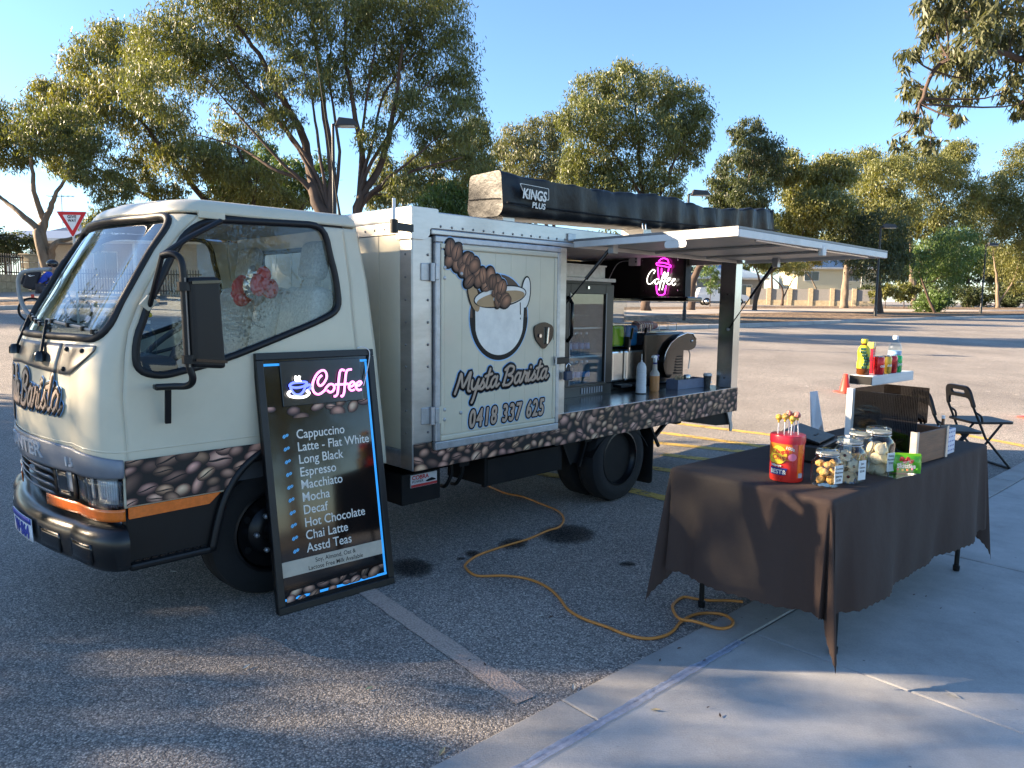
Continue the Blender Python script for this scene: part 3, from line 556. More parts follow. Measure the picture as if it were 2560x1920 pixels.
# far belt of trees, each its own
for i, (px, py, rx, ry, D) in enumerate(((1930, 590, 60, 60, 95), (2060, 650, 80, 60, 100), (2190, 640, 80, 70, 96), (2300, 650, 80, 60, 104), (2420, 640, 80, 60, 98), (2540, 660, 80, 60, 100), (1800, 680, 60, 50, 110), (1650, 640, 80, 60, 100), (1500, 640, 90, 70, 96), (1330, 640, 90, 70, 100), (1180, 640, 90, 70, 90), (1000, 620, 90, 80, 80), (420, 620, 90, 60, 60), (640, 610, 90, 70, 64))):
    tree('distant_tree', 'distant olive tree in the belt ' + ['above the dark narrow gum', 'behind the cream house', 'behind the first far lamp post', 'behind the tall straight gum', 'behind the low leafy bush', 'behind the dense leafy tree', 'behind the blue roofed house', 'behind the staked sapling', 'behind the broad olive gum', 'behind the pale hazy gum', 'behind the bushy tree over the box roof', 'behind the forked gum trunk', 'behind the veranda house', 'behind the cab roof'][i], D, (px, 770), [[(px, 760), (px, 700), (px, py)]], [(px - rx * .6, py + 10, rx * .6, ry * .6), (px + rx * .6, py, rx * .6, ry * .6), (px, py - ry * .5, rx * .6, ry * .5), (px, py + ry * .6, rx * .8, ry * .5)], 4500, .55, .2, pal=[OLIVE, DARK, GREY][i % 3], r0=.25, group='distant tree belt')
# near gum at the right whose drooping branches hang into the picture
_b = Vector((8.6, 8.0, 0)); random.seed(5)
_l = [(2330,60,42,42),(2420,30,55,42),(2520,60,60,55),(2350,140,48,36),(2300,215,36,38),(2450,175,55,42),(2285,300,30,30),(2330,340,26,30),(2385,240,42,36),(2545,220,34,50),(2550,290,22,26),(2440,100,50,38),(2270,140,26,40),(2400,300,22,22),(2600,120,60,90),(2640,240,60,60),(2500,-30,90,50),(2340,-20,50,40),(2255,350,20,24)]
_tr = [[_b, _b + Vector((-.2, .1, 1.6)), _b + Vector((-.5, 0, 3.4)), _b + Vector((-1.1, -.2, 5.2)), _b + Vector((-1.6, -.3, 6.6))], [_b + Vector((-.5, 0, 3.2)), atY(2640, 180, 7.9), atY(2480, 130, 7.9), atY(2350, 160, 7.9), atY(2300, 260, 7.9)], [_b + Vector((-.9, -.1, 4.6)), atY(2600, 20, 8), atY(2420, 40, 8)]]
world_tree('gum_tree', 'near gum tree whose drooping leafy branches hang in from the right', _b, _tr, [(atY(x, y, 7.9 + random.uniform(-.5, .5)), rx * 8 / F_PX, rx * 8 / F_PX, ry * 8 / F_PX) for x, y, rx, ry in _l], 5200, .13, .028, pal=GREY, r0=.06, droop=.85, spread=.36)
# trees standing outside the picture: they shade the foreground and mirror in the glass
def plain_tree(x, y, h, rx, zc, n, label, pal=OLIVE, L=.26, W=.07, dense=.5):
    b = Vector((x, y, Tz(x, y))); lob = []
    for k in range(15):
        a = random.uniform(0, 6.28); q = random.uniform(.1, .75); lob.append((Vector((x + rx * q * math.cos(a), y + rx * q * math.sin(a), b.z + zc + (h - zc) * random.uniform(-.55, .7))), rx * .45, rx * .45, (h - zc) * dense))
    return world_tree('shade_tree', label, b, [[b, b + Vector((.1, 0, zc * .6)), b + Vector((0, .2, zc)), b + Vector((.2, .1, h * .85))]], lob, n, L, W, pal=pal, r0=.22)
random.seed(21)
plain_tree(-16.5, 6.3, 6.7, 4.3, 3.4, 34000, 'dense tree left of the truck whose shade falls across the bays', DARK, .3, .1, .62)
plain_tree(-17, .5, 8.3, 3.3, 5.0, 26000, 'unseen dense tree added to shade the near bays and footpath', DARK, .3, .1, .62)  # added out of view, placed and sized so its shade covers the near ground
plain_tree(-23, 21, 9.5, 3.6, 5.6, 12000, 'tall tree left of the truck, mirrored in its windscreen')
plain_tree(-29, 22, 10, 4.2, 6.0, 9000, 'far tree left of the truck, mirrored in its windscreen')
plain_tree(20, -6, 8.5, 3.6, 5.0, 14000, 'tree behind the footpath, mirrored in the side window', OLIVE, .17, .05)
plain_tree(26, -14, 8.5, 3.6, 5.0, 12000, 'tree further back behind the footpath', OLIVE, .2, .055)
# ================================================================== STREET FURNITURE, HOUSES, FAR THINGS
POLE = mat('black_pole', (.008, .008, .009), .45, var=.2); LAMPBODY = mat('lamp_body', (.045, .042, .04), .5); LENS = mat('lamp_lens', (.5, .48, .42), .25)
def lamp(base, ztop, label, side=1, hl=.62, rp=.05):
    t = thing('street_lamp', label, 'street lamp', base, 0, 'lamp posts round the car park'); h = ztop - base.z
    MB().lathe([(rp * 1.3, 0), (rp * 1.3, .5), (rp, .55), (rp * .75, h - .1)], 12).build('pole', POLE, t, smooth='auto')
    MB().bar((0, 0, h - .12), (side * .2, 0, h - .06), .05, .05).build('arm', POLE, t)
    hd = MB(); x0, x1 = (.08, .08 + hl) if side > 0 else (-.08 - hl, -.08)
    lo = [(x0, -.16, h - .16), (x1, -.13, h - .14), (x1, .13, h - .14), (x0, .16, h - .16)]; hi = [(x0 + .08, -.1, h + .06), (x1 - .12, -.07, h + .03), (x1 - .12, .07, h + .03), (x0 + .08, .1, h + .06)]
    hd.add(lo + hi, [(3, 2, 1, 0), (4, 5, 6, 7)] + [(i, (i + 1) % 4, (i + 1) % 4 + 4, i + 4) for i in range(4)]); o = hd.build('lamp_head', LAMPBODY, t, bevel=.02)
    MB().box(x0 + .1, x1 - .08, -.1, .1, h - .175, h - .15).build('lens', LENS, o)
    return t
p = atY(838, 700, 19); p.z = Tz(p.x, p.y); lamp(p, atY(832, 300, 19).z, 'black lamp post with boxy head rising behind the truck cab', 1, .56)
for (bx, by, ty, lab) in ((1710, 808, 478, 'black lamp post seen through the serving hatch, head above the awning bag'), (2187, 796, 562, 'black lamp post in the planting bed by the dark green tree'), (2451, 788, 608, 'black lamp post further along the planting bed, beside the dense leafy tree')):
    b = GT(bx, by); lamp(b, atY(bx, ty, b.y).z, lab, 1, .75, .06)
b = GT(2150, 764); lt = thing('light_pole', 'thin grey galvanised street pole behind the sunlit tree', 'pole', b); MB().lathe([(.09, 0), (.06, 6.5)], 10).build('pole', mat('galv', (.45, .45, .44), .5, .6), lt, smooth=True)
# give way sign
SGN = atY(188, 690, 19.3); SGN.z = Tz(SGN.x, SGN.y); c = atY(188, 552, 19.3); c = atY(188.5, 551, 19.3)
sg = thing('give_way_sign', 'red and white triangular give way sign on a grey post', 'sign', SGN, R(2)); zc = c.z - SGN.z
RED = mat('sign_red', (.62, .02, .025), .35, var=.05); WHT = mat('sign_white', (.80, .80, .78), .35, var=.04); BLK = mat('sign_black', (.005, .005, .005), .4)
def tri(s): h = s * math.sqrt(3) / 2; return rounded([(0, -h * 2 / 3), (s / 2, h / 3), (-s / 2, h / 3)], s * .06, 5)
MB().lathe([(.03, -.3), (.03, zc + .1)], 10, (0, .035, 0)).build('post', mat('galv', (.45, .45, .44), .5, .6), sg, smooth='auto')
T0 = Matrix.Translation((0, 0, zc)) @ XZ(0)
MB().prism(tri(.80), T0, .004).build('plate', WHT, sg); MB().prism(tri(.755), Matrix.Translation((0, -.0045, 0)) @ T0, .002).build('red_band', RED, sg); MB().prism(tri(.47), Matrix.Translation((0, -.007, .003)) @ T0, .002).build('white_field', WHT, sg)
for s, z, body in ((.105, .055, 'GIVE'), (.088, -.035, 'WAY')): text_mesh(body, s, BLK, 'lettering', sg, Matrix.Translation((0, -.0105, zc + z)) @ XZ(0), align='CENTER', space=1.08, offset=.004)
# limestone boundary wall with picket fence (left), house behind
LIME = mat('limestone', (.40, .325, .215), .9, var=.28, scale=5, bump=.6, bscale=30); PICK = mat('fence_steel', (.04, .038, .037), .5)
W0 = GT(-150, 742); W1 = GT(99, 736); wd = (W1 - W0); wd.z = 0; WL = wd.length; wz = math.atan2(wd.y, wd.x); zb = Tz(W1.x, W1.y) - .1
wl = thing('boundary_wall', 'limestone block wall with tall pier at the house front', 'wall', (W0.x, W0.y, zb), wz)
bl = MB().box(.006, .494, 0, .3, .005, .30).build('block', LIME, wl, bevel=.012); nb = int(WL / .5)
first = True
for r in range(3):
    for i in range(nb + (r % 2)):
        o = bl if first else bl.copy()
        if not first: COL.objects.link(o); o.parent = wl
        first = False; o.location = (WL - (i + 1) * .5 - .55 + (.25 if r % 2 else 0), random.uniform(-.006, .006), r * .305)
MB().box(0, WL - .6, .04, .26, 0, .93).build('core', LIME, wl)
for k in range(6):
    o = MB().box(0, .55, -.05, .4, .01, .29).build('pier_block', LIME, wl, bevel=.015); o.location = (WL - .55, 0, k * .305)
MB().box(-.03, .58, -.08, .43, 0, .07).build('pier_cap', LIME, wl, bevel=.01).location = (WL - .55, 0, 1.83)
fc = thing('picket_fence', 'black steel picket fence standing on the limestone wall', 'fence', (W0.x, W0.y, zb + .93), wz)
pk = None
for i in range(int((WL - .6) / .125)):
    if pk is None: pk = MB().box(-.016, .016, .12, .152, .0, .86).add([(-.016, .12, .86), (.016, .12, .86), (.016, .152, .86), (-.016, .152, .86), (0, .136, .92)], [(0, 1, 4), (1, 2, 4), (2, 3, 4), (3, 0, 4)]).build('picket', PICK, fc); o = pk
    else: o = pk.copy(); COL.objects.link(o); o.parent = fc
    o.location = (WL - .7 - i * .125, 0, 0)
for z in (.08, .74): MB().box(0, WL - .6, .155, .19, z, z + .05).build('rail', PICK, fc)
HW = mat('render_dark', (.16, .15, .145), .85); HB = mat('render_beige', (.42, .38, .33), .85); ROOF = mat('corrugated_roof', (.26, .29, .33), .4, .5, var=.1); TRIM = mat('white_trim', (.72, .72, .70), .5); PANE = mat('dark_pane', (.03, .035, .045), .08, spec=.8)
def house(name, label, base, rz, w, d, h, rh, wallm, roofm, eave=.5, wins=(), post=False, gable=False):
    t = thing(name, label, 'house', base, rz)
    MB().box(0, w, 0, d, -.5, h).build('wall', wallm, t)
    rf = MB(); e = eave; n = max(8, int((w + 2 * e) / .22)); 
    def slope(a, b, c_, d_):   # corrugated sheet a-b eave, d-c ridge
        A, B, C_, D = map(Vector, (a, b, c_, d_)); vs = []; nrm = (B - A).cross(D - A).normalized(); k = int((B - A).length / .11)
        for i in range(k + 1):
            off = nrm * (.018 if i % 2 else 0); vs += [A.lerp(B, i / k) + off, D.lerp(C_, i / k) + off]
        rf.add(vs, [(2 * i, 2 * i + 2, 2 * i + 3, 2 * i + 1) for i in range(k)])
    x0, x1, y0, y1 = -e, w + e, -e, d + e; ym = (y0 + y1) / 2; ins = 0 if gable else min((y1 - y0) / 2, (x1 - x0) * .4); zr = h + rh
    slope((x0, y0, h), (x1, y0, h), (x1 - ins, ym, zr), (x0 + ins, ym, zr)); slope((x1, y1, h), (x0, y1, h), (x0 + ins, ym, zr), (x1 - ins, ym, zr))
    if not gable: slope((x1, y0, h), (x1, y1, h), (x1 - ins, ym, zr), (x1 - ins, ym, zr)); slope((x0, y1, h), (x0, y0, h), (x0 + ins, ym, zr), (x0 + ins, ym, zr))
    else: MB().add([(0, y0 + e, h), (0, y1 - e, h), (0, ym, zr - .1), (w, y0 + e, h), (w, y1 - e, h), (w, ym, zr - .1)], [(0, 2, 1), (3, 4, 5)]).build('gable', wallm, t)
    ro = rf.build('roof', roofm, t, solid=.02)
    MB().box(x0, x1, y0 - .12, y0, h - .16, h - .01).build('gutter', TRIM, t); MB().box(x0, x1, y0 + .01, y0 + .03, h - .26, h - .02).build('fascia', TRIM, t)
    for (a, b, z0, z1) in wins:
        wn = MB().box(a, b, -.04, .02, z0, z1).build('window', TRIM, t); MB().box(a + .06, (a + b) / 2 - .02, -.055, -.042, z0 + .06, z1 - .06).build('pane', PANE, wn); MB().box((a + b) / 2 + .02, b - .06, -.055, -.042, z0 + .06, z1 - .06).build('pane', PANE, wn)
    if post:
        for x in post: MB().box(x - .07, x + .07, -2.1, -1.96, -.5, h - .1).build('veranda_post', TRIM, t)
        vr = MB(); vr.add([(x0, -2.4, h - .15), (x1, -2.4, h - .15), (x1, -.02, h + .45), (x0, -.02, h + .45)], [(0, 1, 2, 3)]); vr.build('veranda_roof', roofm, t, solid=.03)
        MB().box(x0, x1, -2.5, -2.4, h - .28, h - .14).build('veranda_beam', TRIM, t)
    return t
hb = atY(85, 742, 41); hb.z = Tz(hb.x, 41)
hs = house('brick_house', 'single storey house with corrugated roof and veranda behind the give way sign', hb, R(-4), 9.5, 8, 2.75, 1.9, HB, ROOF, wins=((.4, 1.4, .8, 2.0), (3.6, 5.0, .6, 2.1)), post=(.3, 1.6, 4.4, 7.2))
MB().box(-.02, 1.2, -.03, 0, -.5, 2.7).build('dark_wall_panel', HW, hs)
an = MB().tube([(-.2, 3, 3.2), (-.2, 3, 5.6)], .02, 6); an.tube([(-1.0, 3, 5.5), (.6, 3, 5.5)], .015, 6)
for k in range(5): an.tube([(-.9 + k * .32, 2.7, 5.5), (-.9 + k * .32, 3.3, 5.5)], .01, 5)
an.build('tv_antenna', PICK, hs)
f2 = GT(135, 742); ff = thing('picket_fence', 'dark steel front fence of the veranda house', 'fence', (f2.x, f2.y + 1.5, Tz(f2.x, f2.y + 1.5)), 0)
for i in range(46):
    o = pk.copy(); COL.objects.link(o); o.parent = ff; o.location = (i * .125, 0, .12); o.scale = (1, 1, 1.25)
for z in (.25, 1.0): MB().box(-.05, 5.75, .155, .19, z, z + .05).build('rail', PICK, ff)
# houses across the road on the right
CREAM = mat('cream_render', (.60, .53, .36), .85); TILE = mat('pale_roof', (.44, .45, .46), .5, .3); BLUE = mat('blue_roof', (.22, .30, .40), .4, .3)
b = atY(1990, 760, 92); b.z = Tz(b.x, 92)
house('cream_house', 'two storey cream house with pale roof behind the far gum trees', b, R(-6), 9.5, 9, 4.6, 1.7, CREAM, TILE, wins=((.8, 2.6, 2.9, 4.1), (5.8, 7.4, 2.9, 4.2), (6.2, 7.2, .8, 2.0)))
b = atY(1740, 762, 96); b.z = Tz(b.x, 96)
house('blue_roof_house', 'low house with blue metal roof behind the white ute', b, R(4), 9.0, 8, 3.3, 1.9, mat('grey_render', (.26, .25, .23), .85), BLUE, wins=((2.6, 4.4, .9, 2.4), (6.0, 7.4, .9, 2.4)))
fw0, fw1 = atY(1870, 758, 80), atY(2190, 758, 76); fw0.z = Tz(fw0.x, fw0.y); fw1.z = Tz(fw1.x, fw1.y); fd = fw1 - fw0; FL = fd.length
fn = thing('garden_wall', 'limestone pier wall with grey panels along the far street', 'wall', fw0, math.atan2(fd.y, fd.x)); gp = mat('grey_panel', (.24, .23, .22), .7)
npi = 7
for i in range(npi):
    x = FL * i / (npi - 1); zz = Tz(*(fw0 + fd * (i / (npi - 1))).xy) - fw0.z; MB().box(x - .22, x + .22, -.2, .2, zz - .3, zz + 1.85).build('pier', LIME, fn, bevel=.02)
    if i < npi - 1:
        x2 = FL * (i + 1) / (npi - 1); MB().box(x + .22, x2 - .22, -.12, .12, zz - .3, zz + .55).build('base_course', LIME, fn); MB().box(x + .24, x2 - .24, -.05, .05, zz + .55, zz + 1.75).build('panel', gp, fn)
# white ute
UW = mat('car_white', (.75, .76, .76), .25, coat=.6, var=.03); TYRE = mat('tyre', (.008, .008, .0085), .85, var=.3, bump=.2); CARG = mat('car_glass', (.015, .018, .022), .05, spec=.9); CHR = mat('chrome', (.7, .7, .7), .15, 1)
ub = GT(1742, 763); ut = thing('white_ute', 'white dual cab ute with canopy parked on the far street', 'ute', (ub.x, ub.y, ub.z), R(-3))
side = rounded([(0, .55), (0, 1.0), (.05, 1.05), (1.75, 1.06), (1.85, 1.12), (3.55, 1.15), (4.7, 1.02), (4.95, .85), (4.98, .5), (4.3, .42), (.6, .42)], .1, 3)
MB().prism(side, XZ(1.7), 1.7).build('body', UW, ut, bevel=.04)
MB().prism(rounded([(.08, 1.05), (.3, 1.72), (1.7, 1.74), (1.78, 1.06)], .1, 3), XZ(1.62), 1.54).build('canopy', UW, ut, bevel=.04)
MB().prism(rounded([(1.82, 1.1), (1.9, 1.72), (2.2, 1.78), (3.0, 1.76), (3.75, 1.12)], .12, 3), XZ(1.6), 1.5).build('cab', UW, ut, bevel=.04)
for q in ([(.35, 1.18), (.45, 1.6), (1.55, 1.62), (1.62, 1.18)], [(1.98, 1.16), (2.02, 1.64), (2.45, 1.68), (2.45, 1.16)], [(2.53, 1.16), (2.53, 1.68), (2.95, 1.66), (3.45, 1.16)]): MB().prism(rounded(q, .05, 2), XZ(.098), .012).build('window', CARG, ut)
for x in (.95, 4.05):
    for y in (-.02, 1.52):
        wv = MB().lathe([(.2, -.1), (.34, -.1), (.37, -.06), (.37, .06), (.34, .1), (.2, .1)], 22, caps=False, M=Matrix.Translation((x, y + .1, .37)) @ Matrix.Rotation(R(90), 4, 'X')).build('wheel', TYRE, ut, smooth='auto')
        MB().lathe([(.03, .1), (.2, .09), (.21, .105)], 18, M=Matrix.Translation((x, y + .1, .37)) @ Matrix.Rotation(R(90), 4, 'X')).build('rim', CHR, wv, smooth=True)
MB().box(-.06, .02, .1, 1.6, .5, .68).build('rear_bumper', CHR, ut, bevel=.02); MB().box(-.012, .03, .06, .22, .78, 1.0).build('tail_light', mat('tail_red', (.4, .02, .02), .2), ut)
for x in (2.4, 3.2): MB().box(x - .09, x + .09, -.012, .004, .95, .99).build('door_handle', CHR, ut)
# cyclist, bicycle, backpack
cb = GT(84, 808); CY = cb.y; cz = cb.z; crz = R(28)
bk = thing('bicycle', 'dark bicycle ridden away along the road beside the truck windscreen', 'bicycle', cb, crz)
FRM = mat('bike_frame', (.03, .03, .035), .35); RIM = mat('rim_grey', (.25, .25, .26), .35, .8)
def wheel(x):
    o = MB().tube([(x + .31 * math.cos(a), 0, .335 + .31 * math.sin(a)) for a in np.linspace(0, 2 * math.pi, 32, endpoint=False)], .025, 8, closed=True).build('tyre', TYRE, bk, smooth=True)
    m = MB(); m.tube([(x + .28 * math.cos(a), 0, .335 + .28 * math.sin(a)) for a in np.linspace(0, 2 * math.pi, 32, endpoint=False)], .009, 6, closed=True)
    for k in range(18): a = 2 * math.pi * k / 18; m.tube([(x, .02 * (-1) ** k, .335), (x + .28 * math.cos(a), 0, .335 + .28 * math.sin(a))], .002, 4)
    m.lathe([(.03, -.05), (.03, .05)], 10, M=Matrix.Translation((x, 0, .335)) @ Matrix.Rotation(R(90), 4, 'X')); m.build('rim', RIM, o, smooth=True)
wheel(0); wheel(1.02)
fr = MB()
for p_, q_, r_ in (((0, .03, .335), (.38, 0, .32), .012), ((0, -.03, .335), (.38, 0, .32), .012), ((0, .03, .335), (.26, 0, .72), .01), ((0, -.03, .335), (.26, 0, .72), .01), ((.38, 0, .32), (.22, 0, .86), .017), ((.26, 0, .72), (.80, 0, .80), .018), ((.38, 0, .32), (.83, 0, .70), .02), ((.79, 0, .86), (.86, 0, .62), .02), ((.86, .05, .64), (1.02, .05, .335), .013), ((.86, -.05, .64), (1.02, -.05, .335), .013)): fr.tube([p_, q_], r_, 8)
fr.build('frame', FRM, bk, smooth='auto')
MB().tube([(.2, 0, .88), (.74, 0, .98)], .001).build('brake_cable', FRM, bk)
MB().tube([(.76, -.3, .97), (.80, -.2, .98), (.79, 0, .94), (.80, .2, .98), (.76, .3, .97)], .014, 8).build('handlebar', FRM, bk, smooth=True); MB().tube([(.79, 0, .86), (.79, 0, .95)], .016, 8).build('stem', FRM, bk)
MB().lathe([(.01, 0), (.09, .015), (.1, .035), (.05, .05)], 14, (.2, 0, .85), sx=1.35, sy=.7).build('saddle', BLK, bk, smooth=True)
cr_ = MB().lathe([(.09, -.01), (.09, .01)], 18, M=Matrix.Translation((.38, -.05, .32)) @ Matrix.Rotation(R(90), 4, 'X')); cr_.bar((.38, -.07, .32), (.47, -.07, .19), .02); cr_.bar((.38, .07, .32), (.29, .07, .45), .02); cr_.box(.43, .53, -.16, -.07, .175, .195).box(.24, .34, .07, .16, .445, .465)
cr_.build('crank', RIM, bk); MB().box(-.02, .05, -.03, .03, .66, .74).build('tail_light', mat('reflector', (.5, .02, .02), .2), bk)
def skin(name, verts, edges, rad, m, parent, root=0, sub=2):
    me = bpy.data.meshes.new(name); me.from_pydata(verts, edges, []); o = bpy.data.objects.new(name, me); COL.objects.link(o); o.parent = parent; me.materials.append(m)
    o.modifiers.new('k', 'SKIN'); sv = me.skin_vertices[0].data
    for i, r_ in enumerate(rad): sv[i].radius = r_ if isinstance(r_, tuple) else (r_, r_); sv[i].use_root = (i == root)
    o.modifiers.new('u', 'SUBSURF').levels = sub; o.modifiers['u'].render_levels = sub; o.modifiers['k'].use_smooth_shade = True; return o
pe = thing('person', 'person in blue t-shirt, dark shorts and black helmet riding the bicycle', 'person', cb, crz); SKN = mat('skin', (.42, .25, .17), .5, var=.06)
# pelvis, waist, chest, neck, head | arms | legs (local: x forward, z up)
V = [(.20, 0, .93), (.25, 0, 1.05), (.36, 0, 1.22), (.43, 0, 1.33), (.47, 0, 1.40), (.49, 0, 1.50),
     (.40, .17, 1.27), (.52, .22, 1.10), (.70, .25, 1.01), (.77, .26, 1.0), (.40, -.17, 1.27), (.52, -.22, 1.10), (.70, -.25, 1.01), (.77, -.26, 1.0),
     (.22, .10, .90), (.50, .12, .80), (.34, .11, .52), (.30, .11, .47), (.40, .11, .46), (.22, -.10, .90), (.54, -.12, .68), (.46, -.11, .30), (.44, -.11, .215), (.56, -.11, .20)]
E_ = [(0, 1), (1, 2), (2, 3), (3, 4), (4, 5), (2, 6), (6, 7), (7, 8), (8, 9), (2, 10), (10, 11), (11, 12), (12, 13), (0, 14), (14, 15), (15, 16), (16, 17), (17, 18), (0, 19), (19, 20), (20, 21), (21, 22), (22, 23)]
rad = [.12, .11, (.13, .11), .05, .085, .09, .05, .042, .033, .035, .05, .042, .033, .035, .085, .062, .045, .04, .035, .085, .062, .045, .04, .035]
skin('body', V, E_, rad, SKN, pe)
BLUEC = mat('blue_shirt', (.02, .06, .42), .8); SHO = mat('dark_shorts', (.05, .05, .06), .85)
skin('t_shirt', [V[0], V[1], V[2], (.42, 0, 1.31), V[6], (.48, .20, 1.16), V[10], (.48, -.20, 1.16)], [(0, 1), (1, 2), (2, 3), (2, 4), (4, 5), (2, 6), (6, 7)], [.135, .128, (.15, .13), .07, .075, .07, .075, .07], BLUEC, pe)
skin('shorts', [V[0], V[14], (.45, .12, .82), V[19], (.48, -.12, .72)], [(0, 1), (1, 2), (0, 3), (3, 4)], [.135, .10, .085, .10, .085], SHO, pe)
he = MB().sphere((.49, 0, 1.54), .125, 16, 10, 1.12, .95, .85).build('helmet', mat('helmet_black', (.012, .012, .014), .25, coat=.5), pe, smooth=True)
MB().tube([(.45, .1, 1.5), (.50, .06, 1.40), (.51, 0, 1.385), (.50, -.06, 1.40), (.45, -.1, 1.5)], .006, 6).build('chin_strap', BLK, pe)
fa = MB(); fa.sphere((.572, 0, 1.475), .016, 8, 6)
for s in (-1, 1): fa.sphere((.562, s * .032, 1.497), .011, 8, 6); fa.sphere((.48, s * .088, 1.485), .02, 8, 6, .7, .5)
fa.build('face', SKN, pe, smooth=True)
for (x, y, z) in ((.36, .11, .445), (.50, -.11, .19)): MB().sphere((x, y, z), .07, 12, 8, 1.7, .7, .6).build('shoe', BLK, pe, smooth=True)
bp_ = thing('backpack', 'large black backpack worn by the person on the bicycle', 'backpack', (cb.x, cb.y, cb.z), crz)
BPM = mat('backpack_cloth', (.018, .019, .024), .75, bump=.3, bscale=25); Mb = Matrix.Translation((.04, 0, 1.12)) @ Matrix.Rotation(R(18), 4, 'Y')
MB().box(-.17, .13, -.19, .19, -.26, .26, Mb).build('bag', BPM, bp_, bevel=.07, seg=4); MB().box(-.22, -.16, -.14, .14, -.2, .06, Mb).build('front_pocket', BPM, bp_, bevel=.025)
for s in (-1, 1): MB().tube([(.17, s * .12, 1.33), (.33, s * .13, 1.40), (.45, s * .13, 1.28), (.38, s * .14, 1.1), (.2, s * .13, .98)], .018, 6).build('strap', BPM, bp_)
MB().tube([Mb @ Vector(p) for p in ((-.06, -.196, .1), (-.10, -.196, .07), (-.07, -.196, .06), (.03, -.196, .12))], [.004, .012, .013, .002], 6).build('logo_mark', WHT, bp_)
# ================================================================== THE COFFEE TRUCK  (local: x to the rear, y away from the viewer, z up)
TA = R(45); TD = Vector((math.sin(TA), math.cos(TA), 0)); TN = Vector((math.cos(TA), -math.sin(TA), 0)); TP = onz(1540, 1255) + TN * .02
truck = thing('coffee_truck', 'cream box-body coffee truck with raised serving hatch and coffee bean print', 'truck', TP, R(45))
def toL(q): q = Vector(q) - TP; return Vector((q.dot(TD), -q.dot(TN), q.z))
def toW(l): return TP + TD * l[0] - TN * l[1] + Vector((0, 0, l[2]))
def hit(px, py, p0, n):
    d = ray(px, py); return CAM + d * ((Vector(p0) - CAM).dot(n) / d.dot(n))
def LY(px, py, y=0.): return toL(hit(px, py, TP - TN * y, TN))
def LX(px, py, x): return toL(hit(px, py, TP + TD * x, TD))
def LZ(px, py, z): return toL(onz(px, py, z))
CREAM_P = mat('truck_cream', (.61, .555, .415), .38, coat=.25, var=.07, scale=2.5, dirt=.15); ALU = mat('aluminium', (.50, .48, .45), .42, .85, var=.14, scale=5, dirt=.35, aniso=(1, 1, 3)); STEEL = mat('stainless', (.50, .50, .49), .22, 1., var=.08, scale=6)
GALV = mat('galvanised', (.42, .43, .44), .45, .7, var=.2, scale=18); BLKP = mat('black_plastic', (.0065, .0065, .007), .42, var=.15, spec=.4); BLKG = mat('black_gloss', (.004, .004, .0045), .18, coat=.25); RUB = mat('rubber_seal', (.006, .006, .007), .5)
GREYG = mat('grey_garnish', (.20, .215, .245), .42, .25, var=.12, scale=6, dirt=.2); DSIL = mat('dark_silver', (.20, .195, .185), .40, .75, var=.25, scale=5, dirt=.3); CHASS = mat('chassis_black', (.004, .004, .0045), .65, dirt=.08, spec=.3)
WGL = glass('windscreen_glass', (.62, .70, .70), ior=1.9, refl=.95); SGL = glass('side_glass', (.80, .87, .90), ior=1.5); LAMPG = glass('lamp_glass', (.90, .92, .93), .12, 1.5); ORNG = mat('orange_lens', (.75, .16, .015), .2, coat=.5, var=.15, scale=40)
yc, HW0 = .85, .76
def itp(z, T): return float(np.interp(z, [a for a, _ in T], [b for _, b in T]))
XCt = [(.3, -3.42), (.8, -3.415), (1.07, -3.42), (1.26, -3.40), (1.36, -3.38), (1.48, -3.33), (1.71, -3.20), (1.80, -3.125), (1.865, -3.06), (1.9, -3.03)]
XFt = [(.3, -3.58), (.55, -3.59), (.87, -3.61), (1.0, -3.612), (1.2, -3.60), (1.29, -3.572), (1.36, -3.535), (1.6, -3.395), (1.88, -3.23), (1.9, -3.215)]
XRt = [(.3, -2.05), (.6, -2.06), (1.25, -2.11), (1.6, -2.15), (1.85, -2.20), (1.9, -2.21)]
def S(s, z, off=0., inset=0.):
    """point of the cab skin; s 0..1 near side (rear to front), 1..2 corner, 2..4 front, 4..5, 5..6 far side"""
    m = s > 3; q = 6 - s if m else s
    hw = HW0 - .055 * max(0, z - .7) / 1.2 - inset; xc, xf, xr = itp(z, XCt) + inset, itp(z, XFt) + inset, itp(z, XRt) - inset * .6; ry = .24; bul = .075; xk = xf + bul
    if q <= 1: x = xr + (xc - xr) * q; y = hw; nx, ny = 0, 1
    elif q <= 2: a = (q - 1) * math.pi / 2; x = xc + (xk - xc) * math.sin(a) ** .9; y = hw - ry * (1 - math.cos(a)); nx, ny = -math.sin(a), math.cos(a)
    else: t = q - 2; hh = hw - ry; x = xk - bul * (1 - (1 - t) ** 2); y = hh * (1 - t); nx, ny = -1, .15 * (1 - t)
    l = math.hypot(nx, ny); return Vector((x + off * nx / l, yc - (y + off * ny / l) * (-1 if m else 1), z))
def s_of(x, z): return (x - itp(z, XRt)) / (itp(z, XCt) - itp(z, XRt))
WIN = rounded([(-2.975, 1.865, .12), (-2.40, 1.885, .08), (-2.335, 1.60, .3), (-2.325, 1.45, .06), (-2.46, 1.39, .08), (-2.95, 1.218, .2), (-3.24, 1.158, .1), (-3.34, 1.19, .08), (-3.335, 1.33, .1), (-3.10, 1.80, .12)], .05, 4)
winS = [(s_of(x, z), z) for x, z in WIN]; winF = [(6 - s, z) for s, z in winS]
WSC = rounded([(1.42, 1.325), (3, 1.34), (4.58, 1.325), (4.60, 1.885), (3, 1.90), (1.40, 1.885)], .22, 6); WSC = [(s, z) for s, z in rounded([(1.42, 1.325, .35), (4.58, 1.325, .35), (4.62, 1.875, .35), (1.38, 1.875, .35)], .3, 1)]
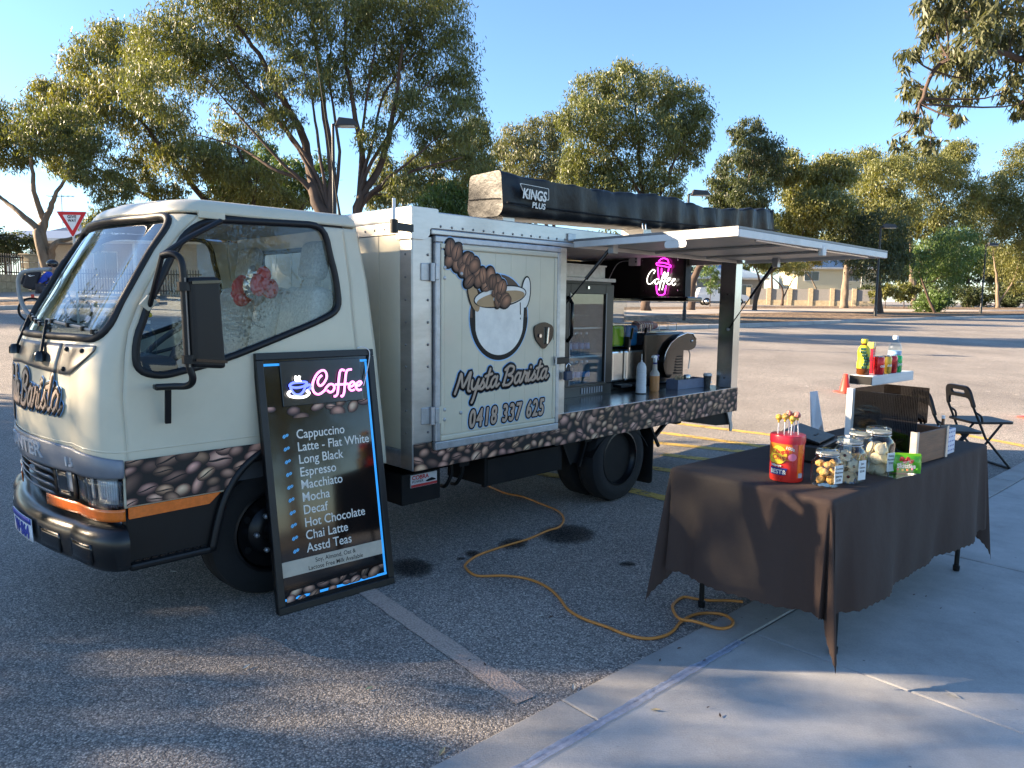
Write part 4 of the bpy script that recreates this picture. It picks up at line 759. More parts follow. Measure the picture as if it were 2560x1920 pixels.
def rr_sz(s0, s1, z0, z1, rs, rz, n=6):
    P = []
    for cx, cz, a0 in ((s1 - rs, z0 + rz, -90), (s1 - rs, z1 - rz, 0), (s0 + rs, z1 - rz, 90), (s0 + rs, z0 + rz, 180)):
        for i in range(n + 1): a = R(a0 + 90 * i / n); P.append((cx + rs * math.cos(a), cz + rz * math.sin(a)))
    return P
WSC = rr_sz(1.36, 4.64, 1.325, 1.872, .3, .085)
def densify(P, st=.02):
    out = []
    for a, b in zip(P, P[1:] + P[:1]):
        k = max(1, int(math.hypot(b[0] - a[0], b[1] - a[1]) / st)); out += [(a[0] + (b[0] - a[0]) * i / k, a[1] + (b[1] - a[1]) * i / k) for i in range(k)]
    return out
def inside(px, py, P):
    P = np.asarray(P); x, y = P[:, 0], P[:, 1]; x2, y2 = np.roll(x, -1), np.roll(y, -1); c = (y[:, None] > py) != (y2[:, None] > py)
    with np.errstate(all='ignore'): xi = (x2 - x)[:, None] * (py - y[:, None]) / (y2 - y)[:, None] + x[:, None]
    return (np.sum(c & (px < xi), 0) % 2) == 1
zs = np.concatenate([np.arange(.60, 1.8901, .0185)]); ss = np.concatenate([np.linspace(0, 1, 64, endpoint=False), np.linspace(1, 2, 16, endpoint=False), np.linspace(2, 4, 50, endpoint=False), np.linspace(4, 5, 16, endpoint=False), np.linspace(5, 6, 65)])
ARL = [(-3.05, .33), (-3.02, .45), (-2.975, .58), (-2.90, .69), (-2.79, .765), (-2.66, .80), (-2.53, .79), (-2.40, .74), (-2.30, .65), (-2.24, .5), (-2.22, .33)]; ARCH = [tuple(p.xy) for p in catmull([(a, b, 0) for a, b in ARL], 4)]; archS = [(s_of(x, z), z) for x, z in ARCH]; archF = [(6 - s, z) for s, z in archS]
HOLES = [winS, winF, WSC, archS, archF, [(1.0, .5), (5.0, .5), (5.0, .742), (1.0, .742)]]; DH = [np.array(densify(h)) for h in HOLES]
def cab_shell():
    ns, nz = len(ss), len(zs); SS, ZZ = np.meshgrid(ss, zs); cs = (SS[:-1, :-1] + SS[1:, 1:]) / 2; cz_ = (ZZ[:-1, :-1] + ZZ[1:, 1:]) / 2; keep = np.ones(cs.shape, bool); uv = np.stack([SS, ZZ], -1)
    for h, dh in zip(HOLES, DH):
        ins = inside(cs.ravel()[None], cz_.ravel()[None], h).reshape(cs.shape); keep &= ~ins
        cnt = np.zeros((nz, ns), int); tot = np.zeros((nz, ns), int)
        for a in (0, 1):
            for b in (0, 1): cnt[a:nz - 1 + a, b:ns - 1 + b] += ins; tot[a:nz - 1 + a, b:ns - 1 + b] += 1
        for i, j in zip(*np.where((cnt > 0) & (cnt < tot))):
            p = uv[i, j]; w_ = np.array([1.2, 1.]); k = np.argmin((((dh - p) * w_) ** 2).sum(-1)); uv[i, j] = dh[k]
    door = MB(); body = MB(); door2 = MB(); idx = {}
    for tgt, rule in ((door, lambda s: .10 < s < .985), (door2, lambda s: 5.015 < s < 5.90), (body, lambda s: not (.10 < s < .985) and not (5.015 < s < 5.90))):
        mp = {}
        for i in range(nz - 1):
            for j in range(ns - 1):
                if keep[i, j] and rule(cs[i, j]):
                    f = []
                    for a, b in ((i, j), (i, j + 1), (i + 1, j + 1), (i + 1, j)):
                        if (a, b) not in mp: mp[(a, b)] = len(tgt.v); tgt.v.append(tuple(S(uv[a, b, 0], uv[a, b, 1])))
                        f.append(mp[(a, b)])
                    tgt.f.append(tuple(f))
    # roof: rounded shoulder then crowned cap
    rows = [[S(s, 1.8885, 0, 0) for s in ss]]
    for k in range(1, 7):
        a = R(15 * k); rows.append([Vector((p.x, p.y, 1.885 + .068 * math.sin(a))) for p in (S(s, 1.89, 0, .075 * (1 - math.cos(a))) for s in ss)])
    base = len(body.v); body.v += [tuple(p) for r in rows for p in r]; n = len(ss)
    for r in range(6):
        for j in range(n - 1): k = base + r * n + j; body.f.append((k, k + 1, k + n + 1, k + n))
    last = rows[-1]; half = n // 2; capb = len(body.v); M_ = 14
    for j in range(half + 1):
        a, b = last[j], last[n - 1 - j]
        for t in range(M_ + 1): q = a.lerp(b, t / M_); q.z += .028 * (1 - (2 * t / M_ - 1) ** 2) * min(1, j / 6) * min(1, (half - j) / 34) ** .7; body.v.append(tuple(q))
    for j in range(half):
        for t in range(M_): k = capb + j * (M_ + 1) + t; body.f.append((k, k + 1, k + M_ + 2, k + M_ + 1))
    return body, door, door2
bd, d1, d2 = cab_shell()
cabin = bd.build('cab_body', CREAM_P, truck, smooth=True, solid=.012); door = d1.build('door', CREAM_P, truck, smooth=True, solid=.012); d2.build('door', CREAM_P, truck, smooth=True, solid=.012)
# rear wall of the cab with its window
rw = MB(); hole = rrect(.42, 1.28, 1.42, 1.80, .07)
def RWp(y, z): return Vector((itp(z, XRt), y, z))
out = [(yc - HW0 + .01, .62), (yc + HW0 - .01, .62), (yc + HW0 - .06, 1.9), (yc - HW0 + .06, 1.9)]
tr_ = tessellate_polygon([[Vector((a, b, 0)) for a, b in out], [Vector((a, b, 0)) for a, b in hole]]); al = out + hole
rw.add([RWp(a, b) for a, b in al], [tuple(t) for t in tr_]); rw.build('cab_rear_wall', CREAM_P, truck, solid=.02)
def on_skin(P, off=0.): return [S(s, z, off) for s, z in P]
MB().tube(on_skin(densify(winS, .04), .004), .017, 8, closed=True).build('window_seal', RUB, door, smooth=True)
MB().tube(on_skin(densify(WSC, .04), .006), .019, 8, closed=True).build('windscreen_seal', RUB, cabin, smooth=True); MB().tube(on_skin(densify(winF, .04), .004), .017, 8, closed=True).build('window_seal', RUB, cabin, smooth=True)
def skin_pane(name, P, m, parent, st=.03, off=0., inward=-.008):
    P = densify(P, .05); lo = np.array(P).min(0); hi = np.array(P).max(0); b = MB(); su = np.arange(lo[0] - .03, hi[0] + .06, .06); zu = np.arange(lo[1] - .03, hi[1] + .06, .03); mp = {}
    for i in range(len(zu) - 1):
        for j in range(len(su) - 1):
            if inside(np.array([[(su[j] + su[j + 1]) / 2]]), np.array([[(zu[i] + zu[i + 1]) / 2]]), P)[0]:
                f = []
                for a, c in ((i, j), (i, j + 1), (i + 1, j + 1), (i + 1, j)):
                    if (a, c) not in mp:
                        q = (su[c], zu[a]); mp[(a, c)] = len(b.v); b.v.append(tuple(S(q[0], q[1], inward)))
                    f.append(mp[(a, c)])
                b.f.append(tuple(f))
    return b.build(name, m, parent, smooth=True)
def poly_pane(P, yy, name, m, parent, fn):
    tr2 = tessellate_polygon([[Vector((a, b, 0)) for a, b in P]]); return MB().add([fn(a, b) for a, b in P], [tuple(t) for t in tr2]).build(name, m, parent)
skin_pane('windscreen', WSC, WGL, cabin)
poly_pane(winS, 0, 'window', SGL, door, lambda s, z: S(s, z, -.006)); poly_pane(winF, 0, 'window', SGL, cabin, lambda s, z: S(s, z, -.006)); poly_pane(hole, 0, 'rear_window', SGL, cabin, lambda a, b: RWp(a, b) + Vector((.005, 0, 0)))
MB().tube([RWp(a, b) for a, b in hole], .018, 6, closed=True).build('rear_window_seal', RUB, cabin, smooth=True)
# door gaps, quarter seams, roof screws
seam = MB(); seam.tube([S(.985, z, .001) for z in np.linspace(.61, 1.875, 40)], .005, 6); seam.tube([S(s, 1.885, .001) for s in np.linspace(.985, .10, 24)], .005, 6); seam.tube([S(.10, z, .001) for z in np.linspace(1.88, .8, 24)], .005, 6)
seam.tube([S(0.10 - .1 * t, 1.52 - .004 * math.sin(t * 3), .001) for t in np.linspace(0, 1, 6)], .004, 6); seam.build('door_gap', RUB, cabin)
sc = MB()
for s in np.linspace(.2, .95, 6): p = S(s, 1.89, 0, .075); sc.sphere((p.x, p.y + .05, 1.957), .014, 8, 6, 1, 1, .7)
tag(sc.build('roof_screws', CREAM_P, cabin, smooth=True), kind='stuff')
MB().tube([S(s, .845 + .02 * min(1, max(0, s - 1)), .002) for s in np.linspace(.12, 5.88, 120)], .006, 6).build('body_crease', CREAM_P, cabin, smooth=True)
def patch(name, s0, s1, z0, z1, off, m, parent, ns=24, nz=6, th=None):
    b = MB(); f0 = z0 if callable(z0) else (lambda s: z0); f1 = z1 if callable(z1) else (lambda s: z1)
    for i in range(ns + 1):
        s = s0 + (s1 - s0) * i / ns
        for k in range(nz + 1): b.v.append(tuple(S(s, f0(s) + (f1(s) - f0(s)) * k / nz, off(k / nz) if callable(off) else off)))
    b.f = [(i * (nz + 1) + k, (i + 1) * (nz + 1) + k, (i + 1) * (nz + 1) + k + 1, i * (nz + 1) + k + 1) for i in range(ns) for k in range(nz)]
    return b.build(name, m, parent, smooth=True, solid=th or .006)
zt = lambda s: .812 + .05 * (1 - abs(1 - min(1, max(0, (s - 1) / 4))  * 2) ** 2)
gar = patch('grille_garnish', 1.0, 5.0, .735, zt, lambda t: .012 + .008 * math.sin(math.pi * t), GREYG, truck, 60, 8)
patch('lower_panel', 1.0, 5.0, .545, .735, -.055, BLKP, truck, 50, 4)
patch('corner_headlight', 1.02, 1.72, .605, .73, .006, LAMPG, truck, 12, 4); hl = patch('headlight_reflector', 1.05, 1.70, .61, .725, -.045, mat('reflector_bowl', (.66, .68, .70), .3, .3), truck, 10, 4)
for k in range(14): s = 1.07 + .045 * k; MB().bar(S(s, .612, .008), S(s, .722, .008), .004, .003).build('lens_rib', LAMPG, hl)
for s0, s1 in ((1.80, 2.02), (2.18, 2.36), (3.98, 4.2), (4.3, 4.95)): patch('headlight', s0, s1, .612, .722, -.004, LAMPG, truck, 6, 4); patch('headlight_reflector', s0 + .02, s1 - .02, .618, .716, -.04, MATS['reflector_bowl'], truck, 6, 4)
for s in (1.75, 2.1, 2.42): patch('headlight_divider', s - .03, s + .03, .605, .73, -.01, BLKP, truck, 2, 3)
for k in range(4): patch('grille_slat', 2.46, 3.9, .585 + .036 * k, .612 + .036 * k, lambda t, k=k: .005 - .02 * (1 - t), GREYG, truck, 20, 2)
patch('indicator', 1.0, 2.55, .548, .60, .012, ORNG, truck, 24, 4); patch('indicator', 3.6, 5.0, .548, .60, .012, ORNG, truck, 24, 4)
# silver panel under the windscreen with its separate corner piece
zb1 = lambda s: 1.165 + .125 * max(0, (2.05 - s) / .6) ** 1.6 if s < 2.05 else 1.165 + .03 * min(1, (s - 2.05))
patch('scuttle_corner_panel', 1.48, 2.16, zb1, 1.298, .011, DSIL, cabin, 18, 6); patch('scuttle_panel', 2.175, 4.5, lambda s: zb1(s) if s < 3 else (zb1(6 - s)), 1.298, .011, DSIL, cabin, 40, 6)
for s, z in ((2.08, 1.275), (1.72, 1.275), (2.06, 1.19)): p = S(s, z, .014); MB().sphere(p, .011, 10, 6).build('panel_bolt', BLKP, cabin, smooth=True)
# wrapped lettering on the cab front
ARC = HW0 - .24
def wrap_text(body, size, s_c, z0, m, name, off=.022, xs=1., depth=.004, offset=0., shear=0.):
    o = text_mesh(body, size, m, name, gar, Matrix.Identity(4), depth, shear, xs, offset, 'CENTER')
    for v in o.data.vertices: u, w_, t = v.co; v.co = S(s_c - u / ARC, z0 + w_, off + t)
    return o
CHRM = mat('chrome_letter', (.60, .61, .63), .3, .3)
wrap_text('CANTER', .095, 3.0, .775, CHRM, 'maker_letters', xs=1.5, offset=.002); wrap_text('1.5', .055, 2.02, .765, CHRM, 'size_numeral', xs=1.2, offset=.002)
TAN = mat('tan_vinyl', (.47, .34, .25), .35, var=.06); NAVY = mat('black_vinyl', (.003, .003, .005), .4, spec=.25); SKYB = mat('pale_blue_vinyl', (.30, .52, .80), .35)
def wrap_strokes(lines, r, name, m, off, wtot, s_c, z0, parent, flat=.06):
    b = MB()
    for l in lines:
        P = [S(s_c - (x - wtot / 2) / ARC, z0 + y, off) for x, y in l]
        if len(P) < 2 or (P[-1] - P[0]).length < 1e-6 and len(P) < 3: continue
        e0 = (P[0] - P[1]).normalized(); e1 = (P[-1] - P[-2]).normalized(); P = [P[0] + e0 * r * .9] + P + [P[-1] + e1 * r * .9]; b.tube(P, [r * .5] + [r] * (len(P) - 2) + [r * .5], 8, flat=((-1, 0, 0), flat))
    return b.build(name, m, parent, smooth=True)
ln, wt = script('Mysta Barista', .088, .22)
for r_, m_, of in ((.031, SKYB, .009), (.026, NAVY, .0115), (.0105, TAN, .0140)): wrap_strokes(ln, r_, 'front_lettering', m_, of, wt, 2.95, 1.0, cabin, .035)
# bumper swept round the front, number plate
prof = [(-.06, .33), (.025, .332), (.055, .36), (.062, .43), (.062, .47), (.045, .505), (.015, .522), (-.07, .525)]; sb = np.concatenate([np.linspace(1.0, 2, 22, endpoint=False), np.linspace(2, 4, 30, endpoint=False), np.linspace(4, 5, 22)]); bm_ = MB(); npf = len(prof)
for s in sb:
    for o_, z in prof: bm_.v.append(tuple(S(s, .45, o_) * 1) if 0 else (lambda p: (p.x, p.y, z))(S(s, .45, o_)))
for i in range(len(sb) - 1):
    for k in range(npf - 1): a = i * npf + k; bm_.f.append((a, a + npf, a + npf + 1, a + 1))
bm_.f += [tuple(range(npf)), tuple((len(sb) - 1) * npf + k for k in range(npf))[::-1]]
bum = bm_.build('front_bumper', mat('bumper_black', (.0075, .0075, .008), .3, var=.25, scale=4, coat=.1, dirt=.04), truck, smooth='auto')
for s0, s1 in ((1.55, 1.95), (2.15, 2.5), (3.6, 4.1)): patch('bumper_recess', s0, s1, .365, .455, .0632, BLKG, bum, 10, 3, .003)
pl = patch('number_plate', 2.62, 3.22, .365, .475, .075, mat('plate_white', (.74, .76, .80), .35), truck, 12, 4, .004); patch('plate_band', 2.62, 3.22, .448, .475, .0785, mat('plate_blue', (.03, .05, .35), .4), pl, 12, 2, .002)
tx = text_mesh('W·864', .085, MATS['plate_blue'], 'plate_number', pl, Matrix.Identity(4), .001, 0, .95, .002, 'CENTER')
for v in tx.data.vertices: u, w_, t = v.co; v.co = S(2.90 - u / ARC, .378 + w_, .0795 + t)
# side below the door: marker lamp, black step, wheel arch flare
sy = yc - HW0
st = MB().prism([(-3.415, .33), (-3.415, .60), (-2.965, .60), (-3.03, .345)], XZ(sy + .06), .05).build('step_panel', BLKP, truck, bevel=.01)
trd = MB().box(-3.41, -3.045, sy - .02, sy + .20, .318, .352).build('step_tread', BLKP, truck, bevel=.012)
gr = MB()
for i in range(9):
    for j in range(4): gr.box(-3.385 + i * .036 + (j % 2) * .012, -3.36 + i * .036 + (j % 2) * .012, sy + .0 + j * .035, sy + .02 + j * .035, .352, .360)
tag(gr.build('tread_studs', BLKG, trd), kind='stuff')
MB().prism([(-3.405, .552), (-3.405, .603), (-3.0, .603), (-3.055, .556)], XZ(sy - .003), .012).build('side_marker', ORNG, truck, bevel=.004)
MB().tube([(p.x, sy - .006, p.y) for p in catmull([(a, b, 0) for a, b in ARL], 4)], .020, 8).build('wheel_arch', BLKP, truck, smooth=True)
# ---- coffee bean print: flat printed beans with the print's own highlights
BEANM = vcol('bean_print', .6, 0, 0)
def bean_print(name, x0, x1, zf0, zf1, y, parent, n, size=.05, seed=3, clip=None, back=True, dens=1., dir_=-1, MX=None):
    rg = random.Random(seed); b = MB(); cols = []; K = 16
    def put(x, z, o): 
        p = Vector((x, y + dir_ * o, z)); return tuple(MX @ p if MX else p)
    if back:
        N_ = 24
        for i in range(N_ + 1):
            x = x0 + (x1 - x0) * i / N_; b.v += [put(x, zf0(x), .0015), put(x, zf1(x), .0015)]; cols += [(.006, .004, .0035)] * 2
        b.f += [(2 * i, 2 * i + 2, 2 * i + 3, 2 * i + 1) for i in range(N_)]
    spots = []; tries = 0
    while len(spots) < n and tries < n * 60:
        tries += 1; x = rg.uniform(x0, x1); z = rg.uniform(zf0(x), zf1(x)); sc = size * rg.uniform(.6, 1.1)
        if all(math.hypot(x - a, (z - c) * 1.45) > .38 * (sc + d_) * dens for a, c, d_ in spots): spots.append((x, z, sc))
    for i, (x, z, sc) in enumerate(spots):
        if clip and not clip(x, z): continue
        ang = rg.gauss(.15, .4); L_ = sc * rg.uniform(.42, .56); w_ = L_ * rg.uniform(.5, .78); o = .0022 + .00003 * (i % 40) + .0004 * (i % 3); ca, sa = math.cos(ang), math.sin(ang)
        br = rg.uniform(.25, 1.6); warm = rg.random(); mid = (.175 * br, (.080 + .012 * warm) * br, (.050 + .018 * (1 - warm)) * br); hi = (min(.85, mid[0] * 2.7 + .22 * br), min(.8, mid[1] * 2.8 + .14 * br), min(.75, mid[2] * 2.6 + .095 * br)); lo = tuple(c * .16 for c in mid)
        base = len(b.v); rings = [(0.001, hi, .18), (.45, tuple((h * .55 + m_ * .45) for h, m_ in zip(hi, mid)), .12), (.78, mid, .04), (1., lo, 0)]
        for rr, c, up_ in rings:
            for k in range(K):
                a = 2 * math.pi * k / K; u, v = rr * math.cos(a) * L_, rr * math.sin(a) * w_ + up_ * w_ * 1.8; lo_ = c
                if v < -.1 * w_: q = min(1, (-v / w_) * 1.1); lo_ = tuple(cc * (1 - .75 * q) for cc in c)
                X_, Z_ = x + u * ca - v * sa, z + u * sa + v * ca; X_ = min(max(X_, x0), x1); Z_ = min(max(Z_, zf0(X_)), zf1(X_)); b.v.append(put(X_, Z_, o)); cols.append(lo_)
        for q in range(3):
            for k in range(K): b.f.append((base + q * K + k, base + q * K + (k + 1) % K, base + (q + 1) * K + (k + 1) % K, base + (q + 1) * K + k))
        if rg.random() < .45:   # crease
            base = len(b.v); nn_ = 8
            for k in range(nn_ + 1):
                t = -0.85 + 1.7 * k / nn_; wv = .10 * w_ * math.sin(3 * t); th = .10 * w_ * (1 - t * t) + .0004
                for sg in (-1, 1): u, v = t * L_, wv + sg * th; X_, Z_ = x + u * ca - v * sa, z + u * sa + v * ca; X_ = min(max(X_, x0), x1); Z_ = min(max(Z_, zf0(X_)), zf1(X_)); b.v.append(put(X_, Z_, o + .0002)); cols.append((.008, .005, .004))
            b.f += [(base + 2 * k, base + 2 * k + 2, base + 2 * k + 3, base + 2 * k + 1) for k in range(nn_)]
    return tag(b.build(name, BEANM, parent, cols=cols), kind='stuff')
bean_print('bean_print', -3.41, -2.76, lambda x: max(.608, float(np.interp(x, [p[0] for p in ARL], [p[1] for p in ARL])) + .012) if x > -3.02 else .608, lambda x: .808, sy - .009, door, 44, .13, 5, dens=.9)
# ---- box body
X0, X1, BW, ZF, ZT = -1.94, 1.77, 1.86, .745, 2.0
fl = MB().box(X0 + .02, X1, .02, BW, .56, ZF).build('box_floor', CHASS, truck, bevel=.005); MB().box(X0 + .1, X1 - .005, .012, BW - .03, ZF + .001, ZF + .006).build('bench_top', STEEL, truck, bevel=.002)
ROOFP = mat('box_roof_white', (.66, .66, .63), .45, dirt=.2); MB().box(X0 + .01, X1, .01, BW, 1.955, ZT - .015).build('box_roof', ROOFP, truck, bevel=.006)
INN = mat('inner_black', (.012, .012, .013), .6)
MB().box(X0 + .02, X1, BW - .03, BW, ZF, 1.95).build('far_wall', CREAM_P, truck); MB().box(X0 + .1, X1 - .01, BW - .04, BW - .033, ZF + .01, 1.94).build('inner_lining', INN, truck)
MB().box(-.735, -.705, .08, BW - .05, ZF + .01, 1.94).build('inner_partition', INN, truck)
# front wall: tongue and groove cream panels
ys = np.linspace(.11, BW - .11, 9)
fw_ = MB().box(X0 + .018, X0 + .05, .02, BW - .02, .60, 1.9).build('front_wall', CREAM_P, truck)
for a, b in zip(ys, ys[1:]): MB().box(X0, X0 + .018, a + .002, b - .002, .655, 1.87).build('front_panel_board', CREAM_P, fw_, bevel=.003)
MB().box(X0 - .003, X0 + .02, .11, BW - .11, .548, .652).build('front_bottom_rail', GALV, truck, bevel=.004); MB().box(X0 - .003, X0 + .02, .11, BW - .11, 1.872, 1.94).build('front_top_rail', ALU, truck, bevel=.004)
MB().box(X0 - .006, X0 + .03, .06, BW - .06, 1.941, 2.02).build('front_roof_edge', ROOFP, truck, bevel=.012)
# near side rails, posts
MB().box(X0, X0 + .135, -.004, .025, .70, 1.86).build('corner_post', ALU, truck, bevel=.004); MB().box(X0 - .004, X0 + .02, .0, .11, .548, 1.86).build('corner_post_return', ALU, truck, bevel=.004)
MB().box(X0 - .002, X0 + .125, -.0045, .02, .546, .70).build('corner_post_foot', GALV, truck, bevel=.003)
MB().box(X0 + .12, X1, -.002, .03, 1.905, ZT).build('top_rail', ALU, truck, bevel=.006); MB().box(X0 + .12, -.6, -.022, .0, 1.872, 1.902).build('drip_rail', ALU, truck, bevel=.006); MB().box(-.60, X1, -.0015, .03, 1.874, 1.904).build('hatch_header', ALU, truck, bevel=.003)
cp = MB(); cp.prism(rounded([(X0 - .012, 1.84), (X0 + .08, 1.84), (X0 + .115, 1.87), (X0 + .115, 1.905), (X0 + .175, 1.91), (X0 + .175, 2.015), (X0 - .012, 2.015)], .012, 3), XZ(-.006), .008); cp.build('corner_casting', ALU, truck, bevel=.003); MB().box(X0 - .014, X0 - .005, -.012, .13, 1.84, 2.015).build('corner_casting', ALU, truck, bevel=.003)
rv = MB()
for x in np.arange(X0 + .2, -.62, .082): rv.sphere((x, -.003, 1.922), .0075, 8, 5, 1, .6, 1)
for z in np.arange(.76, 1.84, .125): rv.sphere((X0 + .105, -.006, z), .008, 8, 5, 1, .6, 1); rv.sphere((X0 - .006, .055, z), .007, 8, 5, .6, 1, 1)
for y in np.arange(.16, 1.75, .095): rv.sphere((X0 - .004, y, 1.905), .007, 8, 5, .6, 1, 1)
tag(rv.build('rivets', mat('rivet', (.22, .21, .20), .5, .8), truck, smooth=True), kind='stuff')
# side door of the box
DX0, DX1, DZ0, DZ1 = -1.797, -.735, .662, 1.868
dr = MB(); W_ = .036
MB().box(DX0 + .03, DX1 - .03, -.018, .02, DZ0 + .03, DZ1 - .03).build('box_door', CREAM_P, truck, bevel=.003); bdoor = bpy.data.objects['box_door']
xs_ = np.linspace(DX0 + W_ + .03, DX1 - W_ - .03, 8)
for a, b in zip(xs_, xs_[1:]): MB().box(a + .0003, b - .0003, -.024, -.016, DZ0 + .075, DZ1 - .075).build('door_board', CREAM_P, bdoor, bevel=.0012)
for a in ((DX0, DX1, DZ1 - W_, DZ1), (DX0, DX1, DZ0 - .012, DZ0 + W_), (DX0, DX0 + W_, DZ0 + W_ + .001, DZ1 - W_ - .001), (DX1 - W_, DX1, DZ0 + W_ + .001, DZ1 - W_ - .001)): MB().box(a[0], a[1], -.028, .012, a[2], a[3]).build('door_edge_rail', GALV, bdoor, bevel=.006)
for a in ((DX0 + W_ + .002, DX1 - W_ - .002, DZ1 - W_ - .035, DZ1 - W_ - .002), (DX0 + W_ + .002, DX1 - W_ - .002, DZ0 + W_ + .002, DZ0 + W_ + .035), (DX0 + W_ + .002, DX0 + W_ + .028, DZ0 + .074, DZ1 - .074), (DX1 - W_ - .028, DX1 - W_ - .002, DZ0 + .074, DZ1 - .074)): MB().box(a[0], a[1], -.031, -.012, a[2], a[3]).build('door_trim', CREAM_P, bdoor, bevel=.008)
MB().box(-.725, -.655, -.006, .05, .735, 1.87).build('hatch_post', ALU, truck, bevel=.004)
for z, plate in ((1.665, False), (.855, True)):
    h = MB().box(-1.885, -1.825, -.012, .0, z - .048, z + .048).build('door_hinge', GALV, truck, bevel=.004); MB().lathe([(.014, -.05), (.014, .05)], 12, (-1.815, -.022, z)).build('hinge_pin', GALV, h, smooth='auto'); MB().box(-1.803, -1.775, -.036, -.006, z - .042, z + .042).build('hinge_leaf', GALV, h, bevel=.004)
    if plate: MB().prism(rounded([(-1.775, z - .05), (-1.775, z + .05), (-1.69, z + .045), (-1.585, z + .012), (-1.585, z - .012), (-1.69, z - .045)], .01, 3), XZ(-.0245), .004).build('hinge_strap', CREAM_P, h)
    for q in ((-1.735, z + .028), (-1.735, z - .03), (-1.61, z - .002)): MB().lathe([(.011, 0), (.011, .006), (.006, .009)], 10, M=Matrix.Translation((q[0], -.028, q[1])) @ Matrix.Rotation(R(90), 4, 'X')).build('hinge_bolt', GALV, h, smooth='auto')
lt_ = MB().prism(rounded([(-1.0, 1.352), (-.90, 1.382), (-.81, 1.352), (-.815, 1.27), (-.90, 1.195), (-.985, 1.27)], .03, 5), XZ(-.0242), .012).build('door_latch', BLKG, bdoor, bevel=.004); MB().bar((-.885, -.046, 1.235), (-.877, -.05, 1.345), .018, .012).build('latch_lever', CHR, lt_, bevel=.004); MB().lathe([(.012, 0), (.012, .006)], 10, M=Matrix.Translation((-.945, -.04, 1.29)) @ Matrix.Rotation(R(90), 4, 'X')).build('latch_key', CHR, lt_)
MB().box(-.90, -.775, -.0265, -.0235, 1.075, 1.26).build('latch_backing_plate', CREAM_P, bdoor, bevel=.001)
hp = MB().box(-.80, -.655, -.048, -.03, 1.098, 1.142).build('hasp', BLKP, truck, bevel=.005); MB().box(-.80, -.785, -.05, -.026, 1.09, 1.15).build('hasp_end', GALV, hp, bevel=.003)
pad = MB().box(-.70, -.635, -.062, -.03, .985, 1.045).build('padlock', mat('padlock_blue', (.03, .05, .09), .35), truck, bevel=.006); MB().tube([(-.685, -.046, 1.045), (-.685, -.046, 1.085), (-.667, -.046, 1.1), (-.65, -.046, 1.085), (-.65, -.046, 1.045)], .005, 8).build('shackle', CHR, pad, smooth=True)
# printed emblem: beans pouring into a coffee cup (plain cup front), business name and number
EM = Matrix.Translation((0, -.0246, 0)) @ XZ(0)
def emb(name, poly, m, z, th=.0006): return MB().prism(poly, Matrix.Translation((0, -z, 0)) @ EM, th).build(name, m, bdoor)
def ell(cx, cz, rx, rz, a0=0, a1=360, n=40, rot=0.):
    o = []
    for i in range(n + 1 if a1 - a0 < 360 else n): a = R(a0 + (a1 - a0) * i / n); u, v = rx * math.cos(a), rz * math.sin(a); o.append((cx + u * math.cos(rot) - v * math.sin(rot), cz + u * math.sin(rot) + v * math.cos(rot)))
    return o
DBR = mat('dark_brown_vinyl', (.055, .022, .013), .35); CWH = mat('white_vinyl', (.78, .74, .66), .35); CARA = mat('caramel_vinyl', (.40, .24, .11), .35)
ecx, ecz = -1.295, 1.40
emb('emblem_halo', ell(ecx, ecz + .01, .252, .268), SKYB, .0004); emb('emblem_disc', ell(ecx, ecz + .01, .245, .261), DBR, .0012); 
emb('emblem_disc', [(x, z) for x, z in ell(ecx, ecz + .01, .2452, .2612, 180, 360)], NAVY, .0019)
cup = [(ecx - .205, ecz + .105)] + [(ecx + .205 * math.sin(a) - .0, ecz - .02 - .20 * math.cos(a) + .0) for a in np.linspace(-1.35, 1.35, 22)] + [(ecx + .215, ecz + .165)]
emb('cup_outline', [(ecx + (x - ecx) * 1.10, ecz - .02 + (z - ecz + .02) * 1.10) for x, z in cup], NAVY, .0026); emb('cup', cup, CWH, .0033)
for sx, cxh, rt_ in ((-1, ecx - .215, .35), (1, ecx + .225, -.12)):
    emb('cup_handle_outline', ell(cxh, ecz + .135 + .03 * (sx > 0), .046, .105, rot=rt_), NAVY, .0030); emb('cup_handle', ell(cxh, ecz + .135 + .03 * (sx > 0), .036, .095, rot=rt_), CARA if sx < 0 else CWH, .0040)
emb('cup_rim_outline', ell(ecx + .005, ecz + .138, .225, .066, rot=.13), NAVY, .0047); emb('cup_rim', ell(ecx + .005, ecz + .138, .216, .057, rot=.13), CWH, .0054); emb('coffee', ell(ecx + .008, ecz + .125, .205, .042, rot=.15), CARA, .0061)
strokes([[(ecx - .05 + .11 * t + .01 * math.sin(7 * t), ecz + .12 + .028 * t) for t in np.linspace(0, 1, 10)], [(ecx + .01, ecz + .105), (ecx + .05, ecz + .12), (ecx + .06, ecz + .135)]], .011, 'latte_leaf', CWH, bdoor, EM, .08, .0072)
strokes([[(ecx + .175, ecz + .10), (ecx + .178, ecz + .03)], [(ecx + .178, ecz + .005), (ecx + .178, ecz)]], .004, 'cup_gleam', NAVY, bdoor, EM, .2, .0045)
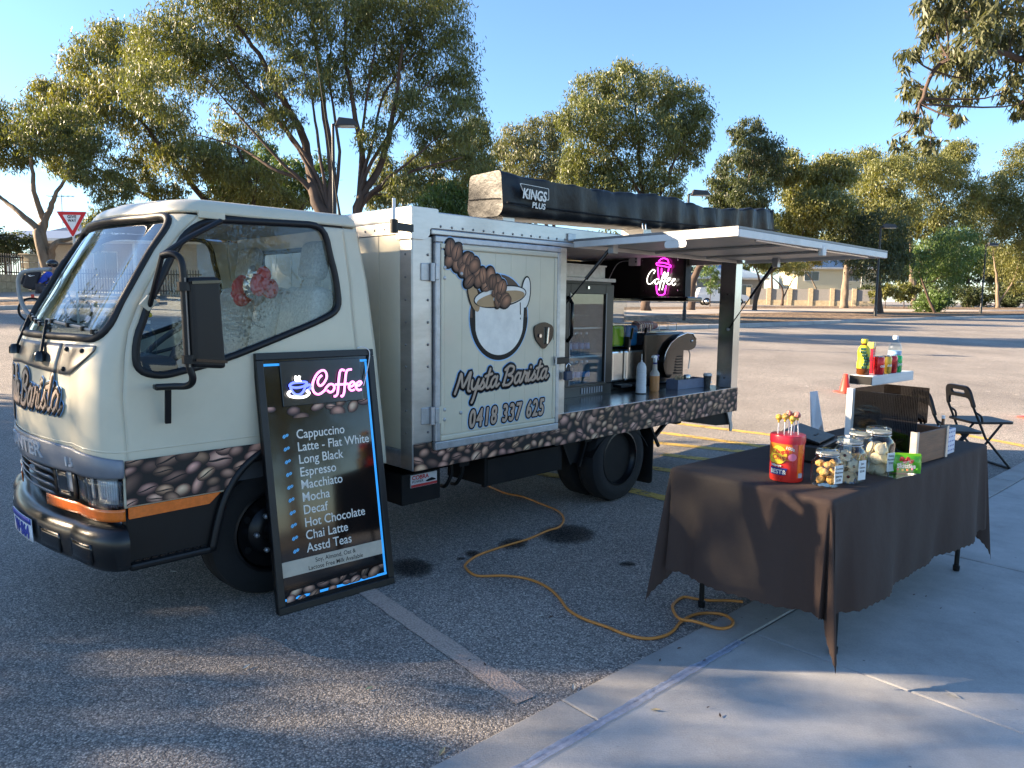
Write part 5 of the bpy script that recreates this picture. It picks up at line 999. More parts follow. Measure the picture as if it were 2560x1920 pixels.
# poured beans (printed)
bp = MB(); cb_ = []; hal = MB(); hal2 = MB(); rg = random.Random(4)
for i in range(34):
    t = i / 33; x = -1.69 + .42 * t + rg.uniform(-.055, .055) * (1 if t < .9 else .5); z = 1.775 - .235 * t + rg.uniform(-.05, .05); x = max(x, -1.70); a_ = rg.uniform(.5, 1.6)
    rl, rw_ = .049 * rg.uniform(.9, 1.12), 0.037 * rg.uniform(.85, 1.1); o = .0080 + .00013 * i
    hal.prism(ell(x, z, rl + .014, rw_ + .014, n=18, rot=a_), Matrix.Translation((0, -.0023 - .00003 * i, 0)) @ EM, .0002); hal2.prism(ell(x, z, rl + .009, rw_ + .009, n=18, rot=a_), Matrix.Translation((0, -.0043 - .00005 * i, 0)) @ EM, .0002)
    base = len(bp.v); br = rg.uniform(.6, 1.25); mid = (.21 * br, .095 * br, .048 * br)
    for rr, k_, upz in ((.001, 2.6, .3), (.45, 1.6, .18), (.8, .75, .05), (1., .15, 0)):
        for k in range(16):
            a = 2 * math.pi * k / 16; u, v = rr * rl * math.cos(a), rr * rw_ * math.sin(a); X_, Z_ = x + u * math.cos(a_) - v * math.sin(a_), z + u * math.sin(a_) + v * math.cos(a_) + upz * rw_; bp.v.append(tuple(EM @ Vector((X_, Z_, o)))); cb_.append(tuple(min(.6, c * k_) for c in mid))
    for q in range(3):
        for k in range(16): bp.f.append((base + q * 16 + k, base + q * 16 + (k + 1) % 16, base + (q + 1) * 16 + (k + 1) % 16, base + (q + 1) * 16 + k))
    if rg.random() < .5:
        base = len(bp.v)
        for k in range(9):
            tt = -.8 + 1.6 * k / 8
            for sg in (-1, 1): u, v = tt * rl, .12 * rw_ * math.sin(3 * tt) + sg * .09 * rw_ * (1 - tt * tt); bp.v.append(tuple(EM @ Vector((x + u * math.cos(a_) - v * math.sin(a_), z + u * math.sin(a_) + v * math.cos(a_), o + .0001)))); cb_.append((.012, .006, .004))
        bp.f += [(base + 2 * k, base + 2 * k + 2, base + 2 * k + 3, base + 2 * k + 1) for k in range(8)]
hal.build('bean_halo', SKYB, bdoor); hal2.build('bean_outline', NAVY, bdoor); bp.build('pouring_beans', BEANM, bdoor, cols=cb_)
ln, wt = script('Mysta Barista', .066, .22); LM_ = Matrix.Translation((-1.655, -.0246, .968)) @ Matrix.Rotation(R(-3.0), 4, 'Y') @ XZ(0)
for r_, m_, zo in ((.0275, SKYB, .0008), (.0235, NAVY, .0024), (.0082, TAN, .0042)): strokes([[(x * .80 / wt, y) for x, y in l] for l in ln], r_, 'name_lettering', m_, bdoor, LM_, .05, zo)
NMx = Matrix.Translation((-1.545, -.0246, .755)) @ Matrix.Rotation(R(-1.5), 4, 'Y') @ XZ(0)
for of, m_, zo in ((.0175, SKYB, .0006), (.0135, NAVY, .0016), (.0035, TAN, .0026)): fat_text('0418 337 625', .150, m_, 'phone_number', bdoor, NMx @ Matrix.Translation((0, 0, zo)), of, depth=.0002, shear=.22, xs=.66, align='LEFT', space=1.2)
# bean print on the lower skirt
MB().box(X0 + .12, -.742, -.003, .02, .545, .655).build('lower_rail', NAVY, truck); MB().box(-.742, X1, -.004, .02, .535, ZF + .004).build('serving_skirt', NAVY, truck)
bean_print('bean_print', X0 + .0, -.74, lambda x: .546, lambda x: (.70 if x < X0 + .132 else .648), -.004, truck, 75, .112, 8)
bean_print('bean_print', -.742, X1, lambda x: .536, lambda x: ZF + .003, -.005, truck, 210, .108, 9)
MB().bar((-.742, -.006, ZF + .006), (X1, -.006, ZF + .006), .006, .004).build('skirt_edge', STEEL, truck)
# rear post, serving hatch lid, struts
rp_ = MB().box(1.655, X1 - .002, -.003, .15, ZF + .007, 1.90).build('rear_post', STEEL, truck, bevel=.003); MB().box(1.70, X1, BW - .16, BW - .04, ZF + .007, 1.95).build('rear_post', STEEL, truck, bevel=.003); MB().box(X1 - .06, X1, .03, BW, 1.87, 1.952).build('rear_header', ALU, truck)
for z, x in ((.84, 1.70), (1.60, 1.70)): MB().sphere((1.652, .07, z), .007, 8, 5).build('post_screw', CHASS, rp_)
HA = math.atan2(.012, 1.2); LIDW = mat('lid_white', (.62, .62, .60), .45, dirt=.22, scale=5); LIDU = mat('lid_underside', (.44, .42, .38), .5, dirt=.15)
HMx = Matrix.Translation((0, -.012, 1.915)) @ Matrix.Rotation(-HA, 4, 'X') @ Matrix.Scale(-1, 4, (0, 1, 0))   # local +y = outwards
lid = MB().box(-.60, 1.80, .0, 1.20, .0, .014, HMx).build('hatch_lid', mat('lid_top', (.20, .20, .20), .5, .4), truck); MB().box(-.585, 1.785, .015, 1.185, -.014, -.002, HMx).build('lid_lining', LIDU, lid)
for nm, a in (('lid_side_rail', (-.60, -.585, .0, 1.20, -.042, -.001)), ('lid_side_rail', (1.785, 1.80, 0, 1.20, -.042, -.001)), ('lid_front_rail', (-.584, 1.784, 1.178, 1.20, -.045, -.001))): MB().box(*a, HMx).build(nm, LIDW, lid, bevel=.003)
MB().prism(rounded([(.72, -.042), (.72, -.085), (.87, -.085), (.87, -.042)], .02, 4), HMx @ Matrix(((0, 0, 1, -.60), (1, 0, 0, 0), (0, 1, 0, 0), (0, 0, 0, 1))), .008).build('lid_latch_plate', LIDW, lid); MB().box(.55, .61, 1.17, 1.205, -.09, -.02, HMx).build('lid_catch', LIDW, lid, bevel=.006)
for x in (.35, 1.1): MB().box(x - .02, x + .02, .02, 1.17, -.032, -.016, HMx).build('lid_batten', LIDU, lid, bevel=.003)
MB().tube([HMx @ Vector(p) for p in ((-.2, 1.1, -.03), (.4, 1.12, -.04), (1.2, 1.1, -.035), (1.6, 1.12, -.04))], .008, 8).build('lid_stay_rod', STEEL, lid)
hc = MB().box(-.655, -.575, -.014, -.003, 1.915, 1.965).build('hatch_hinge', GALV, truck, bevel=.003); MB().box(1.70, 1.77, -.014, -.003, 1.915, 1.965).build('hatch_hinge', GALV, truck, bevel=.003)
def strut(a, b, n_='gas_strut'):
    a, b = Vector(a), Vector(b); m_ = a.lerp(b, .52); o = MB().tube([a, m_], .012, 10).build(n_, BLKG, truck, smooth='auto'); MB().tube([m_, b], .005, 8).build('strut_rod', CHASS, o, smooth='auto'); MB().sphere(a, .016, 10, 6).build('strut_end', GALV, o, smooth=True); MB().sphere(b, .014, 10, 6).build('strut_end', GALV, o, smooth=True)
strut((1.66, -.36, 1.875), (1.648, .05, LX(1811, 823, 1.648).z)); strut((-.50, -.26, 1.875), (-.648, .03, 1.47))
MB().box(-.525, -.475, -.29, -.25, 1.83, 1.90).build('strut_bracket', GALV, truck); MB().box(1.64, 1.69, -.39, -.34, 1.83, 1.905).build('strut_bracket', GALV, truck)
# awning in its cover on the roof edge
AWM = mat('awning_cover', (.008, .0075, .0075), .45, var=.25, scale=6, spec=.35, bump=.8, bscale=9)
aw = thing('awning_bag', 'long black awning bag lying along the roof edge of the truck box', 'awning bag', toW((-1.30, 0, 2.02)), R(45))
ab = MB(); nx_, ring = 110, 26; sec = rounded([(-.0, .0, .05), (.30, .0, .05), (.30, .255, .03), (.0, .262, .03)], .04, 5); sec = sec if len(sec) < 30 else sec; ring = len(sec); rg2 = np.random.default_rng(5); ph = rg2.uniform(0, 6, 12)
for i in range(nx_ + 1):
    x = 3.58 * i / nx_; t = x / 3.58
    for (y, z) in sec:
        f_ = (z / .26); wr = .016 * math.sin(x * 21 + 3 * z * 10 + ph[0]) * (.25 + t) + .008 * math.sin(x * 47 + ph[1] + y * 9 + z * 14) * (t ** .5) + .014 * math.sin(x * 5.3 + ph[2] + z * 6) * f_
        bulge = .016 * math.sin(math.pi * min(1, f_)) ; sag = -.035 * math.sin(math.pi * min(1, t * 1.05)) * f_ - .02 * (f_ > .9) * math.sin(x * 3)
        side = -1 if y < .15 else 1; ab.v.append((x, y + side * (bulge + wr * .9) - .04, z * (1.05 - .08 * t) + sag + wr * .35 * (z > .02) + .11 * t))
for i in range(nx_):
    for k in range(ring): a = i * ring + k; b = i * ring + (k + 1) % ring; ab.f.append((a, b, b + ring, a + ring))
ab.f += [tuple(range(ring)), tuple(nx_ * ring + k for k in range(ring))[::-1]]
aco = ab.build('cover', AWM, aw, smooth='auto')
MB().tube([(3.58 * t, -.075 - .004 * math.sin(t * 40), .075 - .045 * math.sin(math.pi * t) * .6 + .11 * t) for t in np.linspace(.003, .997, 60)], .005, 6).build('zip_seam', CHASS, aw, smooth=True)
MB().tube([(-.003, y, z) for y, z in ((-.03, .10), (.02, .105), (.12, .11), (.25, .115))], .004, 6).build('end_seam', CHASS, aw)
for dx in (0, .04): MB().bar((1.38 + dx, -.085, .065), (1.385 + dx, -.088, .025), .006, .004).build('zip_pull', CHR, aw)
for x in (.12, 1.6, 3.0): MB().box(x - .05, x + .05, .02, .22, -.022, .004 + .1 * x / 3.58).build('mounting_foot', ALU, aw)
def awp(px, py): q = toL(hit(px, py, TP + TN * .075, TN)); return (q.x + 1.30, q.z - 2.02)
lgp = [awp(1297, 458), awp(1370, 472), awp(1370, 502), awp(1318, 490), awp(1305, 478)]; AM = XZ(-.081)
MB().prism(rounded(lgp, .01, 3), AM, .003).build('logo_border', CWH, aw); cxl = sum(p[0] for p in lgp) / 5; czl = sum(p[1] for p in lgp) / 5
MB().prism(rounded([(cxl + (x - cxl) * .95, czl + (z - czl) * .9) for x, z in lgp], .01, 3), Matrix.Translation((0, -.0035, 0)) @ AM, .002).build('logo_field', AWM, aw)
ang_l = math.atan2(lgp[1][1] - lgp[0][1], lgp[1][0] - lgp[0][0]); lw = lgp[1][0] - lgp[0][0]
LG = lambda fx, fz: Matrix.Translation((lgp[0][0] + lw * fx, -.0868, lgp[0][1] + fz)) @ Matrix.Rotation(-ang_l, 4, 'Y') @ XZ(0)
text_mesh('KINGS', .085, CWH, 'logo_text', aw, LG(.08, -.085), .0006, .15, lw * .82 / .085 / 2.9, .002); text_mesh('PLUS', .05, CWH, 'logo_text', aw, LG(.40, -.135), .0006, .15, lw * .5 / .05 / 2.35, .001)
# aerials and roof bits
MB().tube([(-2.08, -.03, 1.90), (-2.08, -.03, 2.04)], .009, 8).build('aerial_tip', TRIM, truck); MB().lathe([(.022, 0), (.022, .07)], 14, (-2.08, -.03, 1.86)).build('aerial_base', BLKP, truck, smooth='auto'); MB().bar((-2.08, -.03, 1.895), (-1.95, -.01, 1.895), .03, .04).build('aerial_bracket', BLKP, truck)
MB().tube([(-2.27, .19, 1.94), (-2.29, .20, 2.10), (-2.36, .25, 2.75)], [.008, .004, .002], 6).build('whip_aerial', CHASS, truck)
# mirror and its arms
A_ = lambda px, py, y: tuple(LY(px, py, y)); ma = MB()
ma.tube(catmull([A_(374, 766, .07), A_(385, 720, .0), A_(405, 639, -.06)], 5), .011, 8); ma.tube([A_(405, 639, -.06), A_(470, 595, 0), A_(552, 553, .085)], .013, 8)
ma.tube(catmull([A_(405, 639, -.06), A_(430, 635, -.10), A_(452, 652, -.13), A_(460, 714, -.14), A_(470, 893, -.14), A_(482, 945, -.14), A_(470, 964, -.10), A_(436, 966, -.04), A_(392, 968, .03)], 6), .015, 10)
mir = ma.build('mirror_arm', BLKP, truck, smooth='auto')
MB().bar(A_(384, 968, .04), A_(425, 966, .03), .05, .02).bar(A_(420, 972, .02), A_(420, 1058, .06), .026, .02).build('mirror_bracket', BLKP, truck, bevel=.004)
MB().bar(A_(360, 770, .07), A_(382, 745, .06), .05, .015, up=(0, 1, 0)).build('pillar_bracket', CREAM_P, truck, bevel=.005); MB().box(-3.04, -2.92, sy + .03, sy + .055, 1.865, 1.90).build('roof_bracket', CREAM_P, truck, bevel=.004)
for p_ in (A_(460, 716, -.14), A_(472, 898, -.14)): MB().lathe([(.028, -.018), (.028, .018)], 12, p_).build('mirror_clamp', BLKP, mir)
p0, p1, p2, p3 = LY(478, 694, -.17), LY(551, 692, -.16), LY(568, 922, -.16), LY(490, 918, -.17)
hd_ = MB(); th = Vector((-.035, .055, 0)); q = [p0, p1, p2, p3]; hd_.add([tuple(p) for p in q] + [tuple(p + th) for p in q], [(3, 2, 1, 0), (4, 5, 6, 7), (0, 1, 5, 4), (1, 2, 6, 5), (2, 3, 7, 6), (3, 0, 4, 7)]); mh = hd_.build('mirror_head', BLKP, truck, bevel=.014, seg=3)
off = Vector((-.012, -.008, 0)); MB().add([tuple(v) for v in (p0 + off * .6 + th * .3, p0 + off * .6 + th * .75, p3 + off * .6 + th * .75, p3 + off * .6 + th * .3)], [(0, 1, 2, 3)]).build('mirror_edge', mat('mirror_shell_tan', (.24, .20, .16), .5), mh, solid=.003)
MB().bar(p0 + Vector((.0, 0, -.02)), p1 + Vector((0, 0, -.02)), .012, .012).build('mirror_hem', BLKG, mh); MB().bar(p3 + Vector((0, 0, .03)), p2 + Vector((0, 0, .03)), .012, .012).build('mirror_hem', BLKG, mh)
fm = MB().tube(catmull([(-3.36, yc + HW0 - .07, 1.36), (-3.41, yc + HW0 + .08, 1.42), (-3.43, yc + HW0 + .13, 1.55), (-3.41, yc + HW0 + .10, 1.64), (-3.30, yc + HW0 - .03, 1.66)], 6), .012, 8).build('mirror_arm', mat('arm_grey', (.35, .34, .32), .4), truck, smooth=True)
# wipers
for (s0, z0, s1, z1, s2, z2) in ((2.42, 1.235, 2.62, 1.395, 1.55, 1.355), (3.22, 1.25, 3.36, 1.41, 2.72, 1.375)):
    a, b, c_ = S(s0, z0, .03), S(s1, z1, .035), S(s2, z2, .03); o = MB().bar(a, b, .018, .012, up=(-1, 0, 0)).build('wiper_arm', BLKP, truck, bevel=.003); MB().lathe([(.028, -.02), (.026, .01), (.015, .025)], 12, a).build('wiper_pivot', BLKG, o, smooth='auto')
    MB().tube([S(s1 + (s2 - s1) * t, z1 + (z2 - z1) * t, .022) for t in np.linspace(-.08, 1, 12)], .007, 6).build('wiper_blade', TRIM if 0 else mat('wiper_grey', (.30, .29, .26), .5), o)
    for t in (.1, .4, .7, .95): MB().box(-.012, .012, -.01, .01, -.01, .01, Matrix.Translation(S(s1 + (s2 - s1) * t, z1 + (z2 - z1) * t, .025))).build('blade_clip', BLKP, o)
# cab interior
SEAT = mat('seat_cloth', (.40, .39, .35), .95, var=.25, scale=60, bump=.5, bscale=150); DARKC = mat('dash_grey', (.06, .065, .072), .7)
def seat(y0, y1, head=True):
    s = MB().box(-2.92, -2.45, y0, y1, 1.0, 1.13).build('seat_cushion', SEAT, truck, bevel=.05, seg=3)
    M_ = Matrix.Translation((-2.44, 0, 1.08)) @ Matrix.Rotation(R(12), 4, 'Y'); MB().box(-.07, .07, y0, y1, 0, .50, M_).build('seat_back', SEAT, truck, bevel=.055, seg=4)
    if head: MB().box(-.05, .05, (y0 + y1) / 2 - .11, (y0 + y1) / 2 + .11, .54, .76, M_).build('headrest', SEAT, truck, bevel=.05, seg=4); MB().box(-.02, .02, (y0 + y1) / 2 - .07, (y0 + y1) / 2 + .07, .48, .56, M_).build('headrest_post', SEAT, truck)
seat(.2, .6); seat(.64, .92, False); seat(.97, 1.42)
MB().box(-3.45, -3.12, .18, 1.52, 1.05, 1.24).build('dashboard', DARKC, truck, bevel=.05, seg=3); MB().box(-3.3, -2.1, .16, 1.54, .62, .70).build('cab_floor', DARKC, truck); MB().box(-2.95, -2.4, .2, 1.46, .70, 1.0).build('seat_base', DARKC, truck)
sw = Matrix.Translation((-3.05, .45, 1.28)) @ Matrix.Rotation(R(-38), 4, 'Y'); so = MB().tube([sw @ Vector((.21 * math.cos(a), .21 * math.sin(a), 0)) for a in np.linspace(0, 2 * math.pi, 32, endpoint=False)], .015, 8, closed=True).build('steering_wheel', DARKC, truck, smooth=True)
for a in (0, 2.1, 4.2): MB().bar(sw @ Vector((0, 0, -.02)), sw @ Vector((.2 * math.cos(a), .2 * math.sin(a), 0)), .03, .012).build('wheel_spoke', DARKC, so)
MB().box(-2.32, -2.28, sy + .06, 1.5, .9, 1.36).build('parcel_panel', DARKC, truck); 
LIN = mat('headlining', (.30, .30, .29), .9); MB().box(-3.0, -2.26, .2, 1.5, 1.885, 1.895).build('headlining', LIN, truck)
# chassis, boxes, wheels
for y in (.45, 1.35): MB().box(-3.3, 1.9, y, y + .07, .40, .54).build('chassis_rail', CHASS, truck)
for x in (-1.5, -.3, .9): MB().box(x - .04, x + .04, .06, 1.8, .50, .558).build('cross_member', CHASS, truck)
tb = MB().box(-1.93, -1.64, .12, .42, .315, .50).build('battery_box', CHASS, truck, bevel=.008)
stk = MB().box(-1.87, -1.675, .112, .119, .415, .49).build('sticker', mat('sticker_white', (.55, .53, .52), .5), tb); STR = mat('sticker_red', (.45, .03, .03), .5); MB().box(-1.868, -1.677, .1095, .1115, .417, .432).build('sticker_band', STR, stk); text_mesh('COBRA', .035, STR, 'sticker_text', stk, Matrix.Translation((-1.862, .1110, .461)) @ XZ(0), .0004, 0, 1.05, .001); text_mesh('POWER', .022, NAVY, 'sticker_text', stk, Matrix.Translation((-1.862, .1110, .441)) @ XZ(0), .0004, 0, 1.1); MB().prism(rounded([(-1.765, .442), (-1.74, .452), (-1.715, .458), (-1.69, .448), (-1.68, .44), (-1.75, .437)], .006, 3), XZ(.1112), .001).build('sticker_car', NAVY, stk)
MB().box(-1.27, -.56, .10, .5, .325, .50).build('tool_box', CHASS, truck, bevel=.006)
for x in (-1.28, -.55): MB().bar((x, .12, .32), (x, .12, .56), .03, .02).build('box_hanger', CHASS, truck)
for x in (-1.52, -1.43): MB().tube(catmull([(x, .2, .56), (x + .01, .17, .45), (x - .01, .2, .36), (x + .03, .3, .33)], 5), .012, 8).build('hose', CHASS, truck, smooth=True)
WRIM = mat('wheel_rim_black', (.006, .006, .007), .35, .2)
def truck_wheel(x, yo, r=.332, w_=.185, dish=.10, hub=True):
    M_ = Matrix.Translation((x, yo, r)) @ Matrix.Rotation(R(90), 4, 'X')   # local +z -> -y (outwards)
    o = MB().lathe([(.205, -w_), (.30, -w_), (r - .012, -w_ + .02), (r, -w_ + .05), (r, -.05), (r - .012, -.02), (r - .05, -.004), (.25, -.002), (.212, -.008), (.205, -.02)], 48, M=M_, caps=False).build('tyre', TYRE, truck, smooth='auto')
    for k in range(4): MB().lathe([(r + .0005, -.05 - k * .028), (r - .008, -.052 - k * .028), (r - .008, -.058 - k * .028), (r + .0005, -.06 - k * .028)], 48, M=M_).build('tread_groove', CHASS, o)
    MB().lathe([(.212, -.006), (.2, -.004), (.196, -.03), (.188, -.04), (.185, -dish), (.13, -dish - .01), (.10, -dish + .02), (.065, -dish + .025), (.06, -dish + .06), (.001, -dish + .065)], 40, M=M_, caps=False).build('rim', WRIM, o, smooth='auto')
    for k in range(6): a = k * math.pi / 3; MB().lathe([(.013, 0), (.013, .02), (.006, .028)], 6, M=M_ @ Matrix.Translation((.1 * math.cos(a), .1 * math.sin(a), -dish + .015))).build('wheel_nut', GALV, o)
    for k in range(6): a = (k + .5) * math.pi / 3; MB().lathe([(.02, 0), (.018, .003)], 10, M=M_ @ Matrix.Translation((.155 * math.cos(a), .155 * math.sin(a), -dish - .004))).build('rim_hole', CHASS, o)
    return o
truck_wheel(.05, .02, dish=.13); truck_wheel(.05, .24); truck_wheel(.05, 1.86); truck_wheel(.05, 1.64); truck_wheel(-2.70, .15, dish=.02); truck_wheel(-2.70, 1.86 - .13)
MB().lathe([(.06, 0), (.06, 1.3)], 14, M=Matrix.Translation((.05, 1.6, .332)) @ Matrix.Rotation(R(90), 4, 'X')).build('rear_axle', CHASS, truck)
gd = MB()
for i in range(14):
    a = R(150 - 120 * i / 13); gd.v += [(.05 + .40 * math.cos(a), .02, .20 + .36 * math.sin(a)), (.05 + .40 * math.cos(a), .46, .20 + .36 * math.sin(a))]
gd.f = [(2 * i, 2 * i + 1, 2 * i + 3, 2 * i + 2) for i in range(13)]; gd.build('rear_mudguard', CHASS, truck, solid=.006)
MB().add([(-.56, .12, .53), (-.28, .12, .53), (-.33, .12, .33), (-.44, .12, .36)], [(0, 1, 2, 3)]).build('guard_plate', CHASS, truck, solid=.006); MB().bar((-.27, .10, .54), (-.36, .10, .32), .03, .02).build('guard_brace', CHASS, truck); MB().bar((-.56, .10, .54), (-.46, .10, .35), .03, .02).build('guard_brace', CHASS, truck)
MB().prism(rounded([(.02, .06), (.34, .06), (.34, .42), (.30, .53), (.02, .53)], .04, 4), Matrix(((0, 0, 1, .47), (1, 0, 0, 0), (0, 1, 0, 0), (0, 0, 0, 1))), .008).build('mud_flap', mat('mudflap', (.008, .008, .0085), .6), truck); MB().bar((.42, .02, .54), (.55, .02, .36), .02).build('flap_stay', CHASS, truck); MB().bar((.72, .06, .54), (.54, .06, .43), .035, .02).build('flap_brace', CHASS, truck)
MB().add([(.95, .05, .53), (1.72, .05, .53), (1.75, .05, .40), (1.5, .05, .42), (.95, .6, .53), (1.72, .6, .53), (1.75, .6, .38), (1.5, .6, .41)], [(0, 1, 2, 3), (7, 6, 5, 4), (0, 4, 5, 1), (1, 5, 6, 2), (2, 6, 7, 3), (3, 7, 4, 0)]).build('rear_under_tray', CHASS, truck)
MB().prism(rounded([(1.66, .535), (1.76, .535), (1.745, .45), (1.775, .40), (1.77, .345), (1.735, .34), (1.72, .42)], .012, 3), XZ(.04), .012).build('tail_bracket', GALV, truck)
# ================================================================== THINGS INSIDE THE TRUCK
def tthing(name, label, cat, loc, rz=0., group=None): return thing(name, label, cat, toW(loc), R(45) + rz, group)
ZB = ZF + .007
CG = glass('clear_plastic', (.93, .95, .95), .02, 1.35); JG = glass('jar_glass', (.93, .96, .95), .0, 1.5)
# fridge
FY = .50; fx0 = LY(1396, 900, FY).x; fx1 = LY(1531, 880, FY).x; fzt = LY(1527, 706, FY).z; fzg0 = LY(1424, 962, FY).z; fzg1 = LY(1429, 734, FY).z; gx0 = LY(1425, 850, FY).x; gx1 = LY(1512, 850, FY).x
fr_ = tthing('display_fridge', 'black glass door drinks fridge inside the truck beside the box door', 'fridge', (fx0, FY, ZB)); FWd = fx1 - fx0; FH = fzt - ZB; g0, g1 = gx0 - fx0, gx1 - fx0; h0, h1 = fzg0 - ZB, fzg1 - ZB
FB = mat('fridge_black', (.008, .008, .0085), .35); FI = mat('fridge_inside', (.62, .63, .64), .5)
MB().box(0, .02, .03, .5, .0, FH).box(FWd - .02, FWd, .03, .5, 0, FH).box(.02, FWd - .02, .47, .5, 0, FH).box(.02, FWd - .02, .03, .47, 0, .08).box(.02, FWd - .02, .03, .47, FH - .05, FH).build('cabinet', FB, fr_)
MB().box(.022, FWd - .022, .46, .468, .09, FH - .06).build('inner_back', FI, fr_); MB().box(.021, .026, .04, .46, .082, FH - .055).build('inner_side', FI, fr_); MB().box(FWd - .026, FWd - .021, .04, .46, .082, FH - .055).build('inner_side', FI, fr_); MB().box(.027, FWd - .027, .04, .46, .081, .086).build('inner_floor', FI, fr_)
dfr = MB().box(0, g0, 0, .028, .09, FH - .02).box(g1, FWd, 0, .028, .09, FH - .02).box(g0, g1, 0, .028, .09, h0).box(g0, g1, 0, .028, h1, FH - .02).build('door_frame', FB, fr_, bevel=.004); MB().box(g0, g1, .010, .014, h0, h1).build('door_glass', SGL, dfr)
MB().box(g0 - .012, g0 - .002, -.004, .0, h0 - .01, h1 + .01).box(g1 + .002, g1 + .012, -.004, .0, h0 - .01, h1 + .01).build('door_gasket', GREYG, dfr); MB().tube([(g0 - .035, -.002, .45), (g0 - .035, -.045, .5), (g0 - .035, -.045, .75), (g0 - .035, -.002, .8)], .014, 8).build('handle', BLKG, dfr, smooth=True)
MB().lathe([(.012, 0), (.012, .008)], 12, M=Matrix.Translation((FWd * .5, -.002, FH - .05)) @ Matrix.Rotation(R(90), 4, 'X')).build('lock', CHR, dfr)
vent = MB().box(0, FWd, .006, .03, .0, .082).build('base_grille', FB, fr_)
for k in range(9): MB().box(FWd * .42 + k * .032, FWd * .42 + k * .032 + .018, .0, .007, .018, .068).build('grille_slat', GREYG, vent)
MB().box(.0, FWd + .01, -.01, .5, FH + .001, FH + .03).build('top_board', TRIM, fr_, bevel=.004)
shz = [.09, .09 + (FH - .15) * .30, .09 + (FH - .15) * .60]
for z in shz[1:]: MB().box(.03, FWd - .03, .05, .45, z - .012, z).build('shelf', TRIM, fr_)
# things in the fridge
WB = glass('water_bottle', (.82, .90, .95), .05, 1.33); CAPB = mat('bottle_cap_white', (.75, .77, .8), .4); LBLB = mat('bottle_label_blue', (.10, .28, .55), .4); MILK = mat('milk_white', (.74, .75, .72), .4); CANR = mat('can_red', (.55, .015, .02), .25, .3)
def bottle(label, loc, h, r, group, W=True, body=WB, lab=LBLB, cap=CAPB, name='water_bottle'):
    t = tthing(name, label, 'bottle', loc, 0, group) if W else thing(name, label, 'bottle', loc, 0, group)
    MB().lathe([(r * .9, 0), (r, .01), (r, h * .62), (r * .85, h * .72), (r * .42, h * .88), (r * .36, h * .92)], 16).build('bottle_body', body, t, smooth='auto'); MB().lathe([(r * .42, h * .92), (r * .42, h), (r * .36, h + .001)], 14).build('cap', cap, t, smooth='auto'); MB().lathe([(r * 1.01, h * .3), (r * 1.01, h * .55)], 16).build('label_wrap', lab, t, smooth='auto'); return t
proto = None
for i in range(6):
    for j in range(2):
        loc = (fx0 + .07 + i * .075, FY + .09 + j * .1, ZB + shz[1])
        if proto is None: proto = bottle('small blue label water bottle on the middle fridge shelf', loc, .19, .03, 'water bottles in the fridge')
        else: c = copy_tree(proto); c.location = toW(loc)
for i in range(7):
    c = copy_tree(proto); c.location = toW((fx0 + .06 + i * .066, FY + .09, ZB + shz[0])); c['label'] = 'small blue label water bottle on the bottom fridge floor'; c['group'] = 'water bottles at the fridge bottom'
for i, (lx, wd) in enumerate(((.07, .04), (.17, .038))):
    mk = tthing('milk_bottle', ['large white milk bottle on the upper fridge shelf, beside the fridge edge', 'smaller white milk bottle on the upper fridge shelf'][i], 'milk bottle', (fx0 + lx + .02, FY + .12, ZB + shz[2])); hh = .27 - .06 * i
    MB().lathe([(wd, 0), (wd * 1.1, .02), (wd * 1.1, hh * .6), (wd * .5, hh * .9), (wd * .45, hh * .95)], 18).build('bottle_body', MILK, mk, smooth='auto'); MB().lathe([(wd * .5, hh * .95), (wd * .5, hh)], 14).build('cap', LBLB, mk, smooth='auto'); MB().box(-.02, .02, -wd * 1.13, -wd * 1.10, hh * .2, hh * .45).build('label_print', LBLB, mk)
for i in range(3):
    cn = tthing('drink_can', 'red drink can at the top of the fridge', 'can', (fx0 + .16 + .1 * i, FY + .13, ZB + shz[2] + .0), 0, 'red cans in the fridge') if i == 0 else copy_tree(cn0)
    if i == 0: cn0 = cn; MB().lathe([(.028, 0), (.032, .01), (.032, .145), (.026, .16)], 18).build('can_body', CANR, cn, smooth='auto'); MB().lathe([(.026, .16), (.027, .164), (.02, .162)], 18).build('can_top', CHR, cn)
    cn.location = toW((fx0 + .27 + .10 * i, FY + .30, ZB + shz[2] + .10)); 
MB().box(fx0 + .22, fx1 - .04, FY + .24, FY + .44, ZB + shz[2] + .09, ZB + shz[2] + .099).build('can_shelf', TRIM, truck)
bx_ = tthing('steel_tray', 'shallow steel tray standing on top of the drinks fridge', 'tray', (fx0 - .02, FY + .02, fzt + .032)); MB().box(0, FWd * .88, 0, .3, 0, .006).box(0, FWd * .88, 0, .006, .006, .10).box(0, FWd * .88, .294, .3, .006, .10).box(0, .006, .006, .294, .006, .1).box(FWd * .88 - .006, FWd * .88, .006, .294, .006, .1).build('pan', GALV, bx_)
MB().box(-.01, FWd * .89, -.012, .006, .09, .102).build('rim', GALV, bx_)
rg_ = tthing('orange_cloth', 'crumpled orange cloth lying in the steel tray', 'cloth', (fx0 + .16, FY + .16, fzt + .036)); cm_ = MB(); 
for _ in range(9): cm_.sphere((random.uniform(-.07, .07), random.uniform(-.05, .05), .07 + random.uniform(-.03, .08)), random.uniform(.04, .06), 12, 8, random.uniform(.8, 1.3), 1, random.uniform(.6, 1))
cm_.build('cloth', mat('orange_cloth', (.55, .10, .03), .9, bump=.8, bscale=40), rg_, smooth=True)
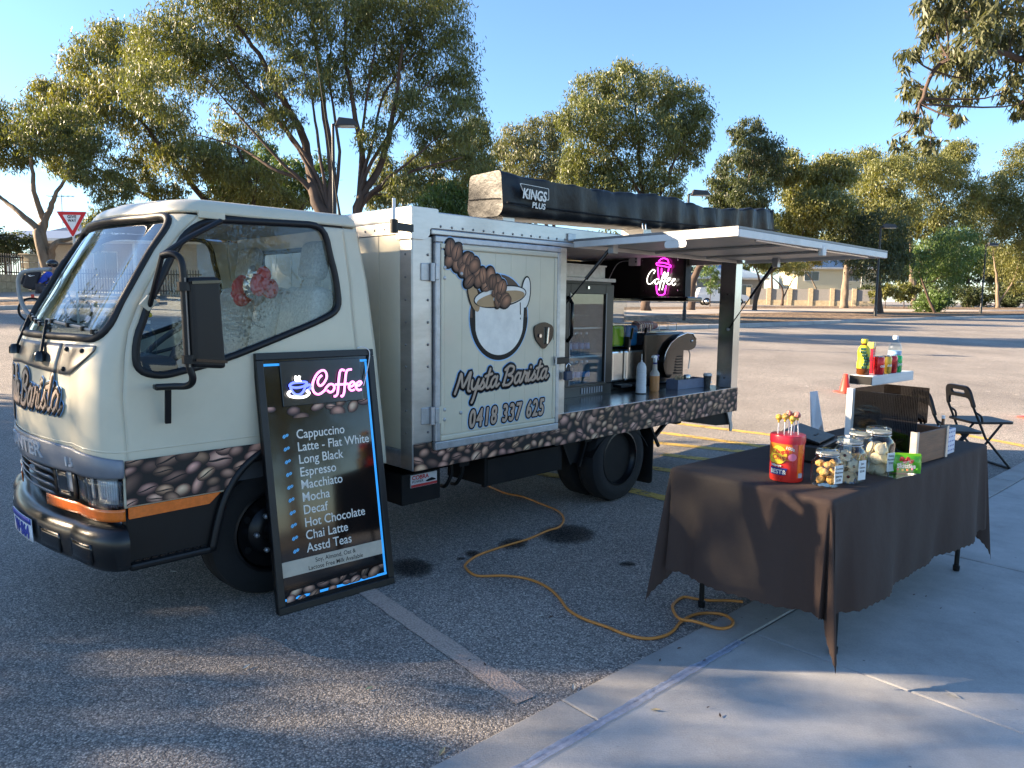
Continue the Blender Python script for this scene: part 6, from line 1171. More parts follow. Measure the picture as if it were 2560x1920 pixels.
# slush / juice dispenser with two bowls
DY = .54; dx0 = LY(1537, 900, DY).x; dx1 = LY(1606, 900, DY).x; DW = dx1 - dx0; dzb = LY(1570, 868, DY).z; dzt = LY(1570, 752, DY).z; dz0 = LY(1560, 958, DY).z
ds = tthing('drink_dispenser', 'twin bowl drink dispenser with green and blue liquid beside the fridge', 'dispenser', (dx0, DY, ZB)); HB_, HT_ = dzb - ZB, dzt - ZB; H0_ = max(.06, dz0 - ZB)
MB().box(-.01, DW + .01, .09, .42, .0, H0_).build('base', BLKP, ds, bevel=.006)
for k in range(2): 
    x0 = DW * .5 * k + .008; x1 = DW * .5 * (k + 1) - .008
    MB().box(x0, x1, .04, .40, H0_ + .002, HB_ - .02).build('steel_body', STEEL, ds, bevel=.03, seg=4)
    MB().box(x0 + .01, x1 - .01, -.06, .03, .03, H0_ - .004).build('drip_tray', BLKP, ds, bevel=.008)
    bw = MB().box(x0 - .004, x1 + .004, .03, .40, HB_, HT_).build('bowl', CG, ds, bevel=.02, seg=3)
    LQ = mat(('green_drink', 'blue_drink')[k], ((.22, .50, .01), (.005, .16, .42))[k], .08, trans=.35, ior=1.33, var=.05); MB().box(x0 + .006, x1 - .006, .04, .39, HB_ + .006, HB_ + (HT_ - HB_) * .47).build('liquid', LQ, bw, bevel=.025, seg=3)
    MB().lathe([(.045, 0), (.05, .05), (.035, .1)], 16, ((x0 + x1) / 2, .2, HB_ + .012)).build('paddle', LQ, bw, smooth=True); MB().box(x0 - .004, x1 + .004, .028, .402, HT_ + .001, HT_ + .02).build('bowl_lid', CG, ds)
    tp = MB().box(x1 - .028, x1 + .004, -.02, .03, HB_ + .0, HB_ + .09).build('tap', BLKP, ds, bevel=.006); MB().bar((x1 - .012, -.03, HB_ + .07), (x1 - .012, -.045, HB_ + .17), .022, .014).build('tap_lever', BLKG, tp, bevel=.004); MB().lathe([(.012, 0), (.014, .04)], 12, (x1 - .012, -.008, HB_ - .04)).build('tap_spout', CHR, tp)
# coffee machine: body, hooked side cheek, steam wand, cup rail
MY = .47; P_ = lambda px, py, y=MY: (LY(px, py, y).x, LY(px, py, y).z)
mx0, mzb = P_(1614, 960); mx1 = 1.60
cm = tthing('coffee_machine', 'black espresso machine with curved glossy side cheek on the steel bench', 'coffee machine', (mx0, MY, ZB)); q_ = lambda px, py: (P_(px, py)[0] - mx0, P_(px, py)[1] - ZB)
MB().box(.0, q_(1715, 900)[0], .02, .46, .02, q_(1650, 832)[1]).build('body', BLKG, cm, bevel=.02, seg=3); MB().box(.01, q_(1700, 900)[0], .0, .44, 0, .019).build('feet', CHASS, cm)
ck = [q_(*p) for p in ((1655, 905), (1660, 880), (1672, 858), (1690, 842), (1712, 832), (1728, 834), (1736, 848), (1735, 866), (1722, 875), (1704, 876), (1692, 884), (1684, 900), (1680, 930), (1668, 945), (1658, 930))]
MB().prism([tuple(p.xy) for p in catmull([(a, b, 0) for a, b in ck], 4, True)], XZ(.018), .035).build('side_cheek', BLKG, cm, bevel=.006); MB().tube([Vector((a, -.02, b)) for a, b in ck[:7]], .006, 6).build('cheek_trim', CHR, cm, smooth=True)
MB().sphere(Vector((q_(1725, 852)[0], -.018, q_(1725, 852)[1])), .014, 12, 8).build('cheek_badge', CHR, cm, smooth=True)
for k in range(7): a = q_(1662, 893 + 7 * k); b = q_(1702, 890 + 7 * k); MB().bar((a[0], -.012, a[1]), (b[0], -.012, b[1]), .008, .009).build('cooling_rib', CHASS, cm)
MB().tube([(q_(*p)[0], .0, q_(*p)[1]) for p in ((1712, 874), (1722, 876), (1725, 885), (1723, 905), (1721, 922))], .006, 8).build('steam_wand', STEEL, cm, smooth='auto')
rx0, rz0 = q_(1612, 832); rx1, _ = q_(1700, 832)
cr2 = MB()
for z in (.012, .075): cr2.tube([(rx0, .04, rz0 + z), (rx1, .04, rz0 + z), (rx1, .34, rz0 + z), (rx0, .34, rz0 + z), (rx0, .04, rz0 + z)], .004, 6)
for t in np.linspace(0, 1, 5): cr2.tube([(rx0 + (rx1 - rx0) * t, .04, rz0 + .012), (rx0 + (rx1 - rx0) * t, .04, rz0 + .075)], .003, 6)
cr2.build('cup_rail', STEEL, cm)
cs0 = tthing('paper_cup_stack', 'column of stacked paper cups lying in the rail on the coffee machine', 'cups', (mx0 + rx0 + .02, MY + .14, ZB + rz0 + .055)); nst = 13; PC = mat('cup_paper', (.62, .60, .58), .6); PK = mat('cup_print', (.25, .12, .13), .6)
for i in range(nst):
    o = MB().lathe([(.028, -.0), (.042, .085), (.045, .086), (.045, .091)], 18, M=Matrix.Translation((.12 + i * .019, 0, 0)) @ Matrix.Rotation(R(-90), 4, 'Y')).build('cup', PC if i % 2 else PK, cs0, smooth='auto')
# upper cupboard, power unit, neon sign facing the hatch
BX = 1.66; q5 = lambda px, py: LX(px, py, BX); ub0 = q5(1470, 742); ub1 = q5(1712, 742); SHY0, SHY1 = q5(1742, 748).y, 1.75
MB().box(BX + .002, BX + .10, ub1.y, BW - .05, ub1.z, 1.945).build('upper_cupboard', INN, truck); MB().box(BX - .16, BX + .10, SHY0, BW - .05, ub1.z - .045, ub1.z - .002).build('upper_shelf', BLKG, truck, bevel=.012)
nb = [q5(*p) for p in ((1605, 643), (1711, 643), (1709, 739), (1604, 739))]; ys0, ys1 = min(p.y for p in nb), max(p.y for p in nb)
ns = tthing('neon_coffee_sign', 'pink and white neon takeaway cup sign reading Coffee inside the truck', 'neon sign', (BX - .012, 0, 0)); BRD = mat('sign_board_clear', (.035, .030, .030), .25, coat=.4)
MB().box(-.004, .004, ys0, ys1, nb[2].z, nb[0].z).build('backing_board', BRD, ns)
NP = mat('neon_pink', (.9, .1, .8), .4, emit=(1, .03, .62), estr=1.1); NWt = mat('neon_white', (.95, .95, .92), .4, emit=(1, .93, .82), estr=.75); NBl = mat('neon_blue', (.2, .25, .9), .4, emit=(.10, .13, .85), estr=.6); NPl = mat('neon_pale_pink', (.9, .45, .8), .4, emit=(1, .27, .70), estr=.5)
Rg = lambda x, y: (1380 + x * .23508, 560 + y * .23508)
def neon_line(P, m, r, name='neon_tube', off=-.03):
    W_ = [q5(*Rg(*p)) for p in P]; W_ = [Vector((off, p.y, p.z)) for p in W_]; MB().tube(catmull(W_, 5) if len(W_) > 2 else W_, r, 8).build(name, m, ns, smooth='auto')
for P in ([(1160, 418), (1172, 385), (1215, 366), (1256, 384), (1266, 414)], [(1140, 440), (1142, 415), (1210, 415), (1282, 438), (1280, 462), (1210, 450), (1140, 440)], [(1150, 462), (1155, 520), (1162, 592)], [(1268, 470), (1262, 505), (1256, 530)], [(1136, 655), (1138, 700), (1150, 745), (1185, 757), (1222, 742), (1232, 700), (1240, 655)], [(1192, 470), (1190, 540)], [(1228, 690), (1226, 740)]): neon_line(P, NP, .0052)
for P in ([(1112, 530), (1124, 500), (1104, 489), (1066, 525), (1042, 585), (1050, 634), (1086, 634), (1122, 596)], [(1166, 592), (1142, 586), (1122, 618), (1142, 642), (1168, 612), (1176, 640)], [(1168, 705), (1190, 610), (1214, 535), (1230, 514), (1226, 552), (1190, 606), (1218, 610)], [(1200, 703), (1225, 610), (1248, 538), (1264, 520), (1258, 552), (1222, 606), (1246, 612)], [(1244, 612), (1276, 602), (1290, 576), (1266, 580), (1250, 622), (1276, 646), (1300, 622)], [(1300, 618), (1328, 604), (1338, 586), (1316, 590), (1304, 628), (1322, 652), (1345, 632)]): neon_line(P, NWt, .0046, off=-.036)
for q in ((1612, 655), (1700, 650), (1615, 730), (1700, 728)): p = q5(*q); MB().tube([(-.03, p.y, p.z + .01), (-.02, p.y, p.z), (.0, p.y, p.z)], .0035, 6).build('board_standoff', CHR, ns)
pu = q5(1592, 646); pw = tthing('power_unit', 'white plug-in power unit mounted beside the neon sign', 'power unit', (BX - .035, pu.y, pu.z - .075)); MB().box(-.03, .03, -.055, .055, 0, .15).build('case', TRIM, pw, bevel=.008)
for z in (.03, .06, .09): MB().box(-.0325, -.0295, -.045, -.03, z, z + .015).build('socket', BLKP, pw)
MB().tube(catmull([(-.02, .05, .05), (-.02, .2, .02), (-.05, .32, -.2), (-.1, .42, -.35)], 5), .004, 6).build('cord', TRIM, pw, smooth=True)
# on the bench: cup lids, spray bottle, condiment tray with sticks and shaker, takeaway cup
p = LZ(1613, 985, ZB); ll = tthing('cup_lid_stack', 'tall stack of white plastic cup lids on the steel bench', 'lids', (p.x, p.y + .045, ZB)); LW = mat('lid_plastic', (.66, .69, .72), .4, var=.03)
MB().lathe([(.052, 0), (.05, .006)], 24).build('lid_tray', BLKP, ll)
lr = .0435
for i in range(20):
    o = MB().lathe([(lr, .0), (lr + .001, .005), (lr - .001, .0095), (lr - .006, .0097)], 26).build('lid', LW, ll, smooth='auto'); o.location = (random.uniform(-.0012, .0012), random.uniform(-.0012, .0012), .007 + i * .0102); o.rotation_euler = (random.uniform(-.03, .03), random.uniform(-.03, .03), 0); o.scale = (1 - .004 * i,) * 2 + (1,)
MB().lathe([(lr * .93, 0), (lr * .86, .02), (lr * .62, .045), (lr * .2, .056), (.008, .057), (.007, .07), (.001, .072)], 26, (0, 0, .211)).build('dome_lid', LW, ll, smooth='auto'); MB().tube([(0, 0, .28), (0, 0, .335)], .003, 6).build('straw', LW, ll)
p = LZ(1645, 979, ZB); sp = tthing('spray_bottle', 'trigger spray bottle half filled with orange liquid beside the cup lids', 'spray bottle', (p.x, p.y + .04, ZB)); SB = mat('frosted_bottle', (.62, .58, .52), .35, trans=.3, var=.03); SL = mat('orange_liquid', (.52, .24, .09), .25, var=.05)
MB().lathe([(.036, 0), (.042, .012), (.042, .135)], 22).build('liquid_part', SL, sp, smooth='auto'); MB().lathe([(.042, .1352), (.041, .155), (.036, .165), (.022, .185), (.019, .215), (.02, .23), (.016, .235)], 22).build('bottle_top', SB, sp, smooth='auto'); BLN = mat('navy_plastic', (.03, .04, .2), .35)
MB().lathe([(.018, .236), (.018, .25)], 18).build('collar', BLN, sp, smooth='auto'); hd2 = MB().prism(rounded([(-.012, .251), (.012, .251), (.014, .285), (.02, .30), (.0, .315), (-.03, .312), (-.042, .30), (-.04, .292), (-.02, .292), (-.013, .28)], .006, 3), XZ(.012), .024).build('spray_head', LW, sp, bevel=.004); MB().prism(rounded([(.015, .318), (.05, .312), (.055, .304), (.035, .30), (.045, .27), (.036, .268), (.02, .298)], .004, 3), XZ(.008), .016).build('trigger', BLN, sp, bevel=.002)
a_, b_, c_ = LZ(1695, 974.5, ZB), LZ(1671, 968, ZB), LZ(1762, 963.5, ZB); tw = min(.40, c_.x - a_.x); tr2 = tthing('condiment_box', 'blue grey open box holding wooden sticks on the steel bench', 'box', (a_.x, a_.y + .002, ZB), -.08); TB = mat('box_blue_grey', (.13, .16, .24), .45); td, th_ = .13, .085
MB().box(0, tw, 0, .006, 0, th_).box(0, tw, td - .006, td, 0, th_).box(0, .006, .006, td - .006, 0, th_).box(tw - .006, tw, .006, td - .006, 0, th_).box(.006, tw - .006, .006, td - .006, 0, .006).box(tw * .45, tw * .45 + .004, .006, td - .006, .006, th_ - .004).build('box_body', TB, tr2)
sk0 = None; WD = mat('stick_wood', (.55, .43, .28), .7)
for i in range(30):
    if sk0 is None: sk0 = tthing('wooden_stick', 'pale wooden stirring stick standing in the blue grey box', 'stick', (0, 0, 0), 0, 'stirring sticks in the box'); MB().box(-.003, .003, -.0008, .0008, 0, .108).build('stick_blade', WD, sk0, bevel=.0007); c = sk0
    else: c = copy_tree(sk0)
    c.location = toW((a_.x + .02 + random.uniform(0, tw * .36), a_.y + .03 + random.uniform(0, .07), ZB + .006)); c.rotation_euler = (random.uniform(-.12, .12), random.uniform(-.12, .12), random.uniform(0, 3))
sh = tthing('steel_shaker', 'small steel chocolate shaker standing in the blue grey box', 'shaker', (a_.x + tw * .62, a_.y + .065, ZB + .007)); MB().lathe([(.028, 0), (.03, .07), (.034, .072), (.034, .095), (.03, .106), (.01, .11)], 22).build('can', STEEL, sh, smooth='auto'); MB().lathe([(.0345, .074), (.0345, .08)], 22).build('rim_band', CHR, sh)
p = LZ(1775, 968, ZB); tc_ = tthing('takeaway_cup', 'black patterned takeaway coffee cup with white lid by the rear post', 'cup', (p.x, p.y + .03, ZB)); CPM = mat('cup_pattern', (.05, .05, .05), .5, var=.9, scale=70)
MB().lathe([(.026, 0), (.037, .105)], 22).build('cup_body', CPM, tc_, smooth='auto'); MB().lathe([(.040, .104), (.041, .112), (.038, .114), (.037, .122), (.034, .126), (.033, .12)], 22).build('lid', LW, tc_, smooth='auto')
p = LZ(1790, 960, ZB); pt = tthing('paper_napkins', 'flat pile of paper napkins lying by the rear post', 'napkins', (p.x - .02, p.y + .12, ZB)); MB().box(-.09, .07, -.05, .08, 0, .012).build('pile', MILK, pt, bevel=.003); MB().box(-.085, .065, -.045, .075, .0125, .02).build('top_sheet', TRIM, pt)
# hanging bottle and red caps in the cab
hb_ = tthing('hanging_bottle', 'clear water bottle hanging inside the cab side window', 'bottle', (-3.22, .30, 1.20)); MB().lathe([(.03, 0), (.034, .01), (.034, .12), (.03, .14), (.012, .17), (.011, .185)], 18).build('bottle_body', WB, hb_, smooth='auto'); MB().lathe([(.013, .185), (.013, .2)], 12).build('cap', TRIM, hb_); MB().tube([(0, 0, .2), (.003, 0, .34)], .002, 5).build('string', TRIM, hb_)
for i, (dx, dz, c) in enumerate(((-.01, .215, (.7, .15, .1)), (.012, .225, (.8, .6, .05)), (0, .24, (.75, .3, .4)))): MB().sphere((dx, 0, dz), .011, 8, 6).build('bead', mat('bead%d' % i, c, .3), hb_, smooth=True)
RDC = mat('red_cap_cloth', (.55, .02, .04), .8, bump=.4, bscale=60)
for i, (x, y, z) in enumerate(((-2.50, .62, 1.60), (-2.49, .90, 1.58))):
    rc = tthing('red_cloth', ['crumpled red cloth hung on the seat back next to the headrest', 'crumpled red cloth hung on the middle seat back beside the silver bag'][i], 'cloth', (x, y, z), R(-60)); dm = MB(); rq = random.Random(i)
    for _ in range(7): dm.sphere((rq.uniform(-.03, .03), rq.uniform(-.05, .05), rq.uniform(-.08, .06)), rq.uniform(.03, .05), 12, 8, 1, rq.uniform(.7, 1.2), rq.uniform(.8, 1.5))
    dm.build('cloth_folds', RDC, rc, smooth=True)
sb_ = tthing('silver_bag', 'crumpled silver foil bag between the two red cloths', 'bag', (-2.50, .76, 1.55)); cm2 = MB()
for _ in range(6): cm2.sphere((random.uniform(-.02, .02), random.uniform(-.04, .04), random.uniform(.0, .1)), .04, 8, 6, .8, 1, 1.2)
cm2.build('foil', mat('foil', (.7, .7, .68), .25, 1, bump=1, bscale=30), sb_)
# ================================================================== MENU BOARD LEANING ON THE CAB
B0, B1 = onz(697, 1540), onz(985, 1457); LT0, LT1 = toW(LY(650, 882, .075)), toW(LY(943, 873, .075))
su = (B1 - B0); SWd = su.length; su.normalize(); tm = (LT0 + LT1) / 2 - (B0 + B1) / 2; sv = (tm - su * tm.dot(su)); SHt = sv.length; sv.normalize(); sn = su.cross(sv)
sgn = thing('menu_board', 'tall black framed coffee menu board leaning against the truck cab', 'menu board', B0); SM = Matrix(((su.x, sv.x, sn.x, B0.x), (su.y, sv.y, sn.y, B0.y), (su.z, sv.z, sn.z, B0.z), (0, 0, 0, 1))); sgn.matrix_world = SM
def SG(px, py, off=0.):
    q = hit(px, py, B0 + sn * off, sn) - B0; return q.dot(su), q.dot(sv)
FRB = mat('sign_frame', (.010, .010, .011), .38, var=.2); fw = .035
MB().box(0, SWd, 0, SHt, -.028, -.004).build('back_panel', BLKP, sgn)
for a in ((0, SWd, 0, fw), (0, SWd, SHt - fw, SHt), (0, fw, fw + .001, SHt - fw - .001), (SWd - fw, SWd, fw + .001, SHt - fw - .001)): MB().box(a[0], a[1], a[2], a[3], -.03, .012).build('frame_rail', FRB, sgn, bevel=.003)
FACE = mat('sign_face', (.006, .005, .005), .06, var=.2, scale=2, coat=.3, spec=.6); MB().box(fw, SWd - fw, fw, SHt - fw, -.003, 0).build('menu_face', FACE, sgn); face = bpy.data.objects['menu_face']
BLL = mat('blue_edge', (.03, .27, .62), .3, emit=(.02, .22, .6), estr=.25)
for a in ((fw + .004, SWd - fw - .004, fw + .022, fw + .034), (fw + .004, SWd - fw - .004, SHt - fw - .03, SHt - fw - .018), (SWd - fw - .018, SWd - fw - .006, fw + .035, SHt - fw - .031)): MB().box(a[0], a[1], a[2], a[3], .0, .0012).build('blue_border', BLL, face)
CRM = mat('menu_cream', (.82, .76, .66), .4, var=.03); LBL = mat('menu_blue', (.16, .55, .88), .35)
M0 = Matrix.Identity(4)
items = ['Cappuccino', 'Latte - Flat White', 'Long Black', 'Espresso', 'Macchiato', 'Mocha', 'Decaf', 'Hot Chocolate', 'Chai Latte', 'Asstd Teas']
ua, va = SG(741, 1097); ub, vb = SG(761, 1382.5); ux, _ = SG(922, 1104.7); ia, iva = SG(714, 1092)
def bean_icon(u, v, s, m, parent=None):
    for k, (dx, dy, rot, sc) in enumerate(((-.45, -.05, .9, 1.), (.45, .25, .75, .85))):
        for sg in (-1, 1):
            h = ell(0, 0, .62 * sc, .40 * sc, 0 if sg > 0 else 180, 180 if sg > 0 else 360, 12); h = [(x, y + sg * .05) for x, y in h]
            MB().prism([(u + s * (dx + x * math.cos(rot) - y * math.sin(rot)), v + s * (dy + x * math.sin(rot) + y * math.cos(rot))) for x, y in h], Matrix.Translation((0, 0, .0008)), .0004).build('bean_icon', m, parent or face)
tsz = .064
wl_ = text_mesh(items[1], tsz, CRM, 'probe', sgn, M0); wd0 = max(v.co.x for v in wl_.data.vertices); bpy.data.objects.remove(wl_); tsx = (ux - ua) / wd0
for i, s in enumerate(items):
    t = i / 9; u, v = ua + (ub - ua) * t * 0 + (ua), va + (vb - va) * t; u = ua
    text_mesh(s, tsz, CRM, 'menu_line', face, Matrix.Translation((u, v, .0010)), .0004, 0, tsx, .0004); bean_icon(ia, v + .018, .0165, LBL)
bq = [SG(*p) for p in ((705, 1408), (706.8, 1446.7))]; bz0, bz1 = bq[1][1], bq[0][1]; MB().box(fw + .002, SWd - fw - .019, bz0, bz1, .0002, .0014).build('milk_banner', mat('banner_tan', (.55, .47, .36), .45), face)
for k, s in enumerate(('Soy, Almond, Oat &', 'Lactose Free Milk Available')): text_mesh(s, .030, NAVY, 'banner_text', face, Matrix.Translation((SWd * .5, bz1 - .032 - .033 * k, .0022)), .0003, 0, .92, .0002, 'CENTER')
bean_icon(fw + .06, (bz0 + bz1) / 2 - .004, .022, NAVY); 
for o in list(face.children)[-4:]: o.location.z = .001
bean_icon(SWd - fw - .065, (bz0 + bz1) / 2 - .004, .022, NAVY)
for o in list(face.children)[-4:]: o.location.z = .001
RX = Matrix(((1, 0, 0, 0), (0, 0, 1, 0), (0, -1, 0, 0), (0, 0, 0, 1)))   # local xz print plane -> board uv plane
v1 = SG(740, 1030)[1]; v2 = SG(830, 1462)[1]
bean_print('bean_print', fw + .004, SWd - fw - .02, lambda x: v1 - .03, lambda x: v1 + .035, 0, face, 9, .085, 3, back=False, MX=RX); bean_print('bean_print', fw + .01, SWd - fw - .02, lambda x: v2 - .03 + .02 * (x / SWd), lambda x: v2 + .02 + .02 * (x / SWd), 0, face, 16, .08, 6, back=False, MX=RX)
# neon sign hung on the board
Ng = lambda x, y: (640 + x * .15370, 860 + y * .15370)
nq = [SG(*Ng(*p), .012) for p in ((385, 285), (1690, 225), (1755, 905), (450, 1025))]; nu0, nu1, nv0, nv1 = min(nq[0][0], nq[3][0]), max(nq[1][0], nq[2][0]), (nq[2][1] + nq[3][1]) / 2, (nq[0][1] + nq[1][1]) / 2
nn = thing('neon_coffee_sign', 'pink neon sign reading Coffee with a blue cup, hung on the menu board', 'neon sign', B0); nn.matrix_world = SM
MB().box(nu0, nu1, nv0, nv1, .004, .010).build('backing_board', mat('neon_board', (.02, .022, .025), .12, coat=.5), nn, bevel=.003)
def nl(P, m, r=.0062, closed=False):
    W_ = [SG(*Ng(*p), .024) for p in P]; W_ = [Vector((u, v, .024)) for u, v in W_]; MB().tube(catmull(W_, 5, closed) if len(W_) > 2 else W_, r, 8, closed=closed).build('neon_tube', m, nn, smooth='auto')
    W2 = [Vector((w_.x, w_.y, .014)) for w_ in W_]; MB().tube(catmull(W2, 5, closed) if len(W2) > 2 else W2, r * .9, 6, closed=closed).build('tube_base', BLKP, nn)
for P in ([(1070,510),(1020,560),(1005,630),(1040,680),(1100,640),(1150,540),(1130,450),(1070,430),(990,490),(930,610),(920,720),(960,800),(1030,815),(1110,760),(1150,700),(1200,655),(1250,660),(1275,710),(1250,765),(1200,785),(1160,755)], [(1440,430),(1390,420),(1360,470),(1342,620),(1328,790),(1300,845),(1270,848)], [(1290,660),(1400,656),(1500,648)], [(1552,412),(1490,425),(1465,475),(1448,620),(1432,790),(1405,850),(1380,838)], [(1510,695),(1570,682),(1600,640),(1570,612),(1525,650),(1512,715),(1550,755),(1602,742)], [(1622,685),(1680,670),(1712,632),(1690,606),(1640,640),(1626,705),(1665,750),(1712,738)]): nl(P, NPl)
nl([(548,672),(600,634),(700,622),(800,618),(826,640),(770,690),(660,712),(575,700)], NBl, closed=True); nl([(560,705),(590,770),(640,818),(700,825),(760,782),(812,680)], NBl); nl([(828,690),(866,662),(895,688),(872,728),(845,736)], NBl)
for P in ([(652,522),(640,560),(664,612)], [(712,522),(696,560),(722,612)], [(556,768),(520,810),(560,850),(680,870),(800,855),(862,808),(852,778),(820,762)]): nl(P, NWt)
c_pts = [SG(*Ng(*p), .015) for p in ((1745, 680), (1800, 450), (1845, 160), (1790, 70), (1700, 50), (1640, 70))]; MB().tube(catmull([Vector((u, v, .018)) for u, v in c_pts], 6), .0028, 6).build('power_cord', TRIM, nn, smooth=True)
# ================================================================== TABLE WITH CLOTH
Tn, Tl, Tr = onz(2080, 1252, .74), onz(1700, 1166, .74), onz(2468, 1108, .74); tx_ = (Tr - Tn).normalized(); ty_ = Vector((-tx_.y, tx_.x, 0)); TLn = 1.88; TWd = .745
trz = math.atan2(tx_.y, tx_.x); TO = Tn + (tx_ + ty_) * .01; TO.z = 0
tab = thing('folding_table', 'folding table with black legs under the brown cloth', 'table', TO, trz); TH = .735
MB().box(0, TLn, 0, TWd, TH - .035, TH).build('table_top', TRIM, tab, bevel=.01)
for i, x in enumerate((.225, 1.755)):
    for j, y in enumerate((.05, TWd - .03)):
        gz = .012 if (TO + tx_ * x + ty_ * y - E0).dot(KN) > 0 else .001
        o = MB().lathe([(.017, gz), (.019, gz + .03), (.013, gz + .032), (.013, TH - .035)], 12, (x, y, 0)).build('leg', BLKP, tab, smooth='auto')
    MB().tube([(x, .1, .45), (x, TWd - .1, .45)], .010, 8).build('leg_brace', BLKP, tab)
CLM = mat('brown_cloth', (.046, .028, .022), .9, var=.10, scale=3, bump=.25, bscale=22)
def cloth():
    b = MB(); o = .50; A, B = TLn, TWd; st = .0145; na = int((A + 2 * o) / st); nb_ = int((B + 2 * o) / st); rg = np.random.default_rng(3); pa = rg.uniform(0, 6.28, 10)
    for i in range(na + 1):
        for j in range(nb_ + 1):
            a = -o + (A + 2 * o) * i / na; c = -o + (B + 2 * o) * j / nb_
            # scalloped hem
            ea = 1 - .008 / o * (1 + math.cos(2 * math.pi * c / .052)) * .5; ec = 1 - .008 / o * (1 + math.cos(2 * math.pi * a / .052)) * .5
            da = (-a if a < 0 else a - A if a > A else 0) ; dc = (-c if c < 0 else c - B if c > B else 0)
            da *= ea if da > o * .9 else 1; dc *= ec if dc > o * .9 else 1
            sa, sc_ = (-1 if a < 0 else 1), (-1 if c < 0 else 1); x, y = min(max(a, 0), A), min(max(c, 0), B); r = math.hypot(da, dc)
            if r < 1e-9: b.v.append((x, y, TH + .0035 + .0012 * math.sin(a * 9 + pa[0]) * math.sin(c * 7 + pa[1]))); continue
            rd = .018; 
            if r < rd * 1.57: ph = r / rd; drop = rd * (1 - math.cos(ph)); outw = rd * math.sin(ph)
            else: drop = rd + (r - rd * 1.57); outw = rd
            k = drop / .5
            if da > 0 and dc > 0:
                f = math.atan2(dc, da); s2 = math.sin(2 * f); fl = drop * ((.06 if sa < 0 and sc_ < 0 else .03) + .09 * s2 ** 4 - .11 * math.sin(4 * f) ** 2); dx, dy = math.cos(f) * sa, math.sin(f) * sc_
                # fold leans a little to one side
                b.v.append((x + dx * (outw + fl) + .03 * k * s2 * (dy * sa), y + dy * (outw + fl), TH + .0035 - drop * (.985 - .02 * s2)))
            else:
                s_ = a if dc > 0 else c; L_ = A if dc > 0 else B; w1 = (.020 * math.sin(s_ * 5.2 + pa[2] + (1 if dc > 0 else 0)) + .012 * math.sin(s_ * 11.5 + pa[3]) + .006 * math.sin(s_ * 23 + pa[4] + 3 * k)) * k; edge = max(0, 1 - min(s_, L_ - s_) / .16); w1 -= .035 * k * edge * (1 - edge) * 3
                fl = .035 * k + w1 + .0015 * math.sin(s_ * 43 + pa[5] + 2 * math.sin(s_ * 5)) * max(0, 1 - k * 2) * min(1, k * 10)
                b.v.append((x + (sa * (outw + fl) if da > 0 else 0), y + (sc_ * (outw + fl) if dc > 0 else 0), TH + .0035 - drop))
    for i in range(na):
        for j in range(nb_): q = i * (nb_ + 1) + j; b.f.append((q, q + nb_ + 1, q + nb_ + 2, q + 1))
    return b
cl = cloth().build('tablecloth', CLM, smooth=True); cl.location = TO; cl.rotation_euler = (0, 0, trz); tag(cl, 'dark brown scalloped cloth draped over the folding table', 'tablecloth')
ZC = TH + .0055
def tth(name, label, cat, px, py, z=None, back=0., rz=0., group=None):
    q = onz(px, py, ZC if z is None else z); v = Vector((q.x, q.y, 0)).normalized(); q = q + v * back; return thing(name, label, cat, q, rz, group)
# candy tub with lollipops
tub = tth('candy_tub', 'red lidded tub of lollipops with yellow and orange wrapper', 'tub', 1964, 1206, back=.068, rz=R(-22)); TR_ = .070; TUBR = mat('tub_red', (.62, .03, .02), .28, coat=.3, var=.1); TUBO = mat('tub_orange', (.75, .17, .02), .28, coat=.3); TUBY = mat('tub_yellow', (.80, .55, .04), .3, coat=.3); LIDR = mat('lid_red', (.55, .012, .03), .3, coat=.2); NVB = mat('navy_print', (.02, .03, .16), .35); PNK = mat('pink_print', (.75, .20, .30), .35)
MB().lathe([(TR_ * .97, 0), (TR_, .006), (TR_ * 1.02, .17), (TR_ * .99, .175)], 40).build('tub_wall', TUBR, tub, smooth='auto'); MB().lathe([(TR_ * 1.06, .168), (TR_ * 1.07, .195), (TR_ * 1.04, .202), (TR_ * .9, .204), (.001, .204)], 40).build('tub_lid', LIDR, tub, smooth='auto')
def cyl(poly, r, m, name, parent, off=.0008, tilt=0.):
    """printed patch wrapped on the tub: poly in (arc length, height)"""
    P = densify(poly, .006); rr = lambda z: r * (1 + .02 * z / .17) + off; n = len(P); ca, cb2 = sum(p[0] for p in P) / n, sum(p[1] for p in P) / n; b = MB(); K = 9
    for k in range(1, K + 1):
        for (x, z) in P: a, z2 = ca + (x - ca) * k / K, cb2 + (z - cb2) * k / K; b.v.append((rr(z2) * math.sin(a / r), -rr(z2) * math.cos(a / r), z2))
    b.v.append((rr(cb2) * math.sin(ca / r), -rr(cb2) * math.cos(ca / r), cb2)); c0 = len(b.v) - 1
    b.f = [(c0, i, (i + 1) % n) for i in range(n)] + [(k * n + i, (k + 1) * n + i, (k + 1) * n + (i + 1) % n, k * n + (i + 1) % n) for k in range(K - 1) for i in range(n)]
    return b.build(name, m, parent)
for q in ([(-.10, .095), (.02, .095), (.02, .168), (-.10, .168)], [(.048, .02), (.075, .02), (.075, .165), (.048, .165)]): cyl([(a, b) for a, b in q], TR_, TUBO, 'wrapper_orange', tub, .0014)
cyl(ell(-.035, .118, .036, .040, n=28), TR_, TUBY, 'wrapper_flower', tub, .0036); cyl(ell(-.06, .10, .02, .02, n=20), TR_, TUBY, 'wrapper_flower', tub, .0040); cyl(ell(.022, .112, .017, .016, n=24), TR_, PNK, 'wrapper_lolly', tub, .0052)
cyl([(-.075, .03), (-.005, .03), (.005, .062), (-.075, .062)], TR_, NVB, 'wrapper_navy', tub, .0028); cyl([(.02, .015), (.046, .015), (.046, .165), (.024, .165)], TR_, CG, 'clear_window', tub, .0030)
